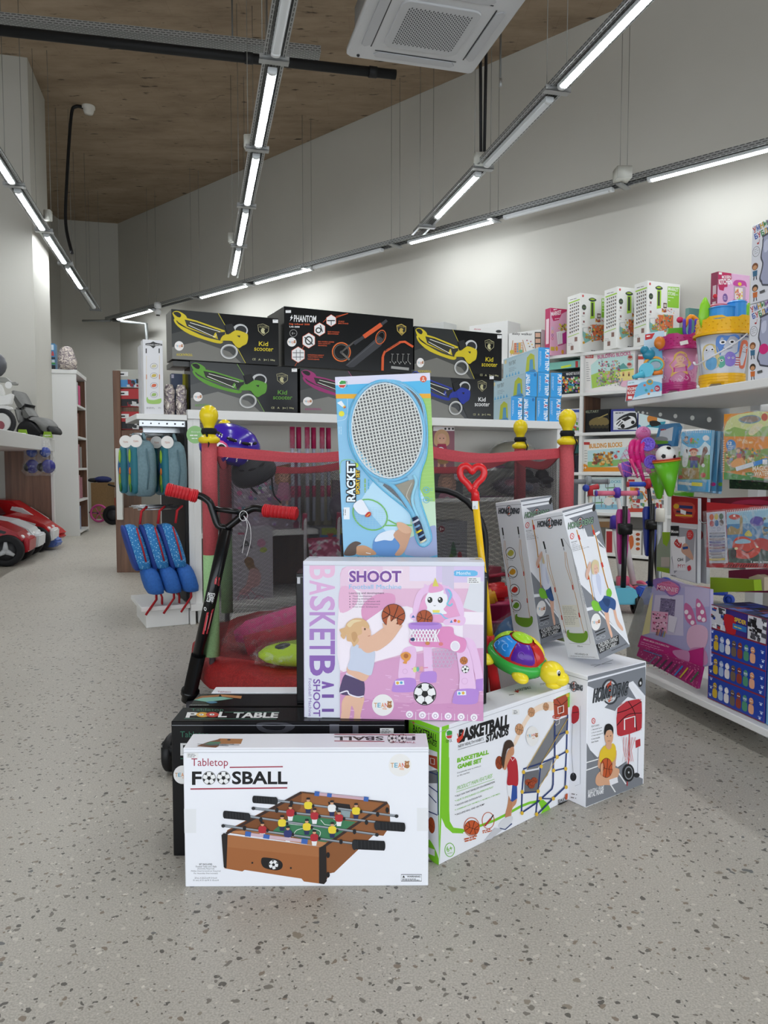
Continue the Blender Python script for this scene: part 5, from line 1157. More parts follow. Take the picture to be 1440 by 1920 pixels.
wheel(V3((-.628, 2.165, .055)), .055, .026, (1, -.12, 0), sc_); wheel(V3((-.675, 2.60, .055)), .055, .026, (1, 0, 0), sc_)
m = MB(); m.box(-.652, 2.13, .082, -.555, 2.20, .095, '#141416 r.5', .006); m.box(-.648, 2.118, .06, -.56, 2.13, .09, '#141416 r.5', .005); _adopt(m, 'rear_fender', sc_, None, None)
m = MB(); m.tube([B, V3((-.675, 2.6, .055))], .014, BKM, 10); _adopt(m, 'fork', sc_, None, None)
w = q(457, 967, -.012); m = MB(); m.tube([w+V3((.013*math.cos(t), -.004, .016*math.sin(t))) for t in [2*PI*i/14 for i in range(14)]], .0011, '#dddddd', 5, True)
m.tube(catmull([w, w+V3((.012, -.005, -.03)), w+V3((.002, -.004, -.08)), w+V3((-.006, 0, -.12))], 5), .0011, '#dddddd', 5); m.tube(catmull([w, w+V3((.02, -.005, -.03)), w+V3((.022, -.004, -.08)), w+V3((.008, 0, -.13))], 5), .0011, '#dddddd', 5); _adopt(m, 'tag_string', sc_, 'loop of white string', None)
# ================================================================== CENTRAL SHELF ISLAND
GU = V3((.9, .436, 0)).normalized(); GV = V3((-GU.y, GU.x, 0)); GO = V3((-1.10, 4.20, 0)); TOPZ = 1.2165
def gp(s, d, z): return GO+GU*s+GV*d+UP*z
def gh(x, y, d=0):
    """picture point on the vertical plane d behind the island front -> (s, z)"""
    p = atplane(x, y, GO+GV*d, GV); return (p-GO).dot(GU), p.z
GM = Matrix((GU, GV, UP)).transposed().to_4x4(); GM.translation = GO
SW = '#e3e3e1 r.45'
isl = thing('shelf_island', 'long white double-sided shelf island behind the trampoline', 'shelf', GO)
def gpart(name, boxes, parent=isl, label=None):
    m = MB()
    for b in boxes: m.box(*b[:6], b[6] if len(b) > 6 else SW, .002, GM)
    return _adopt(m, name, parent, label, None)
gpart('top_shelf', [(0, -.01, 1.165, 2.62, .95, TOPZ)]); gpart('end_panel', [(0, 0, 0, .03, .95, 1.165)]); gpart('end_panel', [(2.59, 0, 0, 2.62, .95, 1.165)])
gpart('upright', [(.03, 0, .1, .07, .05, 1.165)]); gpart('upright', [(1.42, 0, .1, 1.48, .46, 1.165)]); gpart('back_panel', [(.03, .46, .1, 2.59, .48, 1.165, '#d9d5cc r.6')])
gpart('back_panel', [(.6, .445, .12, 1.42, .459, .5, 'brown_wood')], label='brown wooden lower back panel'); gpart('middle_shelf', [(.07, .03, .485, 1.42, .46, .515)]); gpart('middle_shelf', [(1.48, .03, .66, 2.59, .46, .685)]); gpart('middle_shelf', [(1.48, .03, .87, 2.1, .46, .89)]); gpart('base_shelf', [(0, -.02, .08, 2.6, .46, .12)]); gpart('plinth', [(.05, .03, 0, 2.55, .9, .08)])
def gcarton(name, label, cat, q, base, depth=.16, group=None, d=0, zb=None, bev=.0012):
    """q = picture corners TL TR BR BL of the front face, lying in the plane d"""
    S = [gh(*p, d) for p in q]; s0 = (S[0][0]+S[3][0])/2; s1 = (S[1][0]+S[2][0])/2; z1 = (S[0][1]+S[1][1])/2; z0 = (S[2][1]+S[3][1])/2 if zb is None else zb
    return carton(name, label, cat, gp(s0, d, z0), GU*(s1-s0), UP*(z1-z0), GV*depth, base, group, bev)
KQ = ((80, 75), (800, 130), (800, 455), (80, 410)); KB = '#101113 r.18'
def kid(label, q, col, lt, d=0, zb=None, gloss='#454644 r.22', txt=None):
    c = gcarton('scooter_carton', label, 'carton', q, KB, .17, 'black scooter cartons on the shelf island', d, zb)
    f = c.front((0, 0, 1), KQ); txt = txt or col
    f.P('#323434 r.2', '80,75 390,100 570,440 80,410').P(gloss, '80,240 300,180 480,300 570,440 80,410').P('#75746e r.2', '80,330 260,290 460,360 540,436 80,408').L(lt, 3, '390,100 440,190').L(lt, 3, '515,335 570,438')  # grey background print; lighter beige at lower left is lamp glare painted in
    f.S(col, '95,150 105,140 125,175 200,215 300,260 400,285 420,290 400,305 330,290 200,245 120,190', 3).S(col, '88,100 110,88 140,95 175,120 180,150 150,165 110,150 92,120').S('#1c1c1c', '92,100 120,94 142,110 138,130 115,125')
    f.P(col, '140,125 240,150 430,215 440,240 385,275 180,200 120,160').P('#2b2c26 r.4', '165,145 240,160 410,220 365,232 350,262 180,190').L('#e9e9e0', 4, '200,165 400,225 378,236 365,262 190,182').P('#2a2b2b', '372,230 435,225 430,250 385,275')
    f.S(col, '400,285 420,250 470,235 490,215 540,215 585,240 580,300 550,320 525,335 500,320 480,290 430,285').E('#c4c6c6', 535, 215, 52, 44).E('#26282a', 540, 215, 38, 32)
    f.S(col, '470,235 500,215 545,222 582,245 575,300 548,312 525,333 500,315 480,290').P('#1b1c1d', '430,180 480,170 500,215 450,245').P('#1c1c1c', '510,250 535,250 530,265')
    f.O_('#cfd0ce', 458, 360, 54, 9, 46).O_('#8e9090', 458, 360, 46, 5, 38)
    f.T(txt, 662, 318, 64, 30, 'Kid', 2.5, .025).T(txt, 630, 352, 132, 26, 'scooter', 2.5, .02).T(col, 110, 388, 105, 16, "KICK'N'ROLL", 1, .03)
    f.L('#b9b48a', 3, '657,175 692,168 732,185 730,220 694,247 662,218', True).L('#b9b48a', 2, '665,190 726,196').S('#b9b48a', '680,225 678,208 690,196 705,205 700,215 706,232 694,236', 3).T('#b9b48a', 668, 186, 56, 7, 'AUTOMOBILI', 3)
    f.T('#c9c69a', 617, 418, 22, 14, 'CE', 2).T('#c9c69a', 658, 420, 16, 14, 'A', 2).T('#c9c69a', 694, 422, 24, 13, '3+', 2, .02).L('#c9c69a', 2, '727,408 727,424').T('#c9c69a', 740, 424, 32, 13, '50kg', 2, .02)
    o = c.done(); stick(f, 127, 322, (30, 32), o); label_(f, 760, 137, 797, 160, o, rows=1); return o
yl, gr, pu, bl = '#cfbb22', '#5f9a38', '#9c3471', '#2a3a9c'
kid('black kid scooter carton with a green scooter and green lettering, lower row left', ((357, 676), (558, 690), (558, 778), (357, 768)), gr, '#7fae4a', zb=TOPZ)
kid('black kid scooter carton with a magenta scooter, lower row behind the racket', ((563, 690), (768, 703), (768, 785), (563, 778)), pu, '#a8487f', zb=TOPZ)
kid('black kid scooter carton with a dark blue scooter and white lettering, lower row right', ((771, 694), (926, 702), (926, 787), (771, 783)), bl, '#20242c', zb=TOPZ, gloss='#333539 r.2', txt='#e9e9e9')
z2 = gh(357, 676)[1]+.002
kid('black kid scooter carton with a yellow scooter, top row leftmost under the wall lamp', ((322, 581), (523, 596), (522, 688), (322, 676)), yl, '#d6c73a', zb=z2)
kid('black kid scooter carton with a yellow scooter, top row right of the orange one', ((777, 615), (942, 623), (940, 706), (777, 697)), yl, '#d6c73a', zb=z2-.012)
# the big orange scooter carton
c = gcarton('scooter_carton', 'largest black scooter carton with an orange big-wheel scooter and hexagon pictures', 'carton', ((533, 578), (775, 594), (775, 699), (533, 686)), KB, .17, 'black scooter cartons on the shelf island', 0, z2)
f = c.front((300, 560, 3.6)); OR = '#d5582b'
f.T('#e8e8e8', 903, 156, 150, 46, 'PHANTOM', 2, .03).P('#e8e8e8', '892,108 878,130 886,132 876,152 898,126 890,124').T(OR, 872, 178, 138, 14, 'big wheel 200', 2, .04).T('#e8e8e8', 874, 194, 68, 11, 'LG-200', 2, .04)
f.L(OR, 3, '910,455 925,430').L(OR, 3, '960,340 975,310 1030,240').L(OR, 3, '1100,160 1130,130').L(OR, 3, '1190,128 1270,100')
for x, y, r in ((932, 378, 50), (1003, 283, 48), (1076, 208, 42), (1155, 148, 37)):
    f.P('#e9e9e9', [(x+r*math.sin(PI/3*i), y-r*math.cos(PI/3*i)*1.08) for i in range(6)]).L(OR, 3, [(x+r*math.sin(PI/3*i), y-r*math.cos(PI/3*i)*1.08) for i in range(6)], True)
f.L('#333', 4, '895,365 970,365').L('#333', 4, '895,395 970,395').L('#777', 4, '920,345 920,415').L('#777', 4, '945,345 945,415').E('#333', 1003, 283, 26, 30).E('#e9e9e9', 1003, 283, 18, 21).L('#333', 7, '975,260 1030,310').E('#333', 1068, 214, 20).E('#eee', 1068, 214, 12).L('#333', 6, '1080,180 1095,225').L('#333', 7, '1128,148 1180,148').L('#333', 4, '1155,148 1155,180')
for x, y, w, t in ((997, 384, 110, '3-POSITION HEIGHT'), (997, 398, 102, 'ADJUSTMENT FOR'), (997, 412, 78, 'HANDLEBARS'), (1068, 294, 106, 'BIG WHEELS 200MM'), (1068, 307, 82, 'HIGH-QUALITY'), (1068, 320, 58, 'BEARING'), (1132, 228, 78, 'EASY FOLDING'), (1132, 241, 72, 'MECHANISM'), (1203, 158, 42, 'STURDY'), (1203, 171, 68, 'BIKE STAND')): f.T(OR, x, y, w, 9, t, 2, .02)
f.O_('#9a9a96', 900, 233, 24, 3); f.T('#9a9a96', 889, 242, 24, 15, '8+')
f.c = (600, 560, 3)
f.O_('#d5682f', 120, 300, 50, 7, 52, -10).O_('#77706a', 120, 300, 41, 3, 42, -10).L('#55524f', 9, '120,300 190,245 240,215').L('#55524f', 5, '120,300 160,260').L(OR, 24, '245,215 345,145').L('#33343a', 18, '190,255 245,215').L('#33343a', 16, '345,145 375,122').P('#393a3f', '140,375 330,210 352,225 345,262 190,385 165,388').L('#5b5c60', 3, '150,375 335,222').O_('#c25a2c', 340, 217, 26, 6, 40, 20).O_('#55524f', 340, 217, 18, 3, 30, 20).L('#6a665f', 12, '120,305 165,345').E('#4b4a4a', 118, 302, 9)
f.L(OR, 14, '350,405 352,325').L(OR, 13, '352,325 362,300 450,245 475,243 522,272').T('#1b1b1b', 366, 298, 90, 9, 'MULTIPLE COLORS', -32, .03)
for i in range(4): f.L('#8a8a86', 3, [(405+30*i, 312), (402+30*i, 350), (412+30*i, 362)]).L('#8a8a86', 3, [(398+30*i, 312), (412+30*i, 313)]).E('#8a8a86', 395+30*i, 357, 4).E('#8a8a86', 415+30*i, 366, 4)
f.L('#9b9b98', 15, '400,386 500,396')
f.P('#b9a04a', '430,150 458,142 485,156 483,185 459,208 434,182').P('#141414', '434,155 458,147 481,160 479,184 459,203 438,180').S('#b9a04a', '448,190 446,175 455,165 468,172 464,180 470,194 458,197', 3).T('#b9a04a', 436, 160, 42, 6, 'AUTOMOBILI', 3)
f.L(OR, 3, '90,100 155,84'); f.c = (300, 560, 3.6)
o = c.done(); stick(f, 889, 293, 31, o); label_(f, 848, 78, 884, 96, o, rows=1)
c = gcarton('scooter_carton', 'black carton with orange edge peeking out left of the largest scooter carton', 'carton', ((517, 584), (533, 585), (533, 686), (517, 685)), KB, .17, 'black scooter cartons on the shelf island', .19, z2); f = c.front((300, 560, 3.6)); f.R('#8c3d22', 780, 90, 800, 130).R('#8c3d22', 780, 150, 795, 280); c.done()
c = gcarton('toy_carton', 'plain dark carton lying under the leftmost yellow scooter carton', 'carton', ((324, 676), (356, 678), (356, 686), (324, 684)), '#4a4a48 r.3', .2, None, .02, z2-.035); c.mb.box(0, 0, 0, .001, .001, .001, '#444', 0, GM); c.done()
# play tent boxes
pe = V3((GP.x, GP.y, 0))
EP = V3((1.10, 5.32, 0)); tw_, th_ = .086, .172
def tent(x0, ztop_row, n, flip):
    p = atplane(x0, 770, EP, GA); p.z = TOPZ+ztop_row*(th_+.002)
    lab = ('in the bottom row', 'in the middle row', 'alone on top')[ztop_row]; wh = ('leftmost', 'second', 'third', 'rightmost')[n] if ztop_row == 0 else ('left', 'central', 'right')[n] if ztop_row == 1 else ''
    c = carton('tent_carton', ('blue-ended play tent box %s %s of the stack' % (wh, lab)).replace('  ', ' '), 'carton', p, pe*tw_, UP*th_, GA*.62, '#bcd6e0 r.4', 'play tent boxes stacked at the island end', .001)
    f = c.front((0, 0, 1), ((0, 0), (100, 0), (100, 200), (0, 200))); f.R('#2f9ade r.4', 0, 0, 100, 200)
    for i, (t_, cl) in enumerate((('PLAY', '#eef4f8'), ('TENT', '#eef4f8'))):
        if flip: f.T(cl, 38, 188-90*i, 82, 34, t_, 270, .06, up=270)
        else: f.T(cl, 62, 14+90*i, 82, 34, t_, 90, .06)
    f.T('#d04a4a', *((38, 140, 18, 34, 'A', 270) if flip else (62, 60, 18, 34, 'A', 90)), .05, up=270 if flip else 90)
    f.lines('#cfe6f4', 22, 30, 140, 2, 9, 3, 90, x0); f.E('#1f6fb0', 82, 22, 10, 14) if flip else f.E('#dfe9ef', 84, 180, 8, 10)
    g = c.left((0, 0, 1), ((0, 0), (100, 0), (100, 30), (0, 30)))
    g.T('#44505a', 18, 11, 20, 5, 'PLAY TENT').P('#c3cc3a', '66,27 70,8 80,4 90,8 92,27').P('#5fa6d0', '76,27 78,12 86,12 88,27').P('#4b8fc4', '60,29 96,29 90,25 66,26').lines('#7a8a94', 18, 15, 24, 3, 2, .5)
    for i in range(5): g.P('#5fb0dc', [(8+i*9, 26), (11+i*9, 21), (14+i*9, 26)])
    g.R('#e9d9a0', 4, 2, 10, 7); flaps(c, '#7fb4d0'); return c.done()
for n, x in enumerate((958, 982, 1006.5, 1030.5)): tent(x, 0, n, n in (1,))
for n, x in enumerate((985, 1008, 1032)): tent(x, 1, n, n == 0)
tent(1008, 2, 0, False)

# ------------------------------------------------------------------ things hanging inside the island, seen through the net
def hang(name, label, cat, x, y, d, fn, group=None):
    r = thing(name, label, cat, atY(x, y, 3.1), group); fn(r); return r
AXR = Matrix((GU, GV, UP)).transposed().to_4x4()
def helmet(r, s, col, straps=True, deco=0):
    m = MB(); M4 = AXR @ Euler((.35, .25 if deco else -.45, 0)).to_matrix().to_4x4()
    prof = [(0, .62), (.35, .6), (.62, .5), (.86, .28), (.98, 0), (1.0, -.22), (.93, -.36), (.8, -.3)]
    m.lathe([(a*s*.8, b*s) for a, b in prof], col, M4, 26, True, 1.15, 1.0); m.build('shell', r)
    m = MB(); m.lathe([(.78*s*.8, -.34*s), (.7*s*.8, .1*s), (0, .42*s)], '#1a1a1c r.8', M4, 20, True, 1.15, 1); m.build('liner', r)
    for i in range(4):
        a = math.radians(-150+40*i); m = MB(); p = M4 @ V3((s*.8*1.1*.72*math.cos(a), s*.72*math.sin(a), s*.36)); m.ball(p, (s*.17, s*.05, s*.04), '#151517 r.6', 10, M4.to_3x3().to_4x4() @ Matrix.Rotation(a+PI/2, 4, 'Z') @ Matrix.Rotation(.8, 4, 'X')); m.build('vent', r)
    if straps:
        m = MB(); a0 = M4 @ V3((s*.5, -s*.5, -s*.3)); m.tube(catmull([a0, a0+V3((.01, -.01, -.08)), a0+V3((.04, 0, -.12))], 5), .004, '#17171a r.8', 6, flat=.5); m.build('chin_strap', r)
    if deco:
        m = MB(); p = M4 @ V3((-s*.52, -s*.76, .0)); m.ball(p, (s*.32, s*.07, s*.27), '#e0508c r.4', 14, AXR); m.ball(p+GV*-.008, (s*.26, s*.07, s*.2), '#eeeeee r.3', 14, AXR); m.ball(p+GV*-.014+GU*.01, (s*.13, s*.07, s*.15), '#141414 r.2', 12, AXR); m.build('eye_print', r)
        m = MB(); rnd = random.Random(5)
        for k in range(7):
            a = math.radians(-140+14*k+rnd.uniform(-6, 6)); pts = []
            for j in range(5):
                t = .15+.2*j; zz = (.5-.75*t)*s; rr_ = s*.8*(.72+.3*t); aa = a+rnd.uniform(-.08, .08); pts.append(M4 @ V3((1.15*rr_*math.cos(aa)*1.015, rr_*math.sin(aa)*1.015, zz)))
            m.tube(pts, .003, '#e6e6ee r.4', 5)
        m.build('lightning_print', r)
hang('bicycle_helmet', 'purple child helmet with a cartoon eye and white lightning hung on the island corner', 'helmet', 434, 836, None, lambda r: helmet(r, .14, '#3a1f9c r.2', True, 1))
hang('bicycle_helmet', 'matt charcoal child helmet hanging below the purple one behind the net', 'helmet', 474, 880, None, lambda r: helmet(r, .105, '#3b3b3f r.5'))
def box_in(name, label, q, base, art=None, d=.1, depth=.14, crop=(0, 0, 1), cat='toy box', group=None, zb=None):
    c = gcarton(name, label, cat, q, base, depth, group, d, zb); f = c.front(crop)
    if art: art(f)
    return c.done()
def doll(f, x, y, k, hair, dress, skin='#d9a78e'):
    f.S(hair, [(x-14*k, y-12*k), (x, y-20*k), (x+14*k, y-12*k), (x+17*k, y+10*k), (x+8*k, y+18*k), (x-8*k, y+18*k), (x-17*k, y+10*k)]).E(skin, x, y, 10*k, 11*k).P(dress, [(x-9*k, y+12*k), (x+9*k, y+12*k), (x+17*k, y+48*k), (x-17*k, y+48*k)]).L(skin, 5*k, [(x-6*k, y+48*k), (x-7*k, y+68*k)]).L(skin, 5*k, [(x+6*k, y+48*k), (x+7*k, y+68*k)]).E('#333', x-4*k, y, 1.3*k).E('#333', x+4*k, y, 1.3*k)
def a1(f):
    f.R('#e9e3e8', 505, 845, 560, 866).Q('#c9508c', 513, 858, 40, 8, 'Doll', 0, .02).R('#7a2a4c', 550, 866, 560, 990).P('#6e4632', '515,875 548,868 552,900 515,905').R('#8a7a86', 505, 905, 550, 990)
    doll(f, 532, 893, .95, '#a5795a', '#c98aa6'); rn = random.Random(8)
    for i in range(46): f.E(rn.choice(['#c96a96', '#5f8fa0', '#b9b0c9', '#8a5a9c', '#d9d0d9', '#5a9a86']), rn.uniform(440, 545), rn.uniform(905, 985), rn.uniform(2, 5))
zs = .517
box_in('doll_carton', 'pink and white doll box with a brown-haired doll behind the left net', ((438, 843), (562, 850), (562, 990), (438, 985)), '#a99aa8 r.35', a1, .12, zb=zs)
for i in range(6):
    x = 548+14*i; s, z = gh(x, 805, .1)
    r = thing('toy_cane', 'bagged pink and white striped toy cane hanging behind the net', 'toy cane', gp(s, .1+.02*(i % 2), .76), 'pink canes hanging in the island')
    m = MB(); m.tube([(0, 0, -.2), (0, 0, .28)], .011, '#a5a9b8 r.3', 10); m.build('shaft', r)
    m = MB(); m.tube([(0, 0, .25), (0, 0, .38)], .016, '#a0204e r.4', 10); m.build('grip', r); m = MB(); m.tube([(0, 0, -.05), (0, 0, .02)], .013, '#b02a5a r.4', 10); m.build('grip', r)
    if i % 2 == 0: m = MB(); m.tube([(0, -.01, -.2), (.004, -.012, .1), (0, -.01, .36)], [.02, .026, .022], 'crinkled_film', 8); m.build('plastic_sleeve', r)
for i, (x0, x1, col) in enumerate(((590, 606, '#8c8672'), (607, 622, '#b8ad8c'), (623, 640, '#7a6a70'))):
    box_in('toy_carton', ('narrow grey-brown carton', 'narrow beige carton', 'narrow mauve carton')[i]+' standing upright on the island shelf behind the canes', ((x0, 900), (x1, 901), (x1, 995), (x0, 994)), col, None, .22, zb=zs)
def a2(f):
    f.T('#555', 450, 1028, 24, 14, 'A', 0, .05).Q('#b5506c', 446, 1004, 18, 7, 'girl').E('#c98aa6', 490, 1018, 8).E('#a9b84a', 494, 1031, 7, 5).S('#8a6a4a', '458,1052 465,1044 474,1048 478,1062 486,1070 478,1080 466,1068').S('#c9a0a0', '470,1066 488,1074 486,1096 470,1104 458,1116 448,1110 462,1094').O_('#b98a98', 456, 1122, 10, 2).O_('#b98a98', 486, 1126, 9, 2).L('#c08a96', 2, '456,1122 470,1106 486,1126').lines('#9a8a90', 440, 1146, 60, 2, 5, 1)
box_in('bicycle_carton', 'large pale carton picturing a girl on a pink bicycle, low behind the left net', ((424, 985), (512, 994), (512, 1160), (424, 1150)), '#b9b4bd r.4', a2, -.01, .3, zb=.121)
r = thing('doll_stroller', 'pink doll stroller with striped tubes folded behind the net', 'toy stroller', gp(.78, -.04, .12))
for x in (-.1, .1): m = MB(); m.tube([(GU*x+UP*.02), GU*(x*1.1)+UP*.50-GV*.02], .010, '#c9c4c9 r.4', 8); m.build('frame_tube', r)
for x in (-.1, .1): m = MB(); m.tube([GU*(x*1.08)+UP*.40, GU*(x*1.1)+UP*.50-GV*.02], .014, '#a51f4c r.4', 10); m.build('grip', r)
m = MB(); m.sheet([[GU*x+UP*z-GV*(.03+.05*math.sin(PI*(z-.05)/.3)) for x in (-.1, -.03, .04, .1)] for z in (.05, .15, .25, .34)], 'pink_print'); m.build('seat_cloth', r)
m = MB(); m.tube([GU*-.11+UP*.34, GU*.11+UP*.34], .01, '#a51f4c r.4', 8); m.build('crossbar', r)
for x in (-.1, .1): m = MB(); m.tube([GU*x+UP*.03-GV*.01, GU*x+UP*.03+GV*.012], .03, '#c9c4c9 r.5', 16); m.build('wheel', r)
r = bag(gp(1.0, .1, .64), (.11, .09, .11), (0, 0, .4), '#5a4a60 r.5', 'clear bag of toys on the island shelf left of the racket carton')
def a3(f): f.R('#8a9a2e', 603, 990, 640, 1003).R('#1f5f9c', 600, 1003, 640, 1022).P('#b03038', '612,1000 626,1000 620,1012').R('#8a8a90', 606, 1024, 640, 1060).L('#9c2438', 3, '614,1032 636,1032')
box_in('toy_carton', 'blue and lime carton under the clear bag left of the racket carton', ((600, 988), (640, 990), (640, 1070), (600, 1068)), '#6a6a70 r.4', a3, .0, .2, zb=.3)
# right bay
def a4(f): f.R('#e4dfe0', 812, 799, 852, 808).E('#222', 835, 804, 2).E('#222', 842, 804, 2).E('#222', 849, 804, 2).R('#8c5a66', 812, 808, 852, 880); doll(f, 828, 822, .85, '#c9a07a', '#9c2a4c'); f.E('#5f9cb0', 826, 846, 7).O_('#dfe4e8', 826, 846, 7, 1.5); f.S('#a07a4a', '820,862 834,858 840,868 824,870'); f.E('#e0b0bc', 845, 858, 3, 7)
box_in('doll_carton', 'doll box with a white header strip, topmost right of the racket carton', ((812, 799), (852, 800), (852, 884), (812, 883)), '#8a5a68 r.3', a4, .1, .12, zb=.89)
def a5(f): f.R('#56585a', 815, 886, 865, 975); doll(f, 838, 905, 1.0, '#b08a78', '#b0788a'); f.E('#7a9a96', 838, 938, 6).O_('#d9dede', 838, 938, 6, 1.5); f.E('#d8ccd6', 858, 892, 7, 9)
box_in('doll_carton', 'grey-backed doll box standing under the white-headed doll box', ((814, 886), (868, 888), (868, 976), (814, 974)), '#6a6668 r.3', a5, .1, .12, zb=.686)
for i, (x0, y0, x1, y1, c1_, c2_) in enumerate(((886, 872, 946, 914, '#7a3a66', '#a58aa8'), (880, 930, 946, 976, '#8a5a80', '#6a4a66'))):
    def a6(f, x0=x0, y0=y0, x1=x1, y1=y1, c2_=c2_, i=i):
        f.E('#8a3f86', (x0+x1)/2+8, y0+14, 11, 12); f.S(c2_, [(x0+6, y1-8), (x0+25, y0+18), (x1-14, y1-20), (x1-8, y1-4)]); rn = random.Random(i)
        for k in range(18): f.E(rn.choice(['#b98aa6', '#8a6a9c', '#c9b8c6', '#9c4a70']), rn.uniform(x0+4, x1-6), rn.uniform(y0+4, y1-4), rn.uniform(1.5, 4))
    box_in('doll_set', ('upper', 'lower')[i]+' wide mauve doll playset box behind the shovel handle', ((x0, y0), (x1, y0+3), (x1, y1), (x0, y1-2)), c1_+' r.35', a6, .1, .14, zb=(.89, .686)[i])
def a7(f): f.E('#8c1f33', 828, 992, 6).T('#eee', 824, 995, 8, 6, '3+', 0, .02).S('#3b6a4a', '845,1040 850,1015 856,1040').E('#5a7a3a', 846, 1045, 4, 7).E('#9c2a33', 862, 1042, 4, 8).L('#444', 1.5, '845,1022 862,1020')
box_in('toy_carton', 'grey carton with a dark red age badge right of the racket carton', ((818, 976), (876, 980), (876, 1070), (818, 1066)), '#8f8f94 r.4', a7, .0, .2, zb=.121)
r = bag(gp(2.35, .2, .98), (.17, .1, .1), (0, 0, 0), '#8a8674 r.35', 'large silvery bag under the island top at the right end')
for i in range(3):
    s, z = gh(988+28*i, 892, .1); r = thing('roller_skate', 'black roller skate bagged behind the right net, '+('left', 'middle', 'right')[i]+' of three', 'roller skate', gp(s, .1, z), 'black skates behind the net')
    m = MB(); m.ball((0, 0, .0), (.05, .045, .05), '#18181a r.5', 12); m.ball((.02, -.03, -.03), (.06, .05, .028), '#222226 r.5', 12); m.build('boot', r)
    m = MB(); [m.tube([(-.03+.04*k, -.02, -.07), (-.03+.04*k, .0, -.07)], .018, '#2b2b30 r.4', 10) for k in range(3)]; m.build('wheels', r)
r = bag(gp(2.35, .15, .76), (.17, .1, .07), (0, 0, 0), '#6a5f68 r.5', 'crumpled film-wrapped toys below the skates at the right end', extra=[((-.05, -.07, .02), (.05, .03, .03), '#8c5a6a r.4'), ((.06, -.07, -.01), (.05, .03, .03), '#4a4f66 r.4')])
# ================================================================== SHELVING ALONG THE DIAGONAL WALL
FD = WALLD-.4
WU = -WD; w_o = atplane(1090.5, 700, WN*FD, WN); w_o.z = 0
def wp(s, d, z): return w_o+WU*s+WN*d+UP*z
WM = Matrix((WU, WN, UP)).transposed().to_4x4(); WM.translation = w_o
def wh(x, y, d=0): p = atplane(x, y, w_o+WN*d, WN); return (p-w_o).dot(WU), p.z
ROWS = [.05, .445, .84, 1.235, 1.63, 2.03]; UW = .87
wal = thing('cubby_shelving', 'white open cubby shelving lining the diagonal wall on the right', 'shelf', w_o)
def wpart(name, b, col=SW): m = MB(); m.box(*b, col, .002, WM); return _adopt(m, name, wal, None, None)
for k in range(-3, 4): wpart('divider', (k*UW-.018, 0, 0, k*UW+.018, .38, 2.0))
for r in ROWS: wpart('shelf_board', (-3*UW-.018, -.005, r-.03, 3*UW+.018, .38, r))
wpart('back_board', (-3*UW, .37, .05, 3*UW, .39, 2.0), '#c9c5bd r.6')
for k in (0,): wpart('inner_panel', (k*UW+.02, .02, 1.235, k*UW+.028, .37, 1.6), 'brown_wood')
def wcarton(name, label, q, base, art=None, d=.04, depth=.25, row=None, group=None, cat='toy box', crop=(0, 0, 1)):
    S = [wh(*p, d) for p in q]; s0 = (S[0][0]+S[3][0])/2; s1 = (S[1][0]+S[2][0])/2; z1 = (S[0][1]+S[1][1])/2; z0 = ROWS[row] if row is not None else (S[2][1]+S[3][1])/2
    c = carton(name, label, cat, wp(s0, d, z0), WU*(s1-s0), UP*(z1-z0), WN*min(depth, .37-d), base, group, .001)
    f = c.front(crop)
    if art: art(f)
    c.f = f; c.done(); return c
def confetti(f, x0, y0, x1, y1, n, cols, r=(2, 6), seed=1):
    rn = random.Random(seed)
    for i in range(n):
        x, y = rn.uniform(x0, x1), rn.uniform(y0, y1); a, b = rn.uniform(*r), rn.uniform(*r); f.P(rn.choice(cols), [(x-a, y-b), (x+a, y-b*.7), (x+a*.8, y+b), (x-a*.9, y+b*.8)])
KS = (1000, 520, 4.8)
def b1(f):
    f.R('#e8938a' if 0 else '#ece9e6', 460, 650, 912, 1020).S('#bfe0dc', '520,790 600,720 760,700 900,690 905,915 520,1000', 1).P('#a8cc5a', '520,880 600,850 905,820 905,915 530,1000').P('#5f9f9a', '740,830 810,770 860,820').P('#e9d88a', '740,860 905,830 905,915 760,950')
    f.P('#d98ab0', '455,970 500,975 515,1010 790,975 800,935 912,910 912,1020 455,1030').T('#c95a5a', 472, 725, 70, 26, 'FEELO', -3, .04) if 0 else f.R('#c0403c', 470, 697, 542, 728).T('#eee', 478, 722, 56, 16, 'FEELO', -3, .02)
    f.T('#d0749a', 580, 736, 300, 34, 'BUILDING BLOCKS', -7, .06).Q('#c96a94', 655, 697, 60, 12, 'GIRL', -5)
    confetti(f, 590, 745, 780, 950, 130, ['#e39ab0', '#7fb0a8', '#8f8f9a', '#d9b06a', '#8a6a8a', '#5f7f6a', '#c9c2c9', '#b0555a'], (4, 11), 3)
    confetti(f, 570, 900, 800, 975, 50, ['#8a8a90', '#6f9a5a', '#b9a9c0'], (4, 10), 4)
    f.E('#c9b0a8', 873, 725, 26, 27).E('#a8453c', 873, 718, 18, 12).E('#c9b0a8', 867, 790, 26, 27).E('#a8453c', 865, 783, 18, 12)
    for x in (812, 862): f.E('#d9a06a', x, 860, 9).R('#7a4a3a', x-7, 868, x+7, 890)
    f.T('#eee', 462, 1018, 38, 24, '3+', 0, .04).Q('#eee', 640, 1000, 125, 14, 'SOCIAL HELP', -4); f.lines('#999', 475, 770, 34, 9, 20, 5, -2, 4); f.S('#e8b8cc', '795,950 820,932 912,925 912,975 800,985', 2)
wcarton('block_set_box', 'pale pink building blocks box in the top row of the wall cubbies', ((1094, 663), (1190, 650), (1190, 728), (1094, 737)), '#e9e2e2', b1, row=4, crop=KS)
wcarton('block_set_box', 'narrow pink-sided box beside the pale pink building blocks box', ((1196, 665), (1208, 664), (1208, 724), (1196, 726)), '#e6dcdc', lambda f: f.R('#c0403c', 1196, 668, 1207, 674), row=4)
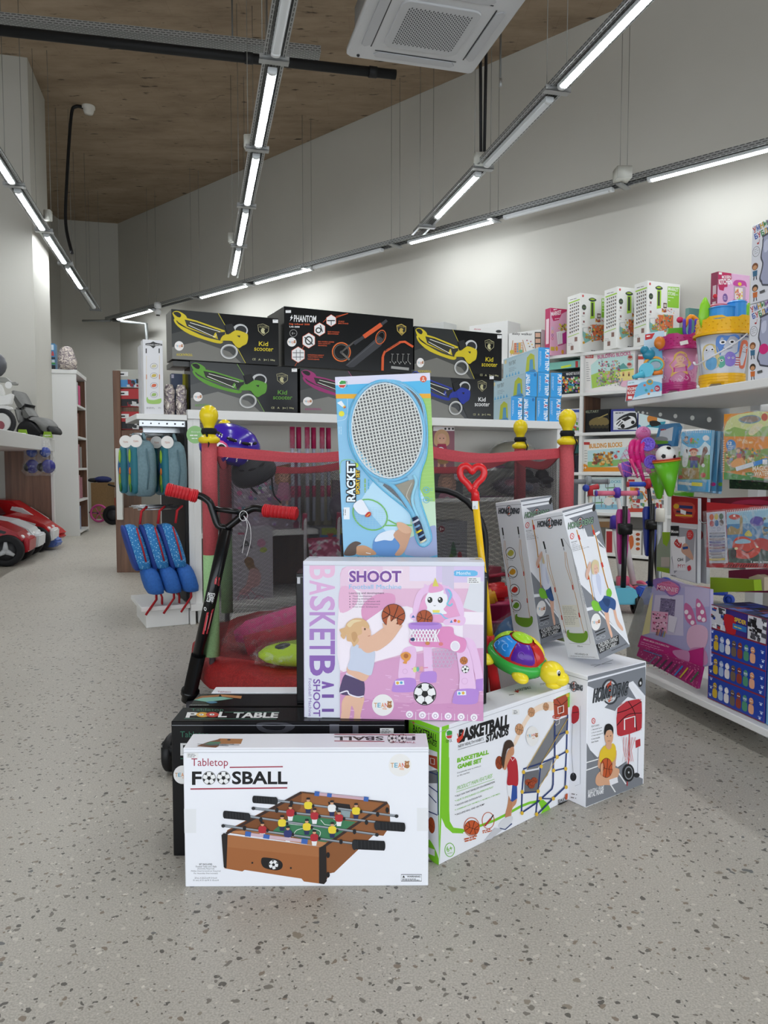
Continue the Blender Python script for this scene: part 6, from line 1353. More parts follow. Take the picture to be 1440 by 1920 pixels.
def b2(f): f.R('#7fbfb2', 1030, 677, 1087, 700).L('#c9dc3a', 4, '1052,689 1071,685').R('#b03a3a', 1079, 677, 1084, 690)
wcarton('toy_box', 'flat turquoise box with a lime stripe lying in the top cubby', ((1030, 681), (1087, 674), (1087, 688), (1030, 694)), '#6fb5a8', b2, row=None)
def b3(f): f.T('#ddd', 1062, 704, 26, 5, 'MAGNET BLOCKS', -5, .03); confetti(f, 1052, 708, 1086, 734, 70, ['#d9b03a', '#3f8fc0', '#c95a3a', '#5fa05a', '#e0e0d0', '#8a5fa0'], (1, 3.2), 5)
wcarton('toy_box', 'dark navy blocks box with colourful pieces under the turquoise box', ((1030, 702), (1087, 694), (1087, 736), (1030, 742)), '#1c2733', b3, row=4)
def b4(f): f.T('#8a8f7a', 1097, 775, 26, 5, 'MILITARY', -3, .03); f.S('#7a6a40', '1105,790 1120,782 1138,784 1142,794 1130,800 1108,800', 2); [f.E('#3a3524', 1110+7*i, 800, 3.6) for i in range(5)]; f.L('#9a8a55', 2, '1122,784 1140,776')
wcarton('model_kit_box', 'black model kit box with a tan armoured truck, second cubby row', ((1094, 770), (1142, 766), (1142, 804), (1094, 807)), '#1b1c1f r.3', b4, row=3)
def b5(f): f.R('#d8dade', 1146, 771, 1195, 806).R('#2f3a8a', 1146, 771, 1150, 806).Q('#334', 1154, 776, 22, 3, 'SPEED CAR', -2); f.S('#2b2d30', '1155,790 1170,778 1192,774 1195,800 1160,805', 2).S('#e9eaec', '1152,793 1163,786 1178,780 1190,783 1191,794 1172,803 1155,801', 3).P('#222', '1165,786 1178,780 1184,784 1172,790').L('#333', 2, '1156,796 1164,788').L('#333', 2, '1160,799 1168,791').E('#222', 1168, 799, 4).E('#222', 1187, 792, 3.5)
wcarton('model_kit_box', 'white and blue model kit box with a striped white sports car', ((1145, 768), (1195, 765), (1195, 805), (1145, 807)), '#3a3f8a', b5, row=3)
def b6(f): f.R('#cfe3e6', 1200, 775, 1255, 806).S('#c9803a', '1214,782 1224,776 1232,782 1230,792 1216,792', 3).P('#3f9ab0', '1210,800 1226,792 1250,790 1240,803').S('#222', '1218,790 1232,789 1240,796 1222,800', 2).E('#3f8fc0', 1198, 800, 4)
wcarton('model_kit_box', 'white and teal boxed toy with an orange head right of the white sports car', ((1197, 772), (1256, 770), (1256, 806), (1197, 808)), '#dfe3e4', b6, row=3)
def b7(f): f.R('#3f55a0', 1030, 768, 1086, 773).Q('#445', 1058, 778, 24, 4, 'PLANT BLOCKS', -2); confetti(f, 1060, 780, 1084, 806, 26, ['#8a5a9c', '#c95a3a', '#5f9a5a', '#c9c2c9'], (2, 4), 6)
wcarton('toy_box', 'white box with purple and red plant pictures beside the yellow pole caps', ((1030, 770), (1086, 765), (1086, 805), (1030, 809)), '#dfdfe3', b7, row=3)
def b8(f):
    f.T('#dd9a3a', 1105, 841, 62, 9, 'BUILDING BLOCKS', -3, .06).R('#c0403c', 1094, 829, 1106, 834).P('#bfe0e6', '1102,845 1178,838 1178,872 1102,876').P('#8cbf7a', '1102,866 1178,860 1178,872 1102,878').R('#e0912e', 1092, 876, 1182, 884).E('#e0912e', 1096, 877, 7, 7).T('#eee', 1092, 880, 8, 6, '3+', 0, .03)
    confetti(f, 1112, 848, 1148, 872, 60, ['#a8743c', '#d9902e', '#8a4a3a', '#5f8f6a', '#e0c07a', '#7a5a4a'], (1.5, 4), 7); confetti(f, 1152, 846, 1160, 858, 8, ['#d95a5a', '#8ac0d0'], (1, 3), 8); f.lines('#999', 1096, 845, 6, 5, 5, 1)
wcarton('block_set_box', 'orange-lettered building blocks box in the middle wall cubby', ((1092, 826), (1183, 819), (1183, 880), (1092, 885)), '#ecebe6', b8, row=2)
def b9(f):
    f.P('#cfe6ea', '1103,898 1166,894 1166,950 1103,953').T('#6fb5c9', 1138, 906, 26, 5, 'BLOCKS', -1, .05).P('#c0392f', '1126,904 1131,898 1136,904').P('#2f4f9c', '1130,904 1136,898 1140,904').R('#8cc0d8', 1103, 946, 1166, 955)
    for i, (x, y) in enumerate(((1112, 913), (1130, 907), (1146, 915), (1110, 930), (1130, 928), (1148, 932), (1122, 943), (1142, 944))): f.L(('#4f7fc0', '#c98a3a', '#5f9a5a', '#b0504a')[i % 4], 2, [(x-9, y), (x+9, y-1)]).L('#8a8f94', 1.5, [(x-6, y-8), (x-6, y+8)]).L('#8a8f94', 1.5, [(x+6, y-8), (x+6, y+8)])
    f.E('#e6e2e0', 1141, 940, 8)
wcarton('block_set_box', 'light blue marble-run blocks box in the fourth wall cubby', ((1098, 896), (1168, 892), (1168, 955), (1098, 958)), '#e3e9ea', b9, row=1)
def b10(f): f.R('#c0403c', 1178, 899, 1190, 903); confetti(f, 1182, 905, 1246, 952, 90, ['#c9603a', '#d9a03a', '#8a8f94', '#5f8f9a', '#b03a3a', '#c9c2b8', '#6f9a5a'], (1.5, 5), 9); f.R('#c04a3c', 1178, 953, 1250, 960); f.L('#d9902e', 2, '1180,935 1190,920 1205,922 1212,935')
wcarton('block_set_box', 'white and red crane blocks box right of the light blue one', ((1175, 896), (1250, 892), (1250, 958), (1175, 962)), '#e6e3e0', b10, row=1)
def b11(f): f.R('#a82f35', 1137, 996, 1148, 1036).S('#c96a3a', '1176,1010 1186,1004 1188,1022 1180,1032 1174,1024', 3); [f.E(('#b0502e', '#8a4a2a', '#c9783a')[i % 3], 1196, 1002+9*i, 4, 3) for i in range(4)]
wcarton('toy_box', 'white play food box with red side in the lowest wall cubby', ((1135, 992), (1202, 996), (1202, 1040), (1135, 1040)), '#dedbd6', b11, row=0)
wcarton('toy_box', 'plain white box with a faint ring drawing in the lowest wall cubby', ((1205, 998), (1240, 998), (1240, 1040), (1205, 1040)), '#dcdcda', lambda f: f.O_('#b9b9b9', 1218, 1022, 8, 1.5), row=0)
wcarton('toy_box', 'stack of flat brown and grey cartons in a low wall cubby', ((1121, 972), (1150, 972), (1150, 988), (1121, 990)), '#8a6a4a', lambda f: f.R('#b9b4aa', 1121, 970, 1152, 978), row=None)
for i, (y0, y1, col) in enumerate(((832, 850, '#2a5a5a'), (852, 880, '#1f2430'), (895, 955, '#5a5f66'))):
    wcarton('toy_box', ('teal', 'near-black', 'grey')[i]+' box partly hidden behind the right foam pole in the wall cubbies', ((1040, y0+4), (1086, y0), (1086, y1), (1040, y1)), col, None, row=(None, 2, 1)[i])
# tall cartons standing on top, turned towards the shop front
TU = ang(67); TV = ang(-23)
def tall(xc, ytop, wpx, spx, label, kind, base='#e6e6e2 r.4', ex=0, grp=None, dd=-.05):
    p = atplane(xc, 640, w_o+WN*(dd), WN); p.z = ROWS[-1]
    dep = p.dot(V3((0, CP, -SP)))
    W = wpx*dep/1400/abs(math.cos(math.radians(67-90+math.degrees(math.atan2(p.x, p.y)))))
    S = spx*dep/1400/max(.3, abs(math.sin(math.radians(23)+math.atan2(p.x, p.y))))
    q = atplane(xc, ytop, p, V3((0, 1, 0)))
    H = q.z-ROWS[-1]
    c = carton(kind+'_carton', label, 'carton', p, TU*W, UP*H, TV*S, base, grp, .002); return c, W, S
def market(xc, ytop, label, wide):
    c, W, S = tall(xc, ytop, 80, 24, label, 'market_playset', grp='market playset cartons on the wall shelving')
    f = c.front((0, 0, 1), ((1015, 25), (1360, 38), (1360, 580), (1005, 590)))
    f.E('#c95a5a', 1040, 52, 10, 12).R('#8cc63a', 1228, 62, 1350, 240).T('#eef4e6', 1233, 96, 108, 30, 'MARKET', 2, .03).T('#eef4e6', 1233, 134, 76, 28, 'STORE', 2, .03).T('#eef4e6', 1312, 132, 26, 10, 'SETS', 2).Q('#eef4e6', 1233, 156, 82, 8, 'PLAY AT HOME', 2).Q('#eef4e6', 1236, 186, 30, 10, '38PCS', 2)
    f.S('#3a4a3a', '1100,75 1135,62 1172,75 1172,90 1135,100 1102,90', 3).S('#a8c83a', '1108,78 1135,70 1162,78 1135,84', 2).R('#a5d23a', 1117, 100, 1160, 255).R('#3f4a3a', 1124, 110, 1146, 235).E('#3f4a3f', 1051, 158, 23, 27).L('#a9c86a', 2, '1036,158 1068,158')
    f.R('#a5d23a', 1114, 240, 1150, 262).S('#e9e9e6', '1118,262 1200,255 1320,285 1290,310 1180,318 1110,290', 2).P('#d9744a', '1130,315 1290,305 1290,440 1150,470').P('#7fb5ac', '1035,385 1115,420 1135,455 1060,500 1035,430').L('#8a8f90', 4, '1035,355 1050,430').L('#8a8f90', 3, '1035,355 1090,345 1110,410')
    confetti(f, 1100, 310, 1270, 465, 70, ['#d95a4a', '#e6c04a', '#5f9a7a', '#7a4a3a', '#c9b0a0', '#6fb0b0', '#e9a04a'], (4, 11), int(xc)); confetti(f, 1060, 410, 1130, 450, 22, ['#e6c83a', '#8ab05a', '#d95a3a'], (4, 8), 3); f.R('#5a3f3a', 1185, 205, 1222, 250).R('#c9c2b8', 1190, 215, 1217, 240).E('#b0503a', 1195, 272, 28, 16); confetti(f, 1170, 255, 1310, 290, 14, ['#c95a4a', '#e6b04a', '#b9c0c9'], (4, 8), 9)
    for y in (215, 295): f.R('#8a5a5a', 1040, y-12, 1058, y+8).lines('#888', 1028, y+22, 36, 2, 7, 2)
    f.E('#d9a03a', 1045, 495, 12, 12).E('#d9a03a', 1135, 470, 10, 10).Q('#555', 1125, 570, 90, 12, 'SUPERMARKET', 0, .02)
    g = c.left((0, 0, 1), ((905, 60), (1010, 28), (1005, 590), (905, 598)))
    g.lines('#777', 925, 90, 80, 1, 12, 6, -12).L('#9ac83a', 12, '915,122 1005,92').L('#9ac83a', 6, '912,440 1000,415')
    for r in range(9):
        for k in range(5): g.R(('#5a5a5a', '#7a7a7a', '#6a5a4a')[(r+k) % 3], 925+16*k, 135+32*r-5*k, 935+16*k, 152+32*r-5*k)
    for x, y in ((965, 470), (935, 545)): g.R('#8a6a60', x, y-22, x+22, y+18); g.lines('#999', 915, 500, 40, 2, 14, 3)
    c.done()
market(1087, 549, 'market playset carton, leftmost of the three white and green ones on the wall shelving', 39)
market(1156, 537, 'market playset carton standing between its two white and green twins', 36)
market(1212, 526, 'market playset carton fully seen, rightmost of the three with the green name panel', 72)
c, W, S = tall(1031, 577, 37, 9, 'pink market trolley carton beside the white and green cartons', 'trolley', '#dba3bd r.4')
f = c.front((0, 0, 1), ((148, 272), (322, 285), (318, 665), (140, 665)))
f.P('#c02a5e', '148,272 322,282 322,300 270,320 240,370 180,380 155,330').T('#f4e6ec', 158, 340, 110, 34, 'MARKET', -8, .05).Q('#f4e6ec', 180, 296, 50, 14, 'HAPPY', -8, .03).Q('#f4e6ec', 195, 368, 70, 10, 'TROLLEY SET', -8)
for i, col in enumerate(('#8ab8d0', '#e0c04a', '#7a4a8a', '#c95a6a')): f.O_(col, 170, 440+28*i, 9, 4, 10)
f.P('#e6e0e2', '212,470 290,450 320,470 318,550 225,570').P('#b8308a', '275,480 322,460 322,560 280,560'); confetti(f, 235, 405, 318, 455, 30, ['#d9c03a', '#7a9a4a', '#8a4a3a', '#c9a03a'], (5, 10), 2)
for i in range(4): f.L('#b9a0a8', 3, [(215+i*20, 475), (225+i*18, 565)])
f.L('#a8306a', 7, '230,580 300,560').E('#d9a03a', 216, 605, 14, 20).E('#d9a03a', 280, 630, 14, 18).R('#c9a83a', 150, 592, 195, 625)
g = c.left((0, 0, 1), ((0, 0), (10, 0), (10, 100), (0, 100))); g.R('#b02a5a', 0, 0, 10, 100).R('#e0c8d0', 2, 22, 8, 75); c.done()
c, W, S = tall(1343, 509, 82, 12, 'pink play kitchen carton above the bucket toys on the wall shelving', 'kitchen', '#dcaed0 r.4')
f = c.front((0, 0, 1), ((925, 245), (1300, 255), (1290, 700), (910, 700)))
f.P('#b92a5c', '925,245 1080,250 1085,290 1040,310 1035,345 1000,350 990,375 940,370 915,330').R('#eee', 932, 250, 968, 265).T('#f6eef2', 970, 292, 105, 22, 'MODERN', -3, .04).T('#f6eef2', 932, 336, 156, 38, 'KITCHEN', -4, .06).E('#7a5a9a', 1010, 422, 30, 30).lines('#d9c9e6', 992, 414, 36, 3, 9, 4)
f.S('#c04a9c', '1105,310 1140,292 1220,292 1255,305 1262,335 1235,325 1180,335 1110,330', 3).R('#b9a0b4', 1112, 335, 1250, 430).R('#e6dcd6', 1125, 345, 1215, 425).E('#e6c04a', 1180, 318, 22, 12).S('#c04a9c', '1105,425 1200,440 1262,420 1230,450 1140,455', 2)
confetti(f, 1025, 475, 1120, 560, 26, ['#b0703a', '#d9c06a', '#c98aa0', '#e6d6b0'], (8, 16), 4); f.R('#8a5a6a', 1140, 475, 1225, 565).E('#d9b08a', 1118, 535, 24, 28).E('#6ac0d0', 945, 492, 12, 12); confetti(f, 1130, 350, 1210, 420, 18, ['#d96a6a', '#e6c04a', '#7a5a4a'], (5, 9), 5)
g = c.left((0, 0, 1), ((0, 0), (10, 0), (10, 100), (0, 100))); g.R('#8a2a4c', 0, 0, 10, 100).R('#c9b0b8', 3, 20, 8, 40).R('#c9b0b8', 3, 45, 8, 70); c.done()
c, W, S = tall(1290, 577, 30, 6, 'grey-green carton peeking between the market and kitchen cartons', 'storage', '#5f8f86 r.4'); c.done()
# pale boxes and walker box on the top board further left
for q_, lab, tx, colr in ((((777, 612), (832, 614), (832, 660), (777, 660)), 'pale box showing its top edge above the right yellow scooter carton', '', '#b9bab8'), (((880, 612), (952, 615), (952, 675), (880, 680)), 'white box with a small red word behind the right scooter cartons', 'disney', '#d8d8d6')):
    S_ = [wh(*p, .05) for p in q_]
    c = carton('toy_carton', lab, 'carton', wp(S_[0][0], .05, 2.03), WU*(S_[1][0]-S_[0][0]), UP*(S_[0][1]-2.03), WN*.25, colr, None, .001); f = c.front((600, 560, 3))
    if tx: f.T('#b5405c', 866, 177, 40, 10, 'disney', 1, .03); f.E('#333', 1005, 184, 16, 8)
    c.done()
S_ = [wh(*p, .03) for p in ((954, 620), (1015, 623))]
c = carton('walker_carton', 'white baby walker carton with a dark picture strip above the tent boxes', 'carton', wp(S_[0][0], .03, 2.03), WU*(S_[1][0]-S_[0][0]), UP*((S_[0][1]+S_[1][1])/2-2.03), WN*.25, '#dcdcda r.4', None, .001)
f = c.front((600, 560, 3)); f.T('#333', 1082, 207, 112, 18, 'Baby walker', 2, .02)
f.P('#c9a07a', '1090,250 1140,245 1150,310 1085,315').L('#b98a60', 4, '1085,235 1075,320').L('#b98a60', 4, '1140,232 1160,300').E('#c9b04a', 1080, 300, 12).E('#6ab08a', 1130, 295, 10)
for i in range(14): f.R(('#c96a5a', '#6a9ac0', '#d6b04a', '#c9c9c9')[i % 4], 1095+(i % 4)*12, 250+(i//4)*14, 1104+(i % 4)*12, 260+(i//4)*14)
for i in range(6): f.E(('#a85a6a', '#d6b04a', '#7a6a5a')[i % 3], 1165+i*7, 235+(i*17) % 45, 4)
f.R('#3b3a38', 1208, 187, 1244, 330); [f.R('#c9a08a', 1212, 193+32*i, 1240, 217+32*i) for i in range(4)]; c.done()
# ================================================================== RIGHT-HAND AISLE SHELF
RU = V3((.242, -.970, 0)).normalized(); RV = V3((-RU.y, RU.x, 0)); RO = V3((1.02, 2.93, 0)); RT = 1.172
def rp(s, d, z): return RO+RU*s+RV*d+UP*z
RM = Matrix((RU, RV, UP)).transposed().to_4x4(); RM.translation = RO
def rh(x, y, d=0): p = atplane(x, y, RO+RV*d, RV); return (p-RO).dot(RU), p.z
rg = thing('aisle_shelf', 'white shelf unit on the right with buckets on top and hanging toys below', 'shelf', RO)
def rpart(name, b, col=SW, label=None): m = MB(); m.box(*b, col, .003, RM); return _adopt(m, name, rg, label, None)
rpart('top_shelf', (-.13, 0, RT-.03, 1.6, .46, RT)); rpart('base_shelf', (-.0, -.03, .075, 1.6, .46, .1)); rpart('plinth', (.0, .12, 0, .10, .46, .075)); rpart('plinth', (.5, .12, 0, 1.6, .46, .075))
rpart('upright', (.02, .46, 0, .08, .50, RT)); rpart('upright', (.72, .46, 0, .76, .50, RT)); rpart('back_panel', (-.0, .50, .08, 1.6, .52, RT-.03), '#bdb8ae r.6')
m = MB(); m.prism([rp(-.10, .01, RT-.031), rp(-.10, .46, RT-.031), rp(-.10, .46, RT-.14), rp(-.10, .02, RT-.055)], RU*.003, '#77797b m.6 r.35')
for i, (t, r) in enumerate(((.03, .004), (.05, .006), (.07, .004), (.13, .008), (.2, .009), (.28, .010), (.36, .011))):
    c = rp(-.0965, t, RT-.052-.03*t/.4); m.tube([c, c+RU*.002], r, '#d9d9d4 r.4', 10)
_adopt(m, 'shelf_bracket', rg, 'perforated steel bracket', None)
for z, d0 in ((.66, .1), (.98, .1)):
    m = MB(); m.tube([rp(.1, .45, z), rp(1.5, .45, z)], .006, '#9b9d9f m.8 r.3', 8); _adopt(m, 'hook_rail', rg, 'steel rail', None)
def hook(s, z, d=.04, droop=.0):
    m = MB(); m.tube([rp(s, .46, z+.01), rp(s, d, z), rp(s, d-.012, z+.012)], .0028, '#a9abad m.8 r.3', 6); _adopt(m, 'display_hook', rg, 'steel hook', None)
class PF(Face): pass
def panel(name, label, cat, px, d, thick, base, art=None, crop=(0, 0, 1), group=None, film=0, root=None, P0=None, Nn=None, hole=None):
    P0 = P0 or RO+RV*d; Nn = Nn or RV
    pts = [atplane(crop[0]+x/crop[2], crop[1]+y/crop[2], P0, Nn) for x, y in Face.pts(px)]
    uu = UP.cross(Nn).normalized(); uu = uu if uu.x > 0 else -uu
    a = [p.dot(uu) for p in pts]; z = [p.z for p in pts]
    O = P0+uu*(min(a)-P0.dot(uu)); O.z = max(z)
    mb = MB(); dep = Nn*(thick if Nn.dot(pts[0]-EYE) > 0 else -thick)
    mb.prism(pts, dep, base)
    f = Face(mb, O, uu*(max(a)-min(a)), UP*(min(z)-max(z)), crop, eps=.0003)
    if art: art(f)
    c = sum(pts, V3((0, 0, 0)))/len(pts)
    r = thing(name, label, cat, c, group) if root is None else root
    o = _adopt(mb, 'printed_card' if root is None else name, r, None, None)
    if film:
        m = MB(); q = [c+(p-c)*1.05 for p in pts]; n = 10; top = [V3((c.x, c.y, max(z)+film)) + uu*((t-.5)*(max(a)-min(a))*.7) for t in (0, 1)]
        m.prism([p-dep.normalized()*.008 for p in q], -dep.normalized()*.002, 'crinkled_film'); _adopt(m, 'plastic_sleeve', r, None, None)
    return r
# ---- hanging packs
K1 = (1150, 760, 4.966)
def book1(f):
    f.P('#58b2de', '640,245 915,232 905,400 870,470 830,360 770,390 700,390 640,350').R('#7aa84a', 600, 430, 900, 690).P('#cfe6ee', '640,350 700,390 770,390 850,330 905,380 900,460 620,470').S('#58b2de', '650,245 915,235 900,330 860,330 800,395 720,390 690,350 650,360', 3)
    for i in range(15): f.L('#e9e9e9', 4, [(668+17*i, 228), (666+17*i, 258)])
    f.E('#e6e6e6', 865, 305, 30, 26).E('#4a3a30', 683, 300, 17, 15).E('#e0a98a', 683, 318, 15, 14); confetti(f, 728, 310, 808, 352, 16, ['#e0c83a', '#d96a5a', '#5fb06a', '#eef0f0'], (8, 12), 4)
    f.S('#7a4428', '840,400 870,385 882,430 850,470 845,520 830,560 800,545 790,500 825,470', 3); f.S('#e8e8e8', '670,400 700,395 705,440 690,560 650,570 645,500', 3); f.S('#333', '680,410 695,415 690,450', 3)
    f.S('#b8472e', '710,430 730,402 775,402 795,430', 3).E('#e6b598', 752, 445, 32, 30).P('#4a5a9a', '722,490 785,490 790,580 765,580 755,545 745,580 718,580').S('#8a3a5a', '722,478 785,478 800,510 710,510', 3).E('#333', 742, 442, 4).E('#333', 764, 442, 4)
    f.R('#b98f4a', 640, 585, 800, 685); [f.L('#8a6a34', 4, [(645+14*i, 590), (645+14*i, 682)]) for i in range(12)]
    f.E('#e9e9e9', 840, 560, 16, 18).E('#c94a4a', 838, 650, 24, 24).E('#c94a4a', 628, 668, 18, 18).R('#4f9fd0', 600, 690, 890, 805).R('#7ab3d6', 600, 692, 890, 710)
    f.L('#e4e4e0', 26, '610,722 735,735').L('#e8d82a', 34, '735,732 835,738')
hook(.20, .985); hook(.52, 1.0); hook(.30, .70); hook(.50, .72)
for k in (2, 1, 0):
    panel('water_painting_book', ('front blue water painting book with a farm scene and yellow marker', 'second blue painting book behind the front farm scene one', 'third blue painting book hindmost of the farm scene ones')[k], 'colouring book',
          [(x+55*k*1.0, y+8*k) for x, y in Face.pts('640,245 918,232 905,420 880,700 870,808 600,788 612,560')], .05+.035*k, .012, '#8ab4cf r.3', book1 if k == 0 else (lambda f: f.R('#5aa0c8', 600, 230, 1100, 805).E('#d03a8a' if k == 1 else '#8ac04a', 930 if k == 1 else 1000, 735, 25, 18)), K1, 'farm scene painting books', film=.02)
def book2(f):
    f.R('#dd8f2e', 1020, 60, 1450, 690).S('#cfd690', '1040,200 1100,110 1250,70 1450,70 1450,290 1040,295', 2).P('#8ab04a', '1040,240 1130,200 1250,230 1450,190 1450,290 1040,298').P('#3f8a3a', '1030,620 1450,690 1450,700 1030,690').S('#e0d6a8', '1260,250 1330,170 1400,190 1300,280', 3)
    f.S('#6a8a9a', '1165,130 1240,95 1320,92 1375,120 1360,150 1280,172 1200,160', 3).S('#8f7a6a', '1180,135 1240,105 1320,102 1360,122 1340,145 1270,160', 3)
    f.E('#c0523a', 1410, 110, 30, 36).R('#dd8a28', 1040, 290, 1450, 420); f.T('#f0e2b8', 1155, 332, 95, 18, 'CAN YOU', 3, .03).T('#f0e2b8', 1205, 356, 100, 20, 'FIND ME?', 0, .03)
    f.E('#2f7fc0', 1100, 372, 46, 54).T('#eee', 1068, 368, 40, 30, '12', 0, .05).lines('#e6f0f6', 1072, 385, 60, 2, 16, 4)
    f.P('#7a9a4a', '1040,440 1150,400 1300,420 1450,400 1450,560 1040,620'); confetti(f, 1060, 400, 1440, 560, 80, ['#c9b04a', '#a86a3a', '#5f7a4a', '#e6d6a0', '#8a4a2a', '#d9a03a', '#6a8ab0'], (6, 18), 12)
    f.S('#e0a05a', '1150,500 1200,480 1235,520 1240,570 1130,580 1100,550', 3).P('#c05a6a', '1160,450 1200,450 1205,490 1165,492').E('#e0b090', 1175, 425, 18, 20).S('#8a5a30', '1155,420 1165,395 1195,395 1200,430 1190,410 1165,410', 3)
    f.L('#d9dfe4', 40, '1155,595 1320,545').L('#2f86d0', 40, '1320,548 1450,508').R('#e8e8e8', 1405, 505, 1450, 550).T('#f2e6c8', 1312, 612, 140, 48, 'MAGIC', -2, .05).T('#f2e6c8', 1330, 660, 140, 44, 'WATER', -2, .05)
    f.S('#3f8a3a', '1245,630 1290,622 1325,635 1320,658 1260,655', 3).T('#eee', 1268, 648, 40, 14, 'Book', -2)
    for i in range(14): f.L('#e6e6e6', 5, [(1015, 330+22*i), (1040, 328+22*i)])
panel('activity_book', 'large orange magic water activity book with a carrying hole at the right edge', 'colouring book', '1030,290 1060,170 1130,90 1250,60 1460,60 1460,700 1040,665 1020,500', .03, .02, '#d9902e r.3', book2, K1, film=.02)
panel('activity_book', 'dark green activity book edge hanging below the orange magic water book', 'colouring book', '1080,690 1450,700 1450,790 1080,775', .16, .02, '#2a3a26 r.3', lambda f: confetti(f, 1080, 695, 1440, 780, 30, ['#3f5a34', '#5a3a3a', '#1f2a1f'], (5, 12), 4), K1)
K2 = (1180, 920, 5.538)
def book3(f):
    f.P('#9c1e20', '438,50 712,80 712,350 435,330').S('#b9473a', '470,130 600,120 680,150 665,280 480,265', 2).L('#27356a', 30, '510,165 660,175').E('#d9a92e', 490, 162, 30, 26).L('#2a2a4a', 22, '490,215 655,235').L('#d9a92e', 16, '480,255 655,262').P('#e4e4e4', '532,190 592,212 588,252 535,235')
    for i in range(19): f.L('#dadada', 6, [(440+14*i, 325+2*i), (446+14*i, 356+2*i)])
    f.P('#d9d9dc', '432,360 700,390 705,960 425,880').P('#9a9aa0', '520,380 690,400 670,700 600,740 470,860 440,700 500,480').R('#17171a', 432, 365, 520, 470).T('#e8e8e8', 440, 440, 74, 32, 'Mouse', 0, .04).P('#e6e6e8', '430,490 585,475 590,830 465,830')
    f.E('#c23a3a', 635, 458, 36, 52).lines('#e8c9c9', 612, 440, 46, 3, 18, 4); f.S('#c79c86', '560,560 600,550 640,620 668,690 660,720 600,680 545,630', 3).L('#2a4a8a', 26, '560,598 615,590'); f.S('#b93a3a', '470,545 500,500 520,540 550,545 540,595 500,585', 3); [f.E('#eee', 490+15*i, 540+(i*13) % 30, 5) for i in range(4)]
    f.T('#333', 505, 735, 60, 34, 'OH', -3, .04).T('#b03a4a', 508, 800, 75, 36, 'MY!'); f.S('#c03040', '605,790 635,775 645,815 615,835', 3).Q('#555', 440, 885, 70, 12, 'Notebook', 10)
    f.P('#8a8a92', '690,400 705,400 705,960 692,955')
for k in (1, 0):
    panel('sketch_pad', ('white sketch pad with red header card and markers hanging right of the green cones', 'second white and red sketch pad just behind the first')[k], 'sketch pad', [(x+95*k, y+5*k) for x, y in Face.pts('438,50 712,80 712,350 705,965 425,885 435,330')], .06+.05*k, .014, '#c9c9cc r.4', book3 if k == 0 else (lambda f: f.R('#8c1a1c', 500, 50, 810, 345).R('#b4b4b8', 500, 350, 810, 970).E('#b03a3a', 738, 460, 30, 50)), K2, 'white and red sketch pads')
def book4(f):
    f.R('#a8242a', 800, 100, 1460, 800).P('#3f7fae', '1010,225 1460,180 1460,600 1020,600').P('#2f4a3f', '1025,600 1460,560 1460,760 1035,745').P('#8fb9cf', '1010,225 1460,180 1460,330 1010,350').P('#a08a5a', '1020,400 1060,365 1130,400 1150,380 1150,280 1165,250 1180,290 1180,450 1020,460')
    for i in range(24): f.L('#e2e2e2', 6, [(1015+19*i, 205-1.8*i), (1022+19*i, 238-1.8*i)])
    f.P('#c9ccd6', '806,228 1000,210 1028,750 835,752').P('#b9bccb', '820,240 990,225 992,420 828,430')
    for i, (x, y, c_) in enumerate(((860, 275, '#c9603a'), (910, 270, '#c9b03a'), (960, 268, '#3f5a44'), (863, 342, '#b04a4a'), (913, 338, '#2f6a9c'), (963, 332, '#5a4a44'))): f.E(c_, x, y, 23, 32)
    f.O_('#9a9db0', 890, 402, 18, 5).O_('#9a9db0', 935, 398, 18, 5)
    for i in range(10): f.L(('#8a8d96', '#5a6a8a', '#9a8a8a', '#5a5a9a', '#7a5a8a', '#8a5a5a', '#6a6a9a', '#8a7a7a', '#9a9a9a', '#c9b04a')[i], 20, [(838+i*1.5, 445+30*i), (1000+i*1.5, 440+30*i)]).L('#c4c6cc', 5, [(860+i, 442+30*i), (980, 438+30*i)])
    f.E('#c0402e', 1098, 272, 60, 28).E('#eee', 1095, 262, 12, 9)
    f.S('#c4391f', '1075,560 1110,490 1190,475 1260,500 1350,540 1370,600 1340,660 1250,705 1130,700 1080,650', 3).E('#1a1a1c', 1085, 650, 32, 60).S('#8fb8cc', '1105,525 1180,500 1260,520 1250,545 1120,550', 3).L('#2a1512', 9, '1165,610 1230,640 1300,600', smooth=True).E('#e0d6a0', 1115, 600, 18, 14).E('#e0d6a0', 1335, 580, 16, 12)
    f.S('#b32a22', '1300,530 1350,490 1460,520 1460,620 1370,600', 3).S('#4a3a9a', '1255,320 1300,270 1370,275 1400,310 1380,360 1290,365', 3).S('#c9b83a', '1200,450 1240,410 1275,450 1270,475 1210,470', 3); confetti(f, 1390, 280, 1450, 460, 20, ['#8a8a72', '#5a5a4a', '#b0a080'], (6, 14), 3)
    f.T('#e6e6e6', 1268, 750, 210, 22, 'I am a little', 0, .03).P('#a8242a', '830,762 1460,758 1460,800 830,795'); [f.L('#1c1a1a', 8, [(1045+26*i, 792), (1063+26*i, 764)]) for i in range(16)]
panel('colouring_set', 'red-framed colouring set with crayons, paints and a picture of a red race car', 'colouring set', '800,225 1000,205 1460,165 1460,800 830,798', .02, .02, '#a8242a r.35', book4, K2, film=.05)
panel('colouring_set', 'dark magenta pack top showing above the race car colouring set', 'colouring set', '770,80 1460,60 1460,210 790,200', .14, .02, '#7c1f30 r.35', lambda f: f.S('#a83050', '1050,150 1110,110 1300,90 1440,110 1440,150 1200,140 1100,180', 3).P('#c9c9c9', '920,165 985,155 985,190 925,195'), K2)
KM = (1060, 1100, 3.789)
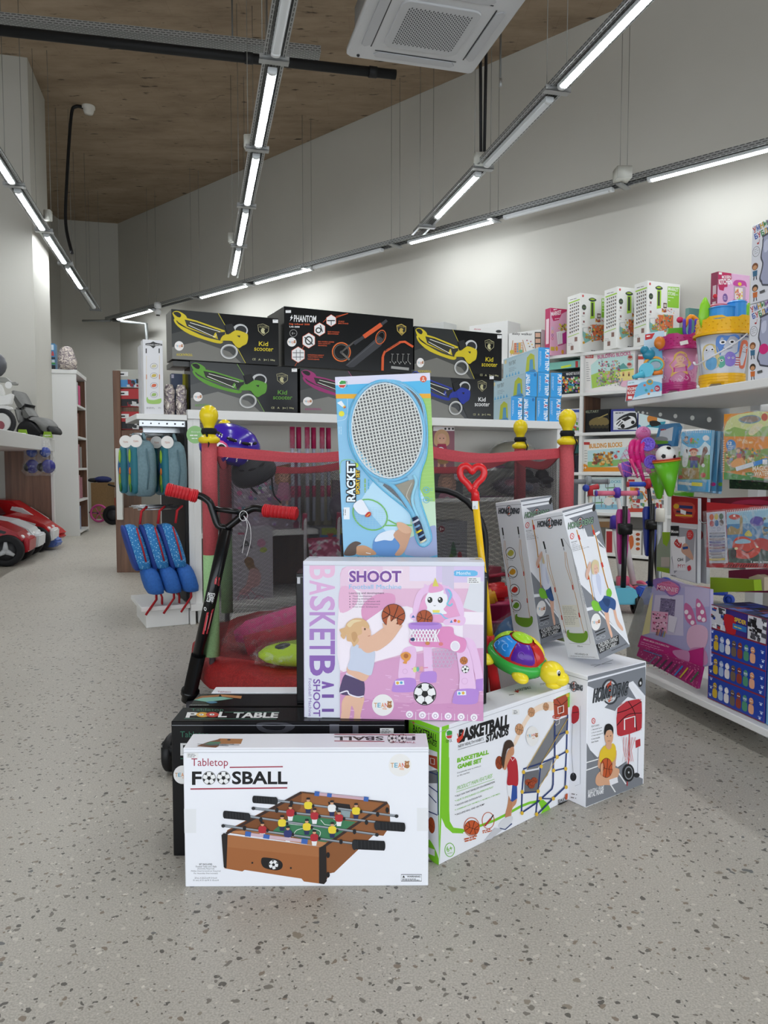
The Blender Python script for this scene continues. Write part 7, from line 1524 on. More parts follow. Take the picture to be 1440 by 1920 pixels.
def pack5(f):
    f.P('#a9a6cf', '620,0 1030,0 1025,560 960,570 545,345').P('#c9c3dc', '640,60 840,60 840,350 600,330').P('#bfb6d6', '850,0 1025,0 1025,140 850,160').P('#d6cf9a', '600,100 625,40 600,330 545,345')
    f.S('#8f70b4', '625,-50 700,-60 810,-20 815,30 780,65 740,68 700,30 640,10', 2).S('#d77ba6', '660,-20 740,-40 808,0 800,40 765,60 735,50 712,20 665,10', 2)
    f.T('#c8327a', 650, 24, 155, 44, 'MINNIE', 9, .06, up=6).T('#f2dfea', 654, 20, 148, 34, 'MINNIE', 9, -.0, up=6).T('#b03058', 690, -24, 62, 14, 'JUNIOR', 7)
    f.P('#7a6f92', '680,80 785,92 775,210 668,200'); confetti(f, 680, 85, 780, 205, 80, ['#4a4560', '#a59cbc'], (2, 4), 2); f.P('#e0a9c4', '618,172 735,182 725,330 612,320'); confetti(f, 628, 190, 725, 310, 40, ['#8a3a5a', '#c95a8a', '#3a2a34', '#e9d0dd'], (3, 8), 4); f.P('#dcd8e6', '740,200 800,220 775,330 730,310')
    for i in range(6): f.L(('#8a4a2a', '#c9843a', '#6a5a9a', '#8a3a5a', '#5a7a9a', '#b0a03a')[i], 6, [(662+11*i, 300+3*i), (650+11*i, 345+3*i)])
    f.S('#c76a9c', '845,140 860,115 900,150 925,230 935,290 900,280 855,230', 3).S('#c76a9c', '930,100 950,90 990,150 1005,220 1000,250 960,250 935,230', 3)
    for x, y in ((862, 180), (885, 215), (905, 255), (950, 130), (975, 180), (955, 220), (985, 235)): f.E('#efe6ee', x, y, 14, 16)
    f.S('#d9b0ca', '870,320 900,280 960,270 1010,300 1015,370 990,440 940,460 890,440 865,390', 3).S('#c78ab4', '890,440 990,440 1015,540 960,560 880,520', 3); [f.E('#efe6ee', x, y, 13, 10) for x, y in ((920, 500), (970, 520), (940, 465))]
    f.P('#b8287a', '545,345 720,400 870,460 990,430 985,570 520,425').S('#c78ab4', '770,455 850,450 890,470 880,540 800,500', 3)
    f.T('#f0d8e6', 562, 378, 190, 12, 'MAGIC MEGA COLOURING PAD', 17, .03).lines('#e0a6c8', 545, 392, 190, 2, 14, 4, 17)
panel('colouring_pad', 'large lilac and pink colouring pad leaning low beside the blue boxes', 'colouring pad', '640,-40 760,-50 835,-20 1030,20 1028,560 960,572 520,425 545,345 600,100', -.005, .012, '#b3aacb r.35', pack5, KM, film=.0)
def tray5(f):
    confetti(f, 530, 430, 950, 720, 260, ['#d98ab0'], (2.2, 3.6), 3)
    for i, (c_) in enumerate(('#7a6f8a', '#5a4a5a', '#4a4550', '#3a3a4a', '#6a3a5a', '#2f7fc0', '#c9b83a', '#e04a8a', '#3a6a4a')): x = 590+38*i; f.L(c_, 11, [(x, 550+16*i), (x+58, 492+14*i)])
    f.L('#4a7fb0', 6, '558,450 690,495')
panel('pencil_tray', 'magenta polka-dot tray of coloured pencils at the foot of the colouring pad', 'pencil set', '530,425 968,572 935,725 505,490', -.02, .012, '#a02a6c r.35', tray5, KM)
# stack of four blue character boxes
def pawbox(k, label):
    q = [((1331, 1116), (1437, 1150), (1437, 1192), (1331, 1163))][0]
    ys = ((1116, 1163), (1165, 1209), (1212, 1257), (1260, 1303))[k]
    s0, _ = rh(1329.5, 1200, .0); s1, _ = rh(1438, 1200, .0); H = (.325)/4; z0 = .102+(3-k)*(H+.0008)
    c = carton('puzzle_box', label, 'toy box', rp(s0-.0, .0, z0), RU*(s1-s0), UP*H, RV*.16, '#1f3f9c r.4' if k else '#2a2f6a r.4', 'blue boxes stacked on the base shelf', .001)
    f = c.front((0, 0, 1), ((0, 0), (400, 0), (400, 180), (0, 180)))
    f.L('#8a2a30', 6, '2,2 398,2 398,178 2,178', True)
    if k:
        for i, c_ in enumerate(('#c9a82e', '#9ab0d0', '#d8d4d4', '#6a5a4a', '#8a3a2a', '#4a8a6a', '#d9a080')):
            x = 55+43*i; f.S(c_, [(x-16, 95), (x, 88), (x+16, 95), (x+15, 150), (x-15, 150)], 3).E(('#a8863a', '#b9c0d9', '#e6e2e0', '#5a4030', '#7a3a2a', '#7a9aa0', '#c98a5a')[i], x, 66, 15, 20).P(c_, [(x-15, 56), (x-4, 40), (x+6, 40), (x+15, 56)]).E('#eee', x-5, 66, 3.5).E('#eee', x+5, 66, 3.5)
        for x, y in ((25, 25), (25, 90), (20, 150), (375, 60), (380, 120), (370, 160)): f.E('#c9d6ee', x, y, 7); [f.E('#c9d6ee', x-8+8*j, y-11, 3) for j in range(3)]
    else:
        f.R('#c9c9d0', 6, 6, 120, 174).R('#c9c9d0', 275, 6, 394, 174); confetti(f, 10, 10, 115, 170, 24, ['#2a4a9a', '#a02a2a', '#3a3a44', '#e0e0e6'], (6, 18), 3); confetti(f, 280, 10, 390, 170, 24, ['#1a1a1e', '#4a4a52', '#e6e6ea'], (8, 20), 5)
        f.R('#3a2a7a', 150, 8, 272, 174).S('#b0202a', '110,60 150,40 190,60 195,170 130,172', 3).T('#d9b83a', 185, 78, 82, 32, 'SPIDER', 4, .06).R('#2f6fb0', 175, 95, 270, 135).Q('#d9c84a', 185, 122, 75, 14, 'PUZZLE', 3)
    g = c.top((0, 0, 1), ((0, 0), (100, 0), (100, 40), (0, 40)))
    if k == 0: confetti(g, 5, 5, 95, 38, 30, ['#3a4fae', '#8a2a34', '#1a1c3a', '#5a6fc0'], (3, 9), 2)
    c.done()
for k, lab in enumerate(('topmost blue box of the stack, with red and grey comic figures', 'second blue box from the top, with a row of cartoon pups', 'third blue box from the top, with a row of cartoon pups', 'bottom blue box of the stack, resting on the white base shelf')): pawbox(k, lab)
s1, _ = rh(1439, 1200, 0)
c = carton('puzzle_box', 'light blue box edge at the far right beside the blue stack', 'toy box', rp(s1+.004, .0, .102), RU*.2, UP*.30, RV*.16, '#6f9fc0 r.4', None, .001); c.done()
for k, (px_, d, col, lab) in enumerate((('840,900 1290,925 1300,1040 840,1060', .12, '#8aa81f r.4', 'lime green pack lying over the blue stack'), ('1030,830 1460,800 1460,1060 1030,1050', .22, '#7c2040 r.5', 'dark magenta pack behind the lime green pack'), ('1240,900 1330,870 1400,900 1400,1040 1260,1040', .18, '#b8a890 r.5', 'beige toy in a bag above the blue stack'))):
    panel('bagged_pack', lab, 'toy pack', px_, d, .03, col, None, K2)
panel('bagged_pack', 'lime-topped clear bag hanging behind the white sketch pads', 'toy pack', '285,590 345,440 415,430 415,860 285,830', .16, .02, '#8f9a86 r.4', lambda f: f.P('#8ab01f', '340,430 420,430 420,500 390,580 350,550').P('#8ab01f', '285,790 420,810 420,860 285,830').R('#b9b0a6', 330, 690, 420, 790), K2, film=.0)
# grey translucent bag on the floor side
m = MB(); c0 = rp(-.12, .12, 0); m.loft([[c0+V3((r*math.cos(a)*(1+.12*math.sin(3*a+z*9)), r*.7*math.sin(a), z)) for a in [2*PI*j/18 for j in range(18)]] for z, r in ((.09, .09), (.17, .10), (.26, .08), (.34, .05), (.40, .02))], 'grey_film'); 
m.build('plastic_bag', None, 'large crumpled grey plastic bag standing left of the colouring pad', 'bag', loc=c0)
# ---- beach mould bag and cones
def rel(x, y, Y): return atY(x, y, Y)
r = thing('beach_mould_set', 'netted bag with pink rake, purple wheels and purple scoop', 'toy set', rel(1205, 860, 2.82))
def A(m, n, l=None): return _adopt(m, n, r, l, None)
PKM, PUM = '#d1267c r.3', '#7a5ad0 r.3'
for i, x in enumerate((1184, 1194, 1204)):
    m = MB(); m.tube(catmull([rel(x+4, 866, 2.80), rel(x-1, 848, 2.79), rel(x+1, 832, 2.79), rel(x+5, 828, 2.81)], 4), .0105, PKM, 10); A(m, 'rake_tine')
m = MB(); m.tube([rel(1193, 862, 2.80), rel(1200, 880, 2.8), rel(1207, 902, 2.8)], [.026, .014, .012], PKM, 12, flat=.5); A(m, 'rake_handle', 'bright pink handle'); m = MB(); m.tube([rel(1182, 860, 2.79), rel(1196, 896, 2.79)], [.014, .006], '#d9407c r.3', 8, flat=.5); A(m, 'shovel_blade')
for x, y in ((1215, 833), (1221, 866)):
    m = MB(); c = rel(x, y, 2.78); M4 = V3((-.45, -1, 0)).to_track_quat('Z', 'Y').to_matrix().to_4x4(); M4.translation = c
    m.lathe([(0, -.01), (.022, -.01), (.026, -.004), (.026, .006), (.021, .008), (.019, .003), (.008, .003), (.007, .007), (0, .007)], PUM, M4, 24); w = A(m, 'wheel', 'purple wheel')
    m = MB(); [m.tube([M4 @ V3((.008*math.cos(t), .008*math.sin(t), .005)), M4 @ V3((.02*math.cos(t), .02*math.sin(t), .005))], .0012, '#a08ae8 r.3', 5) for t in [2*PI*i/10 for i in range(10)]]; _adopt(m, 'spokes', w, None, None)
m = MB(); p = rel(1166, 868, 2.84); m.hexa(p, rel(1182, 864, 2.84)-p, rel(1172, 896, 2.84)-p, V3((0, .03, 0)), '#6f52c4 r.3', .005); A(m, 'scoop_mould', 'purple block mould')
m = MB(); p = rel(1160, 872, 2.85); m.hexa(p, rel(1166, 868, 2.85)-p, rel(1170, 896, 2.85)-p, V3((0, .02, 0)), '#c98ab0 r.3', .003); A(m, 'side_mould')
m = MB(); m.ball(rel(1206, 812, 2.84), (.03, .02, .026), '#d986b8 r.3', 12); m.ball(rel(1222, 882, 2.86), (.024, .02, .014), '#d986b8 r.3', 12); A(m, 'mould_piece')
m = MB(); top = rel(1208, 800, 2.82); pr = [(1150, 888), (1160, 850), (1180, 820), (1208, 800), (1228, 830), (1240, 870), (1215, 905), (1190, 900)]; m.loft([[top]*10, [rel(1205+38*math.cos(t), 850+20*math.sin(t), 2.79) for t in [2*PI*i/10 for i in range(10)]], [rel(1198+42*math.cos(t), 875+22*math.sin(t), 2.78) for t in [2*PI*i/10 for i in range(10)]]], 'pink_net', False); A(m, 'net_bag', 'pink netting')
for k, (x, y0, y1, w, Y, lab) in enumerate(((1252, 865, 931, 25, 2.72, 'front green cone with a toy football sitting in it'), (1234, 870, 936, 22, 2.86, 'second green cone behind the one holding the toy football'), (1282, 920, 930, 20, 2.98, 'green cone tip hanging behind the farm scene painting books'))):
    a_, b_ = rel(x-2 if k == 0 else x, y0, Y), rel(x+(5 if k == 0 else 2), y1, Y); R = w*Y/1400
    r2 = thing('cone_game', lab, 'cone toy', a_, 'green catching cones')
    m = MB(); d = (b_-a_).normalized(); L = (b_-a_).length if k < 2 else .1
    m.tube([a_, a_+d*L*.97, a_+d*L], [R, R*.22, R*.1], '#5fae22 r.3', 24); _adopt(m, 'cone', r2, None, None)
    if k == 0:
        m = MB(); m.tube([a_-d*.004, a_+d*.002], R*1.03, '#c97a1f r.35', 24); m.tube([a_-d*.009, a_-d*.004], R*1.02, '#b02a26 r.35', 24); _adopt(m, 'rim', r2, 'red and orange rim', None)
        m = MB(); bc = a_-d*.022; m.ball(bc, .036, '#e9e9e6 r.35', 22); ball = _adopt(m, 'ball', r2, 'black and white ball', None)
        m = MB()
        for (dx, dz) in ((-.02, -.004), (.02, -.006), (.0, .026), (-.003, -.03)):
            nrm = V3((dx, -math.sqrt(max(0, .0361**2-dx*dx-dz*dz)), dz)); t1 = nrm.cross(UP).normalized(); t2 = nrm.cross(t1).normalized(); m.poly([bc+(nrm+t1*.009*math.cos(t)+t2*.009*math.sin(t)).normalized()*.0368 for t in [2*PI*i/5 for i in range(5)]], '#161618 r.4')
        _adopt(m, 'ball_patches', r2, None, None)
panel('toy_car_pack', 'blister pack of small green toy cars above the green cones', 'toy car pack', '430,180 575,165 600,200 560,380 370,400 400,290', .05, .02, '#4a86b4 r.3', lambda f: (f.P('#c9d0d6', '440,240 560,200 545,330 420,330'), f.Q('#b03a3a', 440, 240, 70, 22, 'CARS', -6, .04), f.S('#5f9a2e', '370,350 400,320 500,330 510,352 470,360 380,360', 3), f.S('#8a8f94', '390,320 430,290 500,300 500,330', 3), f.S('#1f3f7c', '370,370 520,360 530,400 400,405', 3)), K1, film=.0)
# ---- top shelf goods
def bucket(c, r0, r1, h, body, crown, label, art, group=None, tops=()):
    root = thing('sand_bucket', label, 'bucket', c); seg = 40
    def cren(R, z0, z1, n, amp):
        rings = []
        for (rr_, z, up_) in ((R*1.12, z0, 0), (R*1.13, z0+.008, 0), (R*1.02, z0+.012, 0), (R*1.0, z1-amp, 0), (R*1.0, z1, 1), (R*.93, z1, 1), (R*.93, z1-amp, 0)):
            rings.append([V3((rr_*math.cos(2*PI*j/seg), rr_*math.sin(2*PI*j/seg), z-(amp if up_ and (j//(seg//n)) % 2 else 0))) for j in range(seg)])
        return rings
    m = MB(); m.lathe([(r0*.97, h*.2), (r1*.99, h*.74), (r1*.9, h*.74)], body, None, seg); b = m.build('printed_body', root)
    mb = MB()
    class Cyl(Face):
        def __init__(s): s.mb = mb; s.lay = []; s.c = (0, 0, 1); s.H = None; s.eps = .0004
        def put(s, pts, faces, col, rough=''):
            k = mb.mi(col); lay = 1+len(s.lay)*.12; s.lay.append(0); vs = []
            a0 = math.atan2(EYE.y-c[1], EYE.x-c[0])
            for x, y in pts:
                t = max(0, min(1, y/100)); a = a0+(x-50)/100*math.radians(165); rr_ = (r1+(r0*.97-r1)*t)+.0006+.00012*lay; vs.append(mb.bm.verts.new((rr_*math.cos(a), rr_*math.sin(a), h*(.74-.54*t))))
            for f in faces:
                q = mb.bm.faces.new([vs[i] for i in f]); q.material_index = k
    art(Cyl()); mb.build('label_print', b)
    m = MB(); m.loft(cren(r1, h*.74, h, 10, h*.03), crown, False, False); cr = m.build('castle_rim', root)
    m = MB(); rows = 4
    for rw in range(rows):
        for j in range(20):
            if rw % 2: a = 2*PI*(j+.5)/20
            else: a = 2*PI*j/20
            z = h*(.79+.045*rw); p = V3((r1*1.02*math.cos(a), r1*1.02*math.sin(a), z)); m.ball(p, (.0035, .0035, .003), crown, 6)
    m.build('rim_studs', cr)
    m = MB(); seg2 = 40; rings = []
    for z, k_ in ((0, 0), (h*.05, 0), (h*.09, 1), (h*.13, 1), (h*.2, 1)):
        rings.append([V3(((r0*(1.04 if (j//4) % 2 else .9) if not k_ else r0*1.03)*math.cos(2*PI*j/seg2), (r0*(1.04 if (j//4) % 2 else .9) if not k_ else r0*1.03)*math.sin(2*PI*j/seg2), z if (j//4) % 2 or z > h*.06 else h*.06)) for j in range(seg2)])
    m.loft(rings, crown, True, False)
    for z in (.08, .12, .16): m.tube([V3((r0*1.035*math.cos(2*PI*j/seg2), r0*1.035*math.sin(2*PI*j/seg2), h*z)) for j in range(seg2)], .0012, crown, 5, True)
    m.build('castle_foot', root); return root
def art_p(f):
    f.R('#c985a8', 0, 0, 100, 100); rn = random.Random(2)
    for i in range(20): x, y = rn.uniform(0, 100), rn.uniform(0, 100); f.L(rn.choice(['#d9a6c0', '#b86a94', '#e6c4d6']), 1.6, [(x, y), (x+6, y+8), (x+3, y+14), (x-3, y+10)], smooth=True)
    f.S('#d9b35c', '42,18 52,8 62,16 66,32 74,46 66,62 68,78 56,70 44,74 34,84 38,62 32,48 40,34', 3).S('#e0b496', '46,24 56,22 59,36 53,46 46,40', 3).S('#e0b496', '46,44 56,44 62,54 42,56', 3).S('#b8307a', '42,54 64,52 66,68 76,100 30,100 40,70', 3).S('#a98ac9', '64,48 76,46 80,60 68,66', 3).E('#333', 50, 31, .8).E('#333', 55, 31, .8).L('#a83a4a', 1, '50,38 55,38')
def art_y(f):
    f.R('#c9ccd6', 0, 0, 100, 100).R('#b4b8c4', 0, 0, 14, 100)
    f.S('#d6c38a', '20,34 26,24 36,24 43,34 46,56 44,84 24,88 17,64', 3).S('#6aa6d0', '26,64 34,58 42,64 40,86 30,90 24,78', 3)
    f.S('#5a86c9', '42,10 47,4 56,6 66,3 72,10 74,30 70,52 46,54 41,32', 3).S('#8a78c9', '54,54 60,46 68,54 70,74 62,84 54,76', 3).S('#d06a4c', '76,22 84,16 92,24 94,50 92,84 78,86 75,56', 3).S('#5aa894', '44,62 52,58 54,80 46,86', 3).R('#b04a5a', 69, 60, 77, 84); [f.R('#e0e0e6', 69, 63+6*i, 77, 66+6*i) for i in range(4)]
    for x, y, r in ((50, 22, 5.5), (62, 22, 5.5), (27, 38, 3.8), (36, 38, 3.8), (82, 34, 3.2), (89, 34, 3.2), (49, 68, 3.2), (59, 62, 2.2), (65, 62, 2.2)): f.E('#eeeef2', x, y, r*.8, r).E('#2a2420', x, y, r*.4, r*.5)
    f.L('#33406a', 1, '50,36 56,40 63,36', smooth=True).L('#6a3a2a', 1, '80,46 90,46').Q('#3a4a7a', 74, 10, 20, 6, 'LITTLE M')
yb = V3((1.195, 2.665, RT)); bucket(yb, .074, .088, .245, '#c9ccd6 r.3', '#e8b21c r.28', 'yellow castle sand bucket printed with friendly furry monsters', art_y)
yo = [o for o in COL.objects if o.name.startswith('sand_bucket')][-1]
m = MB(); a0 = math.atan2(EYE.y-yb.y, EYE.x-yb.x)
m.tube(catmull([V3((.092*math.cos(a0+t), .092*math.sin(a0+t), z)) for t, z in ((-1.5, .1), (-1.1, .085), (-.5, .10), (.1, .128), (.6, .158), (1.0, .185), (1.1, .19))], 4), .0045, '#e2e2e6 r.4', 8, flat=.5)
m.build('handle', yo)
def tpart(fn, name, label=None):
    m = MB(); fn(m); m.build(name, yo, label)
tpart(lambda m: m.lathe([(0, .23), (.05, .23), (.054, .235), (.042, .24), (.042, .272), (.046, .276), (.038, .28), (0, .28)], '#3f95dc r.3', Matrix.Translation((-.02, -.03, 0)), 24, False), 'tower_mould', 'blue castle mould')
tpart(lambda m: m.lathe([(0, .24), (.03, .24), (.03, .29), (.033, .294), (.025, .3), (0, .3)], '#3f95dc r.3', Matrix.Translation((.03, -.035, 0)), 20, False), 'tower_mould', 'small blue tower mould')
tpart(lambda m: m.tube(catmull([V3((.04, -.02, .22)), V3((.062, -.03, .26)), V3((.058, -.03, .29)), V3((.035, -.03, .305))], 4), .010, '#7cc62a r.3', 10, flat=.7), 'shovel_handle', 'lime green handle')
tpart(lambda m: m.loft([[V3((-.072+.02*k, -.02+.006*k, z)) for k, z in ()] or [V3((-.075+w*math.cos(t), -.02+.006*math.sin(t), z)) for t in [2*PI*i/12 for i in range(12)]] for z, w in ((.21, .012), (.25, .022), (.29, .018), (.315, .004))], '#8ccc2e r.3'), 'shovel_blade', 'lime green blade')
tpart(lambda m: m.prism([V3((-.06, .0, .25)), V3((-.02, .0, .25)), V3((.02, .0, .262)), V3((-.03, .0, .295)), V3((-.055, .0, .29))], (0, .05, 0), '#e6b01c r.3', .003), 'mould', 'yellow mould')
tpart(lambda m: m.ball((-.01, .01, .28), (.05, .03, .022), '#c0506a r.3 a.7', 14), 'sieve', 'pinkish sieve')
tpart(lambda m: m.tube([V3((.07, .01, .21)), V3((.082, 0, .26)), V3((.088, 0, .3))], [.02, .014, .008], '#7cb82a r.3', 10, flat=.5), 'shovel_blade', 'second green blade')
tpart(lambda m: m.ball((-.045, -.03, .318), (.008, .006, .008), '#c82434 r.3', 10), 'knob', 'red knob')
pb_ = V3((1.128, 2.885, RT)); bucket(pb_, .062, .074, .225, '#c985a8 r.3', '#b02a74 r.3', 'pink castle sand bucket printed with a long-haired blonde princess', art_p)
po = [o for o in COL.objects if o.name.startswith('sand_bucket')][-1]
m = MB(); m.prism([V3((-.055, -.02, .2)), V3((.01, -.03, .2)), V3((.01, -.03, .252)), V3((-.05, -.02, .25))], (0, .02, 0), '#56a01e r.3', .002); m.build('block_mould', po, 'green block mould')
m = MB()
for k in range(4): x = .005+.022*k; m.tube(catmull([V3((.04, -.03, .2)), V3((x*.8+.005, -.03, .225)), V3((x, -.03, .25)), V3((x, -.03, .282))], 3), .0062, '#5a3ab4 r.3', 8)
m.build('rake', po, 'purple rake')
m = MB(); m.tube(catmull([V3((.02, .01, .26)), V3((.045, .01, .3)), V3((.075, .01, .28))], 4), .009, '#e8921f r.3', 8); m.ball((.0, .0, .285), (.014, .01, .012), '#c82a5c r.3', 10); m.build('mould', po, 'orange and pink moulds')
m = MB(); f = Face(m, V3((-.03, -.078, .19)), V3((.028, -.004, .006)), V3((.004, 0, -.014)), (0, 0, 1), ((0, 0), (1, 0), (1, 1), (0, 1))); f.R('#e6e6e6', 0, 0, 1, 1); m.build('price_label', po)
# folding bucket pack
fb = thing('bath_toy_pack', 'folding bucket pack with teal and orange moulds at the left end of the shelf', 'toy pack', rp(-.06, .03, RT))
def fpanel(name, px_, Y, th, base, art=None): return panel(name, '', '', px_, 0, th, base, art, (1160, 460, 5.143), root=fb, P0=V3((1.0, Y, 0)), Nn=V3((-.25, -1, 0)).normalized())
fpanel('back_card', '245,905 258,850 440,820 430,1280 240,1300', 2.885, .004, '#b9d3e4 r.4', lambda f: f.P('#c02a2a', '255,860 350,845 320,900 255,915').Q('#eee', 268, 888, 55, 20, 'TOYS', -8, .03).P('#6ab0d8', '245,1000 430,960 430,1100 245,1150'))
fpanel('front_tray', '90,1310 418,1255 415,1450 70,1500', 2.80, .045, '#cfdfe8 r.4', lambda f: (f.P('#b3282c', '85,1355 195,1342 130,1490 70,1500'), f.T('#f2e9e6', 85, 1402, 95, 30, 'FOLDING', -6, .04), f.T('#f2e9e6', 88, 1438, 78, 28, 'BUCKET', -6, .04), f.S('#6fb9dc', '190,1340 300,1310 417,1330 417,1400 300,1420 200,1450 150,1460', 3), f.E('#c9a03a', 300, 1318, 32, 28), f.E('#3f9ab8', 300, 1314, 20, 16), f.E('#d9784a', 320, 1400, 14), f.E('#3fa0a8', 265, 1398, 14), f.E('#c9803a', 290, 1432, 12), f.E('#d9684a', 250, 1350, 12), f.E('#b02a4a', 372, 1380, 27, 30), f.T('#eee', 354, 1394, 34, 26, '12+', 0, .03), f.R('#e6e6e6', 90, 1455, 130, 1482), f.lines('#8aa', 95, 1330, 80, 1, 12, 8, -8)))
kk = (1160, 460, 5.143)
def fr(x, y, Y): return atY(kk[0]+x/kk[2], kk[1]+y/kk[2], Y)
for (x, y, rx, ry, col, nm) in ((395, 940, .021, .024, '#c9722a r.3', 'seahorse_mould'), (290, 1050, .024, .022, '#2a7f9a r.3', 'shell_mould'), (250, 1010, .016, .016, '#2a7f9a r.3', 'fish_mould')):
    m = MB(); m.ball(fr(x, y, 2.81), (rx, .014, ry), col, 16); _adopt(m, nm, fb, None, None)
m = MB(); c = fr(340, 1150, 2.81); m.tube([c+V3((.034*math.cos(t), 0, .026*math.sin(t))) for t in [2*PI*i/24 for i in range(24)]], .006, '#dd9a3c r.3', 8, True); m.tube([c+V3((.024*math.cos(t)+.004, -.006, .018*math.sin(t)-.002)) for t in [2*PI*i/24 for i in range(24)]], .005, '#5fb9b4 r.3', 8, True); _adopt(m, 'folding_bucket', fb, 'orange and teal rings', None)
m = MB(); m.tube([fr(270, 1200, 2.775), fr(262, 1205, 2.79)], .026, '#4fb3cc r.3', 20); m.tube([fr(235, 1240, 2.78), fr(190, 1255, 2.78), fr(135, 1275, 2.78)], [.016, .01, .007], '#4fb3cc r.3', 12); _adopt(m, 'watering_spout', fb, 'light blue spout', None)
m = MB(); m.tube([fr(330, 1235, 2.78), fr(420, 1225, 2.78)], .008, '#dd7a2c r.3', 10); _adopt(m, 'scoop', fb, 'orange scoop', None)
# tall musical toy cartons
for k, (lab) in enumerate(('lower tall white musical toy carton at the right edge of the shelf', 'upper tall white musical toy carton stacked on the lower one')):
    p = atplane(1405, 600, RO+RV*.05, RV); s0 = (p-RO).dot(RU); q1, q0 = atZ(1405, 725, RT), None
    H = .250; z0 = RT+k*(H+.002)
    c = carton('musical_toy_carton', lab, 'carton', rp(s0, .05, z0), RU*.3, UP*H, RV*.12, '#dcdde4 r.35', 'musical toy cartons', .002)
    f = c.front((0, 0, 1), ((1308, 75), (1900, 20), (1900, 700), (1285, 720)))
    rn = random.Random(4)
    for i, ch in enumerate('УМНЫЙ'): f.T(('#b83a3a', '#3a5aa8', '#c9a02e', '#3f8a4a', '#7a3a8a')[i], 1322+30*i, 138-8*i, 28, 48, ch, -14, .06)
    for i, ch in enumerate('БУБЛИК'): f.T(('#3a5aa8', '#b83a3a', '#3f8a4a', '#c9a02e', '#3a5aa8', '#b83a3a')[i], 1335+27*i, 192-6*i, 26, 46, ch, -14, .06)
    f.S('#4a4d58', '1395,260 1400,200 1430,170 1800,120 1800,620 1440,600 1385,560 1370,520 1385,460 1395,400 1380,350', 3).S('#a5a9c2 r.15', '1405,260 1410,210 1440,185 1790,140 1790,600 1440,585 1395,545 1382,515 1397,460 1407,400 1392,345', 3).S('#c4c8dc r.1', '1410,240 1450,220 1450,300 1415,320', 2)
    if k == 0: f.E('#d0307c r.2', 1430, 450, 40, 44)
    f.E('#b03a3a', 1358, 228, 9, 8).L('#b03a3a', 3, '1366,226 1372,196').O_('#555', 1342, 290, 30, 3, 40); f.lines('#888', 1322, 275, 42, 3, 16, 3, -12)
    for y, c1_, c2_ in ((410, '#7a4a2a', '#3a6a8a'), (590, '#3a2a1c', '#c96a2e')): f.E(c1_, 1332, y, 26, 30).E('#c9946a', 1332, y+8, 18, 18).P(c2_, [(1312, y+35), (1352, y+35), (1350, y+80), (1314, y+80)]).L('#2a2a2e', 7, [(1324, y+80), (1320, y+112)]).L('#2a2a2e', 7, [(1342, y+80), (1346, y+112)])
    f.Q('#555', 1375, 660, 60, 40, 'DDD', -8)
    c.done()
# ================================================================== SMALL SCOOTERS PARKED BEFORE THE WALL SHELVING
def kscoot(base, hx, hy, label, cols, Y, stem, handle=True, deckdir=(0.6, -.75), fold=False):
    """base point on floor (front wheels), handlebar centre at picture hx, hy"""
    r = thing('kids_scooter', label, 'scooter', base, 'small scooters before the wall shelving')
    top = atY(hx, hy, Y)-base; c1_, c2_, c3_ = cols
    m = MB(); m.tube([V3((0, 0, .1)), top*.55+V3((0, 0, .045)), top], [.022, .02, .012], stem, 12); m.build('stem', r)
    m = MB(); m.hexa(top-V3((.022, .02, .03)), (.044, 0, 0), (0, .04, 0), (0, 0, .07), c3_, .008); m.build('clamp', r)
    if handle:
        for s in (-1, 1):
            m = MB(); m.tube([top+V3((s*.02, 0, 0)), top+V3((s*.14, .01*s, 0)), ], .017, c1_, 12); m.tube([top+V3((s*.138, .01*s, 0)), top+V3((s*.15, .01*s, 0))], .02, c3_, 12); m.build('grip', r)
    d = V3((deckdir[0], deckdir[1], 0)).normalized(); q = V3((d.y, -d.x, 0))
    m = MB(); pts = [d*t+q*w+UP*.09 for t, w in ((0, -.05), (.1, -.06), (.42, -.05), (.48, -.03), (.48, .03), (.42, .05), (.1, .06), (0, .05))]; m.prism(pts, UP*-.03, c2_, .006); m.build('deck', r)
    m = MB(); pts = [d*t+q*w+UP*.0915 for t, w in ((.1, -.035), (.4, -.03), (.4, .03), (.1, .035))]; m.prism(pts, UP*.002, c3_); m.build('grip_pad', r)
    for s in (-1, 1): wheel(base+q*(.085*s)+UP*.058, .058, .03, q, r, tyre=c2_, hub=c1_)
    wheel(base+d*.5+UP*.035, .035, .03, q, r, tyre=c2_, hub=c1_)
    return r
def fl(x, y): return atZ(x, y, 0)
kscoot(V3((1.70, 5.05, 0)), 1157, 925, 'small pink scooter with purple clamp and pink handlebar between the boxes', ('#d9708a r.4', '#cf5a76 r.4', '#5a3aa8 r.4'), 5.0, '#d8d4d4 r.4')
kscoot(V3((1.55, 5.35, 0)), 1103, 903, 'small grey scooter with grey handlebar beside the right foam pole', ('#7a7c80 r.4', '#5f7a6a r.4', '#8f9498 r.4'), 5.3, '#6a6c70 r.4')
kscoot(V3((1.93, 5.2, 0)), 1215, 908, 'small blue scooter with a blue handlebar under the green cones', ('#2a4ab0 r.4', '#24409c r.4', '#b02a3a r.4'), 5.2, '#1c1c20 r.3')
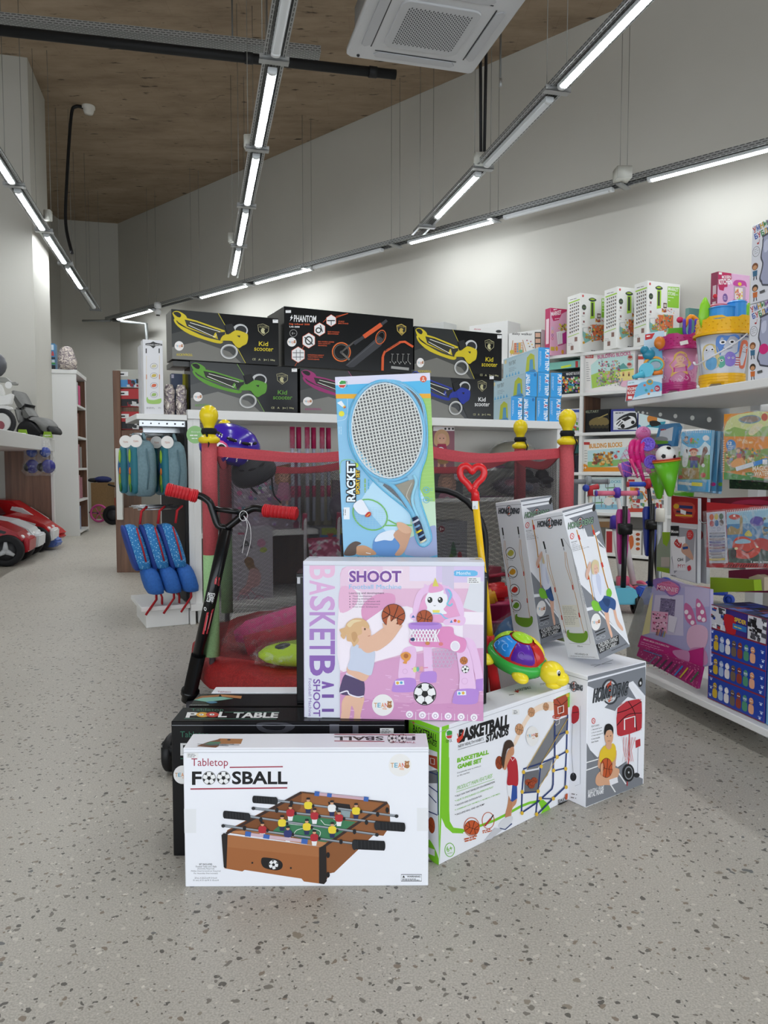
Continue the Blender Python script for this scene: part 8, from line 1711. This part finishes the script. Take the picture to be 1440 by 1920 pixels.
for x, y, w, h, colr, lab in ((1170, 955, 26, 105, '#b8308a r.35', 'folded magenta scooter deck with black stem standing upright'), (1221, 950, 28, 95, '#1a2f8c r.35', 'folded dark blue scooter deck with black stem standing upright')):
    c = atY(x, y, 4.55); k = 4.5/1400
    r = thing('folded_scooter', lab, 'scooter', V3((c.x, c.y, 0)))
    m = MB(); m.prism([V3((a*w*.5*k, 0, c.z-b*h*k)) for a, b in ((-.8, 0), (.8, 0), (1, .1), (.75, .75), (.5, 1), (-.5, 1), (-.75, .75), (-1, .1))], (0, .03, 0), colr, .004); m.build('deck', r)
    m = MB(); m.tube([V3((0, -.02, c.z+.02*1)), V3((0, -.02, c.z-h*k)), V3((0, -.01, .1))], .016, '#0f0f11 r.3', 10); m.box(-.04, -.05, c.z-h*k*.45, .04, .0, c.z-h*k*.25, '#0f0f11 r.4', .006); m.build('stem', r)
    m = MB(); m.prism([V3((-.06, -.06, .16)), V3((.06, -.06, .16)), V3((.1, -.06, .06)), V3((-.1, -.06, .06))], (0, .12, 0), '#5fb3cc r.4' if 'mag' in lab else '#2a5ac0 r.4', .008); m.build('head', r)
    for s in (-1, 1): wheel(V3((c.x+.09*s, c.y-.02, .06)), .06, .035, (1, 0, 0), r, tyre='#141416 r.4')
r = thing('kids_scooter', 'white and purple scooter stem standing in front of the magenta one', 'scooter', V3((1.53, 4.75, 0)))
p = atY(1153, 985, 4.75)-V3((1.53, 4.75, 0)); m = MB(); m.tube([V3((0, 0, .14)), V3((p.x, 0, p.z))], .021, '#d6d2d2 r.4', 12); m.build('stem', r); m = MB(); m.tube([V3((p.x, 0, p.z-.02)), V3((p.x, 0, p.z+.055)), V3((p.x, 0, p.z+.065))], [.033, .031, .012], '#4a36a0 r.4', 14); m.build('cap', r); m = MB(); m.box(-.035, -.035, .1, .035, .035, .2, '#cf5a76 r.4', .008); m.build('socket', r)
for s in (-1, 1): wheel(V3((1.53+.11*s+.05, 4.7, .06)), .06, .035, (1, -.3, 0), r, tyre='#d0566f r.4', hub='#b8405a r.4')
c = atY(1136, 915, 4.9); r = thing('kids_scooter', 'thin scooter post with a red and blue handlebar end near the right foam pole', 'scooter', V3((c.x-.1, c.y, 0))); m = MB(); m.tube([V3((.0, 0, .1)), V3((.0, 0, c.z-.03))], .012, '#c9c4b4 r.4', 10); m.build('stem', r); m = MB(); m.tube([V3((0, 0, c.z-.05)), V3((0, 0, c.z)), V3((.05, 0, c.z+.01))], .02, '#b8303a r.4', 10); m.ball((-.03, 0, c.z), .024, '#2a3f9c r.4', 12); m.build('handlebar', r); wheel(V3((c.x-.1, c.y, .06)), .06, .03, (1, 0, 0), r)
m = MB(); c = atY(1238, 955, 3.6); m.tube([V3((0, 0, .0)), V3((0, 0, c.z))], .013, '#8f9294 m.5 r.4', 10); m.tube([V3((0, 0, c.z-.06)), V3((0, 0, c.z+.0)), V3((0, 0, c.z+.005))], [.022, .022, .018], '#dcd8cc r.4', 14); m.build('capped_post', None, 'thin grey post with a cream rubber cap behind the white sketch pads', 'post', loc=None).location = (c.x, c.y, 0)
# ================================================================== ISLAND END BAY (LEFT)
ec = thing('end_bay', 'white end bay with a shelf, hooks and a low base on the island left end', 'shelf', gp(-.14, .2, 0))
def epart(n, b, col=SW, M_=GM): m = MB(); m.box(*b, col, .002, M_); return _adopt(m, n, ec, None, None)
epart('shelf_board', (-.275, -.02, 1.155, -.005, .45, 1.185)); epart('base_board', (-.27, -.02, .10, -.005, .42, .125)); epart('plinth', (-.24, .02, 0, -.005, .40, .10)); epart('rear_grid', (-.02, 0, .13, -.004, .8, 1.15), '#1b1b1e r.6')
for d in (.0, .12): epart('bracket', (-.26+d*.3, .0+d, 1.118-d*.25, -.01, .004+d, 1.152-d*.2), '#b9bbbd m.8 r.25')
for i in range(6): m = MB(); c = gp(-.24+.043*i, -.001, 1.135); m.tube([c, c-GV*.002], .004+.001*(i > 2), '#1c1c1e', 8); _adopt(m, 'bracket_hole', ec, None, None)
for z in (1.075, .66):
    for k in range(5): m = MB(); m.tube([gp(-.03, .05+.09*k, z+.01*(k % 2)), gp(-.27, .05+.09*k, z+.01*(k % 2))], .004, '#c9cbcd m.8 r.2', 6); _adopt(m, 'hook_bar', ec, None, None)
    m = MB(); m.tube([gp(-.25, 0, z), gp(-.25, .45, z)], .004, '#c9cbcd m.8 r.2', 6); _adopt(m, 'cross_bar', ec, None, None)
m = MB(); c = atY(366, 815, 4.0); m.tube([c, c+V3((0, .003, 0))], .047, '#8fbf7c r.5', 28); f = Face(m, c+V3((-.047, -.0005, .047)), V3((.094, 0, 0)), V3((0, 0, -.094)), (0, 0, 1), ((0, 0), (10, 0), (10, 10), (0, 10)))
f.T('#eef4ea', 3, 4, 5, 1, 'Бонус').Q('#eef4ea', 2, 6, 6, 1.2, 'gift with').Q('#eef4ea', 3, 7.6, 4.4, 1, 'card'); m.build('shelf_tag', None, 'round pale green shelf tag beside the left yellow pole cap', 'tag')
def bagbody(m, w, d, h, col, n=24, tilt=0, z0=0, M_=None, k=.75):
    M_ = M_ or Matrix(); prof = ((0, .55), (.04, .85), (.2, 1), (.5, 1.02), (.75, .95), (.9, .8), (.98, .5), (1, .15))
    m.loft([[M_ @ V3((w*q*math.copysign(abs(math.cos(a))**k, math.cos(a))+tilt*t*h, d*q*math.copysign(abs(math.sin(a))**k, math.sin(a)), z0+h*(t-1))) for a in [2*PI*j/n for j in range(n)]] for t, q in prof], col)
AX = Matrix((GU, GV, UP)).transposed().to_4x4()
def greypack():
    r = thing('backpack', 'x', 'backpack', (0, 0, 0), 'grey-blue backpacks on the upper hooks')
    m = MB(); bagbody(m, .062, .10, .31, '#6f8a93 r.75 n2', M_=AX); m.build('body', r)
    m = MB(); bagbody(m, .026, .085, .27, '#2a6f7e r.6', M_=AX @ Matrix.Translation((-.055, 0, -.025))); p = m.build('printed_pocket', r)
    for i, (x, y, z, s, c_) in enumerate(((-.078, -.03, -.09, .03, '#9cc43a'), (-.08, -.03, -.22, .032, '#8a9a2e'), (-.081, -.01, -.15, .03, '#2f5f8c'), (-.08, -.045, -.17, .016, '#d0702a'), (-.079, -.05, -.26, .02, '#3f7a3a'))): m = MB(); m.ball(AX @ V3((x, y, z)), (.006, s, s*1.3), c_+' r.6', 12, AX); m.build('print', p)
    m = MB(); m.tube([AX @ V3((.0, -.1, -.05)), AX @ V3((.012, -.106, -.16)), AX @ V3((.0, -.098, -.27))], .004, '#54707a r.7', 6); m.build('zip', r)
    m = MB(); m.tube([AX @ V3((0, -.05, .0)), AX @ V3((0, 0, .035)), AX @ V3((0, .05, .0))], .008, '#6f8a93 r.7', 8); m.build('loop', r)
    m = MB(); c = V3((0, -.13, -.01)); m.tube([c, c+V3((0, .002, 0))], .034, '#e6e4e0 r.5', 20); f = Face(m, c+V3((-.034, -.0006, .034)), V3((.068, 0, 0)), V3((0, 0, -.068)), (0, 0, 1), ((0, 0), (10, 0), (10, 10), (0, 10))); f.T('#b0603a', 3, 6, 4, 1.4, 'TEAN'); m.build('round_tag', r)
    return r
def bluepack():
    r = thing('backpack', 'x', 'backpack', (0, 0, 0), 'blue backpacks with red zips on the lower hooks'); T_ = .28
    m = MB(); bagbody(m, .048, .09, .25, 'blue_speckled_cloth', tilt=-T_, M_=AX); m.build('upper_body', r)
    m = MB(); bagbody(m, .05, .092, .16, '#2f66b4 r.7 n2', tilt=-T_, M_=AX @ Matrix.Translation((.062, 0, -.23))); m.build('lower_pocket', r)
    m = MB(); m.tube([AX @ V3((-.045, -.088, -.015)), AX @ V3((-.018, -.094, -.12)), AX @ V3((.0, -.094, -.2))], .005, '#a8222c r.5', 6); m.build('zip', r)
    m = MB(); bagbody(m, .02, .078, .25, '#24408c r.6', tilt=-T_, M_=AX @ Matrix.Translation((-.036, .0, -.004))); p = m.build('side_panel', r); m = MB(); m.ball(AX @ V3((-.05, -.05, -.17)), (.012, .03, .05), '#b0603a r.6', 10, AX); m.build('print', p)
    for s in (-1, 1): m = MB(); m.tube([AX @ V3((.06, .03*s, -.3)), AX @ V3((.08+.02*s, .03*s, -.42)), AX @ V3((.05+.05*s, .04*s, -.50))], .018, '#b3202a r.7', 6, flat=.3); m.build('shoulder_strap', r)
    m = MB(); m.tube([AX @ V3((-.02, -.03, .0)), AX @ V3((-.01, -.03, .07)), AX @ V3((.02, .0, .09))], .014, '#b3202a r.7', 8, flat=.5); m.build('hanging_loop', r)
    return r
g0 = greypack(); g0.location = gp(-.235, .02, 1.045); g0['label'] = 'grey-blue backpack at the left front of the upper hooks, tags overlapping'
copy_thing(g0, gp(-.075, .0, 1.04), label='grey-blue backpack nearest the island, right of the pair with overlapping tags')
copy_thing(g0, gp(-.27, .16, 1.045), label='grey-blue backpack hung behind the left front one, at the outer edge')
copy_thing(g0, gp(-.10, .2, 1.045), label='grey-blue backpack mostly hidden behind the right front one')
b0 = bluepack(); b0.location = gp(-.25, -.0, .585); b0['label'] = 'leftmost blue backpack with a red zip on the lower hooks'
copy_thing(b0, gp(-.155, -.0, .585), label='middle blue backpack with a red zip on the lower hooks')
copy_thing(b0, gp(-.06, -.0, .585), label='blue backpack with a red zip nearest the white island upright')
# goods on the end shelf
def ebox(name, label, q, col, art=None, d=.0, depth=.08, crop=(0, 0, 1), cat='carton'):
    c = gcarton(name, label, cat, q, col, depth, None, d, 1.186); f = c.front(crop)
    if art: art(f)
    return c.done()
def es(f):
    f.P('#333', '475,395 560,385 605,362 650,385 755,405 755,435 650,440 605,480 560,440 475,425').T('#ddd', 490, 430, 250, 28, 'HONG DENG', 2, .02)
    for x in (487, 706): f.L('#222', 18, [(x, 480), (x, 560)]).L('#d9c9a0', 6, [(x+5, 600), (x+5, 1300)]).L('#c9824a', 14, [(x+5, 920), (x+5, 1000)])
    for y, c_ in ((778, '#c9c4a0'), (938, '#c9b45a'), (1105, '#d0684a'), (1260, '#9ab86a')): f.O_('#777', 618, y, 60, 5, 48).S(c_, [(575, y+15), (600, y-25), (655, y-20), (650, y+15), (610, y+28)], 3)
    f.S('#9cc26a', '490,1320 510,1300 530,1340 620,1350 720,1325 742,1330 738,1390 690,1415 560,1415 500,1390', 3).lines('#555', 490, 1475, 170, 2, 18, 6).lines('#777', 690, 1475, 60, 2, 16, 5)
ebox('swing_carton', 'tall white swing carton standing on the end shelf left of the scooter cartons', ((268, 636), (306, 639), (306, 774), (270, 773)), '#d9d9dc r.4', es, crop=(220, 600, 9))
ebox('swing_carton', 'edge of a second white swing carton behind the one on the end shelf', ((263, 647), (272, 648), (272, 773), (263, 772)), '#c4c4c6 r.4', d=.1)
for i, (x0, x1) in enumerate(((309, 329), (331, 352))):
    r = thing('film_pack', ('left', 'right')[i]+' silvery film pack beside the white swing carton on the end shelf', 'film pack', gp(0, 0, 0)); s0, _ = gh(x0, 760, .03); s1, _ = gh(x1, 760, .03); r.location = gp((s0+s1)/2, .05, 1.186)
    w = (s1-s0)/2; m = MB(); m.loft([[GU*(w*q*math.cos(a)*(1+.1*math.sin(4*a+z*30)))+GV*(.02*q*math.sin(a))+UP*z for a in [2*PI*j/14 for j in range(14)]] for z, q in ((0, .95), (.05, 1), (.10, .92), (.14, 1), (.17, .7))], 'silver_film'); m.build('wrapper', r); m = MB(); m.hexa(GU*-w*.8+UP*.01, GU*w*.7, GV*.01, UP*.04, '#a8a05a r.5'); m.build('label_strip', r)
ebox('toy_carton', 'dark blue and yellow packs standing behind the silvery film packs', ((322, 700), (356, 702), (356, 775), (322, 775)), '#3f4a66 r.4', lambda f: (f.R('#a8a01f', 342, 686, 352, 775), f.R('#6a6fa8', 352, 690, 357, 775), f.R('#c9c4d6', 320, 702, 326, 709)), d=.14, depth=.05)
# wooden stand with red toy packs behind the end bay
o = atZ(228, 1000, 0); o = V3((-2.25, 6.3, 0)); ws = thing('wooden_stand', 'brown wooden stand with red toy packs behind the hanging backpacks', 'stand', o)
def wb(n, x0, x1, y0, y1, z0, z1, c_, label=None): m = MB(); m.box(x0, y0, z0, x1, y1, z1, c_, .003); m.build(n, ws, label)
wb('frame', -.02, .6, 0, .5, 0, .55, 'brown_wood'); wb('frame', -.02, .04, 0, .5, .55, 1.7, 'brown_wood'); wb('shelf_board', .042, .6, .003, .5, 1.0, 1.2, 'brown_wood'); wb('white_panel', -.0, .05, -.03, 0, .45, 1.05, '#d9d9d4 r.5')
for k, (z, c_) in enumerate(((1.56, '#a8a8a0'), (1.4, '#a8262a'), (1.21, '#a8262a'))):
    c = carton('toy_pack', ('grey-topped', 'upper red', 'lower red')[k]+' toy pack on the wooden stand left of the white swing carton', 'toy pack', o+V3((.0, .02, z)), (.26, 0, 0), UP*.15, (0, .08, 0), c_+' r.4'); f = c.front((0, 0, 1), ((0, 0), (100, 0), (100, 60), (0, 60))); f.R('#1c1c20' if k else '#4a8ac0', 8, 34, 95, 58).R('#ddd', 10, 8, 40, 22).Q('#222', 12, 20, 25, 9, 'CARS', 0, .03); confetti(f, 40, 34, 95, 56, 14, ['#8a2a34', '#c9c9c9', '#333'], (3, 9), k); c.done()
# ================================================================== FAR AISLE
co_ = atZ(150, 1005, 0); tc = thing('tall_cabinet', 'tall white cabinet with five open cubbies standing against the pillar', 'cabinet', co_)
CM = Matrix((GP, GA, UP)).transposed().to_4x4(); CH = 2.13
def cpart(n, b, col='#d6d6d4 r.5', par=None): m = MB(); m.box(*b, col, .002, CM); m.build(n, tc)
cpart('end_panel', (-.46, 0, 0, 0, .03, CH-.05)); cpart('end_panel', (-.46, .82, 0, 0, .85, CH-.05)); cpart('top_board', (-.47, -.01, CH-.05, .01, .86, CH)); cpart('back_board', (-.46, .03, 0, -.44, .82, CH-.05)); cpart('lining', (-.44, .03, .06, -.43, .82, CH-.06), 'brown_wood'); cpart('lining', (-.43, .81, .06, -.01, .82, CH-.06), 'brown_wood')
for k in range(5): cpart('shelf_board', (-.44, .03, .03+.41*k, 0, .82, .06+.41*k))
for k, (cols, lab) in enumerate(((('#5a6a94', '#8a93b0'), 'lowest'), (('#a8707c', '#b98a92', '#9c6470'), 'second'), (('#8f8a86', '#b07a84', '#8a8684'), 'third'), (('#a06a74', '#7a4038'), 'fourth'), (('#8a8c8e', '#b9bcbe', '#d04a80'), 'top'))):
    for i, c_ in enumerate(cols):
        p = co_+GP*-.30+GA*(.06+.2*i)+UP*(.062+.41*k); carton('toy_pack', '%s pack in the %s cubby of the tall cabinet' % (('near', 'middle', 'far')[i], lab), 'toy pack', p, GP*.26, UP*(.34-.03*i), GA*.15, c_+' r.4 n1').done()
for i, (x, w, lab) in enumerate(((-.44, .19, 'blue outdoor toy box in film on top of the tall cabinet'), (-.22, .14, 'crumpled clear bag on top of the tall cabinet'))):
    p = co_+GP*x+GA*.05+UP*CH
    if i == 0:
        c = carton('toy_pack', lab, 'toy pack', p, GP*w, UP*.33, GA*.15, '#4a7fa8 r.3'); f = c.front((0, 0, 1), ((0, 0), (100, 0), (100, 160), (0, 160))); f.R('#c9d6e0', 8, 8, 92, 40).R('#2a3440', 0, 84, 100, 96).Q('#d9c03a', 6, 94, 88, 8, 'OUTDOOR', 0, .03).R('#c4ccd0', 4, 100, 96, 116).R('#3f8a4a', 0, 116, 100, 128).R('#22262c', 0, 132, 100, 160); confetti(f, 10, 40, 90, 80, 14, ['#222', '#c04a4a', '#e6e6e6'], (3, 9), 5); c.done()
    else:
        m = MB(); c0 = GP*.11; m.loft([[c0+GP*(.11*q*math.cos(a)*(1+.1*math.sin(3*a+z*20)))+GA*(.07*math.sin(a)*q)+UP*z for a in [2*PI*j/14 for j in range(14)]] for z, q in ((0, 1), (.1, 1.05), (.2, .9), (.28, .6), (.3, .2))], 'silver_film'); m.build('plastic_bag', None, lab, 'bag').location = p
# table with car seats
tz = 1.21; TE = atplane(103, 835, V3((-3.78, 8.58, 0)), V3((0, -1, 0))); TE.z = 0
tb = thing('display_table', 'thick grey-white display table with a brown end panel along the left side', 'table', TE)
TM2 = Matrix((GP, GA, UP)).transposed().to_4x4(); m = MB(); m.box(-1.3, -4.2, tz-.14, 0, 0, tz, '#cfcfcd r.5', .004, TM2); m.build('table_top', tb)
m = MB(); m.box(-.52, -.06, 0, -.04, -.02, tz-.14, 'brown_wood', 0, TM2); m.build('end_panel', tb); m = MB(); m.box(-.04, -.07, 0, -.012, -.01, tz-.14, '#d6d6d4 r.5', 0, TM2); m.build('panel_edge', tb)
def on(x, y, Y): return atY(x, y, Y)
def tz_(x, Y): p = atY(x, 800, Y); return V3((p.x, Y, tz))
GYC, GYD = '#7d7d7b r.8 n3', '#232325 r.6'
cs = thing('child_car_seat', 'reclined grey and black child car seat lying at the table end', 'car seat', tz_(70, 8.25))
def csp(n, pts, th, col, label=None, Y=8.2): m = MB(); m.prism([on(*q, Y) for q in catm(pts)], (0, th, 0), col, .02, True); _adopt(m, n, cs, label, None)
def catm(p): return [(v.x, v.y) for v in catmull([(a, b, 0) for a, b in Face.pts(p)], 4, True)]
csp('shell', '30,812 34,795 48,788 62,790 76,808 74,815 52,818', .3, GYD); csp('cushion', '48,786 60,781 75,784 88,797 86,806 78,808 64,795', .3, GYC); csp('headrest', '88,798 96,803 99,811 94,814 86,806', .26, GYD); csp('backrest', '20,734 30,735 42,756 46,764 36,768 27,756', .26, GYC); csp('side_wing', '26,765 38,768 40,786 34,793 28,780', .2, GYC); csp('side_wing', '44,762 54,772 58,782 46,784 38,776', .2, GYC); csp('strap', '36,764 46,757 47,762 37,768', .24, '#101012 r.7')
bb = thing('balance_bike', 'white balance bike with a black tyre on the table at the left edge', 'toy bike', tz_(10, 7.4))
m = MB(); c = on(4, 792, 7.4); m.tube([c+V3((.115*math.cos(t), .0, .115*math.sin(t))) for t in [2*PI*i/28 for i in range(28)]], .024, '#1b1b1e r.5', 10, True); _adopt(m, 'tyre', bb, None, None); m = MB(); m.tube([c-V3((0, .02, 0)), c+V3((0, .02, 0))], .09, '#c9c9c6 r.4', 24); m.tube([c-V3((.01, .026, .03)), c+V3((-.01, -.02, -.03))], .045, '#8a4a52 r.5', 12); _adopt(m, 'wheel_disc', bb, None, None)
for n, pts, col in (('body', '-6,738 0,734 4,742 22,738 20,752 16,758 -6,758', '#dcdcda r.35'), ('fender', '-6,762 8,760 20,764 20,768 6,770 -6,770', '#d6d6d4 r.35'), ('stem', '-6,722 0,722 6,740 -2,742', '#d9d9d6 r.35'), ('handlebar', '-4,708 10,708 20,716 28,716 31,719 28,722 18,721 8,717 -4,716', '#8f8f8a r.5')):
    m = MB(); m.prism([on(*q, 7.4) for q in catm(pts)], (0, .05, 0), col, .006); _adopt(m, n, bb, None, None)
m = MB(); c = on(16, 722, 7.38); m.tube([c, c-V3((0, .003, 0))], .034, '#dcdcda r.5', 18); _adopt(m, 'round_tag', bb, None, None)
m = MB(); m.ball((0, 0, 0), (.13, .12, .13), '#54555a r.4', 18); m.build('bicycle_helmet', None, 'dark grey helmet at the left edge above the white balance bike', 'helmet').location = on(-14, 684, 7.4)
for i, x in enumerate((41, 88)):
    c = tz_(x, 8.1 if i else 7.6); m = MB(); m.prism([c+V3((a, 0, z)) for a, z in ((-.05, 0), (.055, 0), (.04, .062), (-.035, .065))], (0, .01, 0), '#84a82c r.5'); m.prism([c+V3((a, -.001, z)) for a, z in ((-.03, .02), (.04, .02), (.038, .028), (-.03, .028))], (0, .001, 0), '#e6ecd6 r.5'); m.build('price_card', None, ('left', 'right')[i]+' lime green price card standing on the display table edge', 'price card')
for i, (x, w) in enumerate(((60, 11), (85, 13))):
    c = on(x, 862, 7.9); r = thing('helmet_set', ('left', 'right')[i]+' clear bag with a blue and purple protective set hung from the display table', 'protective set', c)
    for n, (dx, dz, rr_, col) in enumerate(((0, .08, .055, '#1f3a8c r.2'), (.03*(1 if i else 0), -.07, .075, '#2f2f7a r.2'), (-.04, -.08, .05, '#16161c r.3'))): m = MB(); m.ball((dx, 0, dz), (rr_, .05, rr_), col, 14); m.build('pad', r)
    m = MB(); m.loft([[V3((q*math.cos(a)*(1+.12*math.sin(5*a+z*30)), .07*math.sin(a), z)) for a in [2*PI*j/16 for j in range(16)]] for z, q in ((-.17, .06), (-.12, .10), (.0, .085), (.1, .075), (.18, .04), (.26, .035))], 'crinkled_film'); m.build('plastic_bag', r)
# ride-on cars under the table
def buggy(c, c1_, c2_, label, s=1):
    r = thing('ride_on_car', label, 'ride-on car', c, 'ride-on cars under the display table'); M_ = Matrix((GP, GA, UP)).transposed().to_4x4() @ Matrix.Scale(s, 4)
    def P(n, prof, y0, y1, col, bev=.012): m = MB(); m.prism([M_ @ V3((x, y0, z)) for x, z in prof], (M_ @ V3((0, y1, 0)))-(M_ @ V3((0, y0, 0))), col, bev); m.build(n, r)
    P('chassis', ((-.8, .12), (.02, .12), (.1, .16), (.1, .22), (-.1, .26), (-.8, .26)), -.17, .17, '#151517 r.5')
    P('bonnet', ((-.42, .38), (-.3, .42), (-.1, .38), (.06, .3), (.12, .22), (.02, .2), (-.14, .3), (-.42, .3)), -.2, .2, c1_); P('side_stripe', ((-.4, .355), (-.2, .37), (-.02, .31), (-.04, .29), (-.22, .34), (-.4, .335)), -.205, .205, c2_, .004)
    P('bumper', ((.06, .1), (.15, .12), (.16, .24), (.1, .25), (.1, .16), (.06, .15)), -.15, .15, c2_ if c2_[1] in 'de' else c1_); P('windscreen', ((-.48, .4), (-.4, .4), (-.52, .56), (-.56, .56)), -.18, .18, '#1c1c1f r.2'); P('rear_body', ((-.85, .26), (-.42, .28), (-.45, .42), (-.6, .5), (-.85, .46)), -.2, .2, c1_); P('seat', ((-.72, .42), (-.5, .42), (-.52, .5), (-.66, .62), (-.74, .6)), -.12, .12, '#1a1a1c r.6')
    for x in (-.02, -.66):
        for y in (-.21, .21): wheel(c+(M_ @ V3((x, y, .142))), .142*s, .11*s, GA, r, tyre='#17171a r.7', hub='#2e2e30 r.4')
    m = MB(); k = c+(M_ @ V3((-.02, -.26, .142)))
    for i in range(3): t = PI/2+2*PI*i/3; m.tube([k, k+GP*(.08*math.cos(t))+UP*(.08*math.sin(t))], [.03, .014], '#b9bbbd r.4', 8)
    _adopt(m, 'hub_star', r, None, None)
    for y in (-.12, .12): m = MB(); m.ball(M_ @ V3((.09, y, .25)), .025, '#d9d9d9 r.15', 10); m.build('headlight', r)
for x, y, c1_, c2_, lab, s in ((29, 1056, '#a81a26 r.25', '#1a1a1e r.4', 'red and black ride-on buggy nearest on the left edge', 1), (50, 1045, '#dcdfe2 r.25', '#b01f2a r.3', 'white ride-on buggy with red trim behind the nearest red one', .98), (80, 1031, '#b81f24 r.25', '#e0e0e0 r.3', 'red ride-on buggy with white stripes behind the white one', .95)): buggy(atZ(x, y, 0), c1_, c2_, lab, s)
c = V3((-3.66, 7.98, 0)); m = MB(); m.prism([V3((x, 0, z)) for x, z in ((-.3, .03), (.12, .03), (.16, .1), (.0, .2), (-.3, .26))], (0, .16, 0), '#5f76b8 r.3', .02); m.build('ride_on_car', None, 'small blue toy car nose between the red buggies', 'ride-on car').location = c
r = thing('ride_on_car', 'red pointed toy car with a white stripe, furthest under the display table', 'ride-on car', V3((-3.69, 8.2, 0))); m = MB(); m.prism([V3((x, 0, z)) for x, z in ((-.75, .08), (.05, .08), (.12, .14), (.06, .2), (-.2, .38), (-.42, .52), (-.75, .55))], (0, .24, 0), '#b01c20 r.25', .03); m.build('body', r); m = MB(); m.prism([V3((x, -.004, z)) for x, z in ((-.4, .46), (-.3, .44), (-.1, .31), (-.12, .27), (-.3, .39), (-.42, .42))], (0, .24, 0), '#dcdcdc r.3'); m.build('stripe', r); wheel(r.location+V3((-.45, .02, .1)), .1, .08, (0, 1, 0), r)
# far end of the aisle
c = atZ(170, 962, 0); c = V3((c.x, 12.8, 0)); c.x = atY(170, 900, 12.8).x; x1 = atY(199, 900, 12.8).x
cc = carton('cardboard_box', 'brown cardboard box standing at the far end of the aisle', 'box', c, (x1-c.x, 0, 0), UP*.62, (0, .4, 0), '#8a6d4a r.8 n1'); cc.done()
m = MB(); m.ball((0, 0, 0), (.16, .12, .06), '#2c3468 r.7', 12); m.ball((-.15, 0, -.01), (.12, .1, .04), '#2a2a2c r.7', 10); m.build('jacket_bundle', None, 'dark blue cloth bundle on the brown cardboard box', 'cloth').location = c+V3(((x1-c.x)/2, .2, .67))
r = thing('toy_bike', 'pink toy bike wheel poking out before the far cardboard box', 'toy bike', V3((atY(185, 940, 12).x, 12, 0))); m = MB(); m.tube([V3((.13*math.cos(t), 0, .145+.13*math.sin(t))) for t in [2*PI*i/24 for i in range(24)]], .018, '#c04a8a r.4', 8, True); m.build('tyre', r); m = MB(); [m.tube([V3((0, 0, .145)), V3((.12*math.cos(t), 0, .145+.12*math.sin(t)))], .008, '#c04a8a r.4', 6) for t in [2*PI*i/6 for i in range(6)]]; m.tube([V3((0, 0, .145)), V3((-.2, .05, .16)), V3((-.2, .05, .4))], .015, '#2a2a2c r.5', 8); m.build('spokes_and_fork', r)
r = thing('toy_bike', 'black and red balance bike at the far end beside the wooden stand', 'toy bike', V3((atY(218, 940, 11.5).x, 11.5, 0))); m = MB(); m.prism([V3((x, 0, z)) for x, z in ((-.02, .1), (.08, .1), (.1, .45), (.02, .5), (-.03, .4))], (0, .08, 0), '#a8262a r.4', .01); m.build('body', r); wheel(r.location+V3((-.06, 0, .15)), .15, .06, (0, 1, 0), r); wheel(r.location+V3((.2, 0, .15)), .15, .06, (0, 1, 0), r); m = MB(); m.tube([V3((.05, 0, .45)), V3((.03, 0, .58)), V3((-.12, 0, .62))], .014, '#17171a r.4', 8); m.build('handlebar', r)
m = MB(); c = V3((atY(228, 880, 9.5).x, 9.5, .95)); m.tube([V3((.1+.17*math.cos(t), 0, .3*math.sin(t))) for t in [PI*.5+PI*i/14 for i in range(15)]], .02, '#2a2a2d r.5', 8); m.build('hoop', None, 'dark curved hoop edge beside the wooden stand above the balance bike', 'hoop').location = c
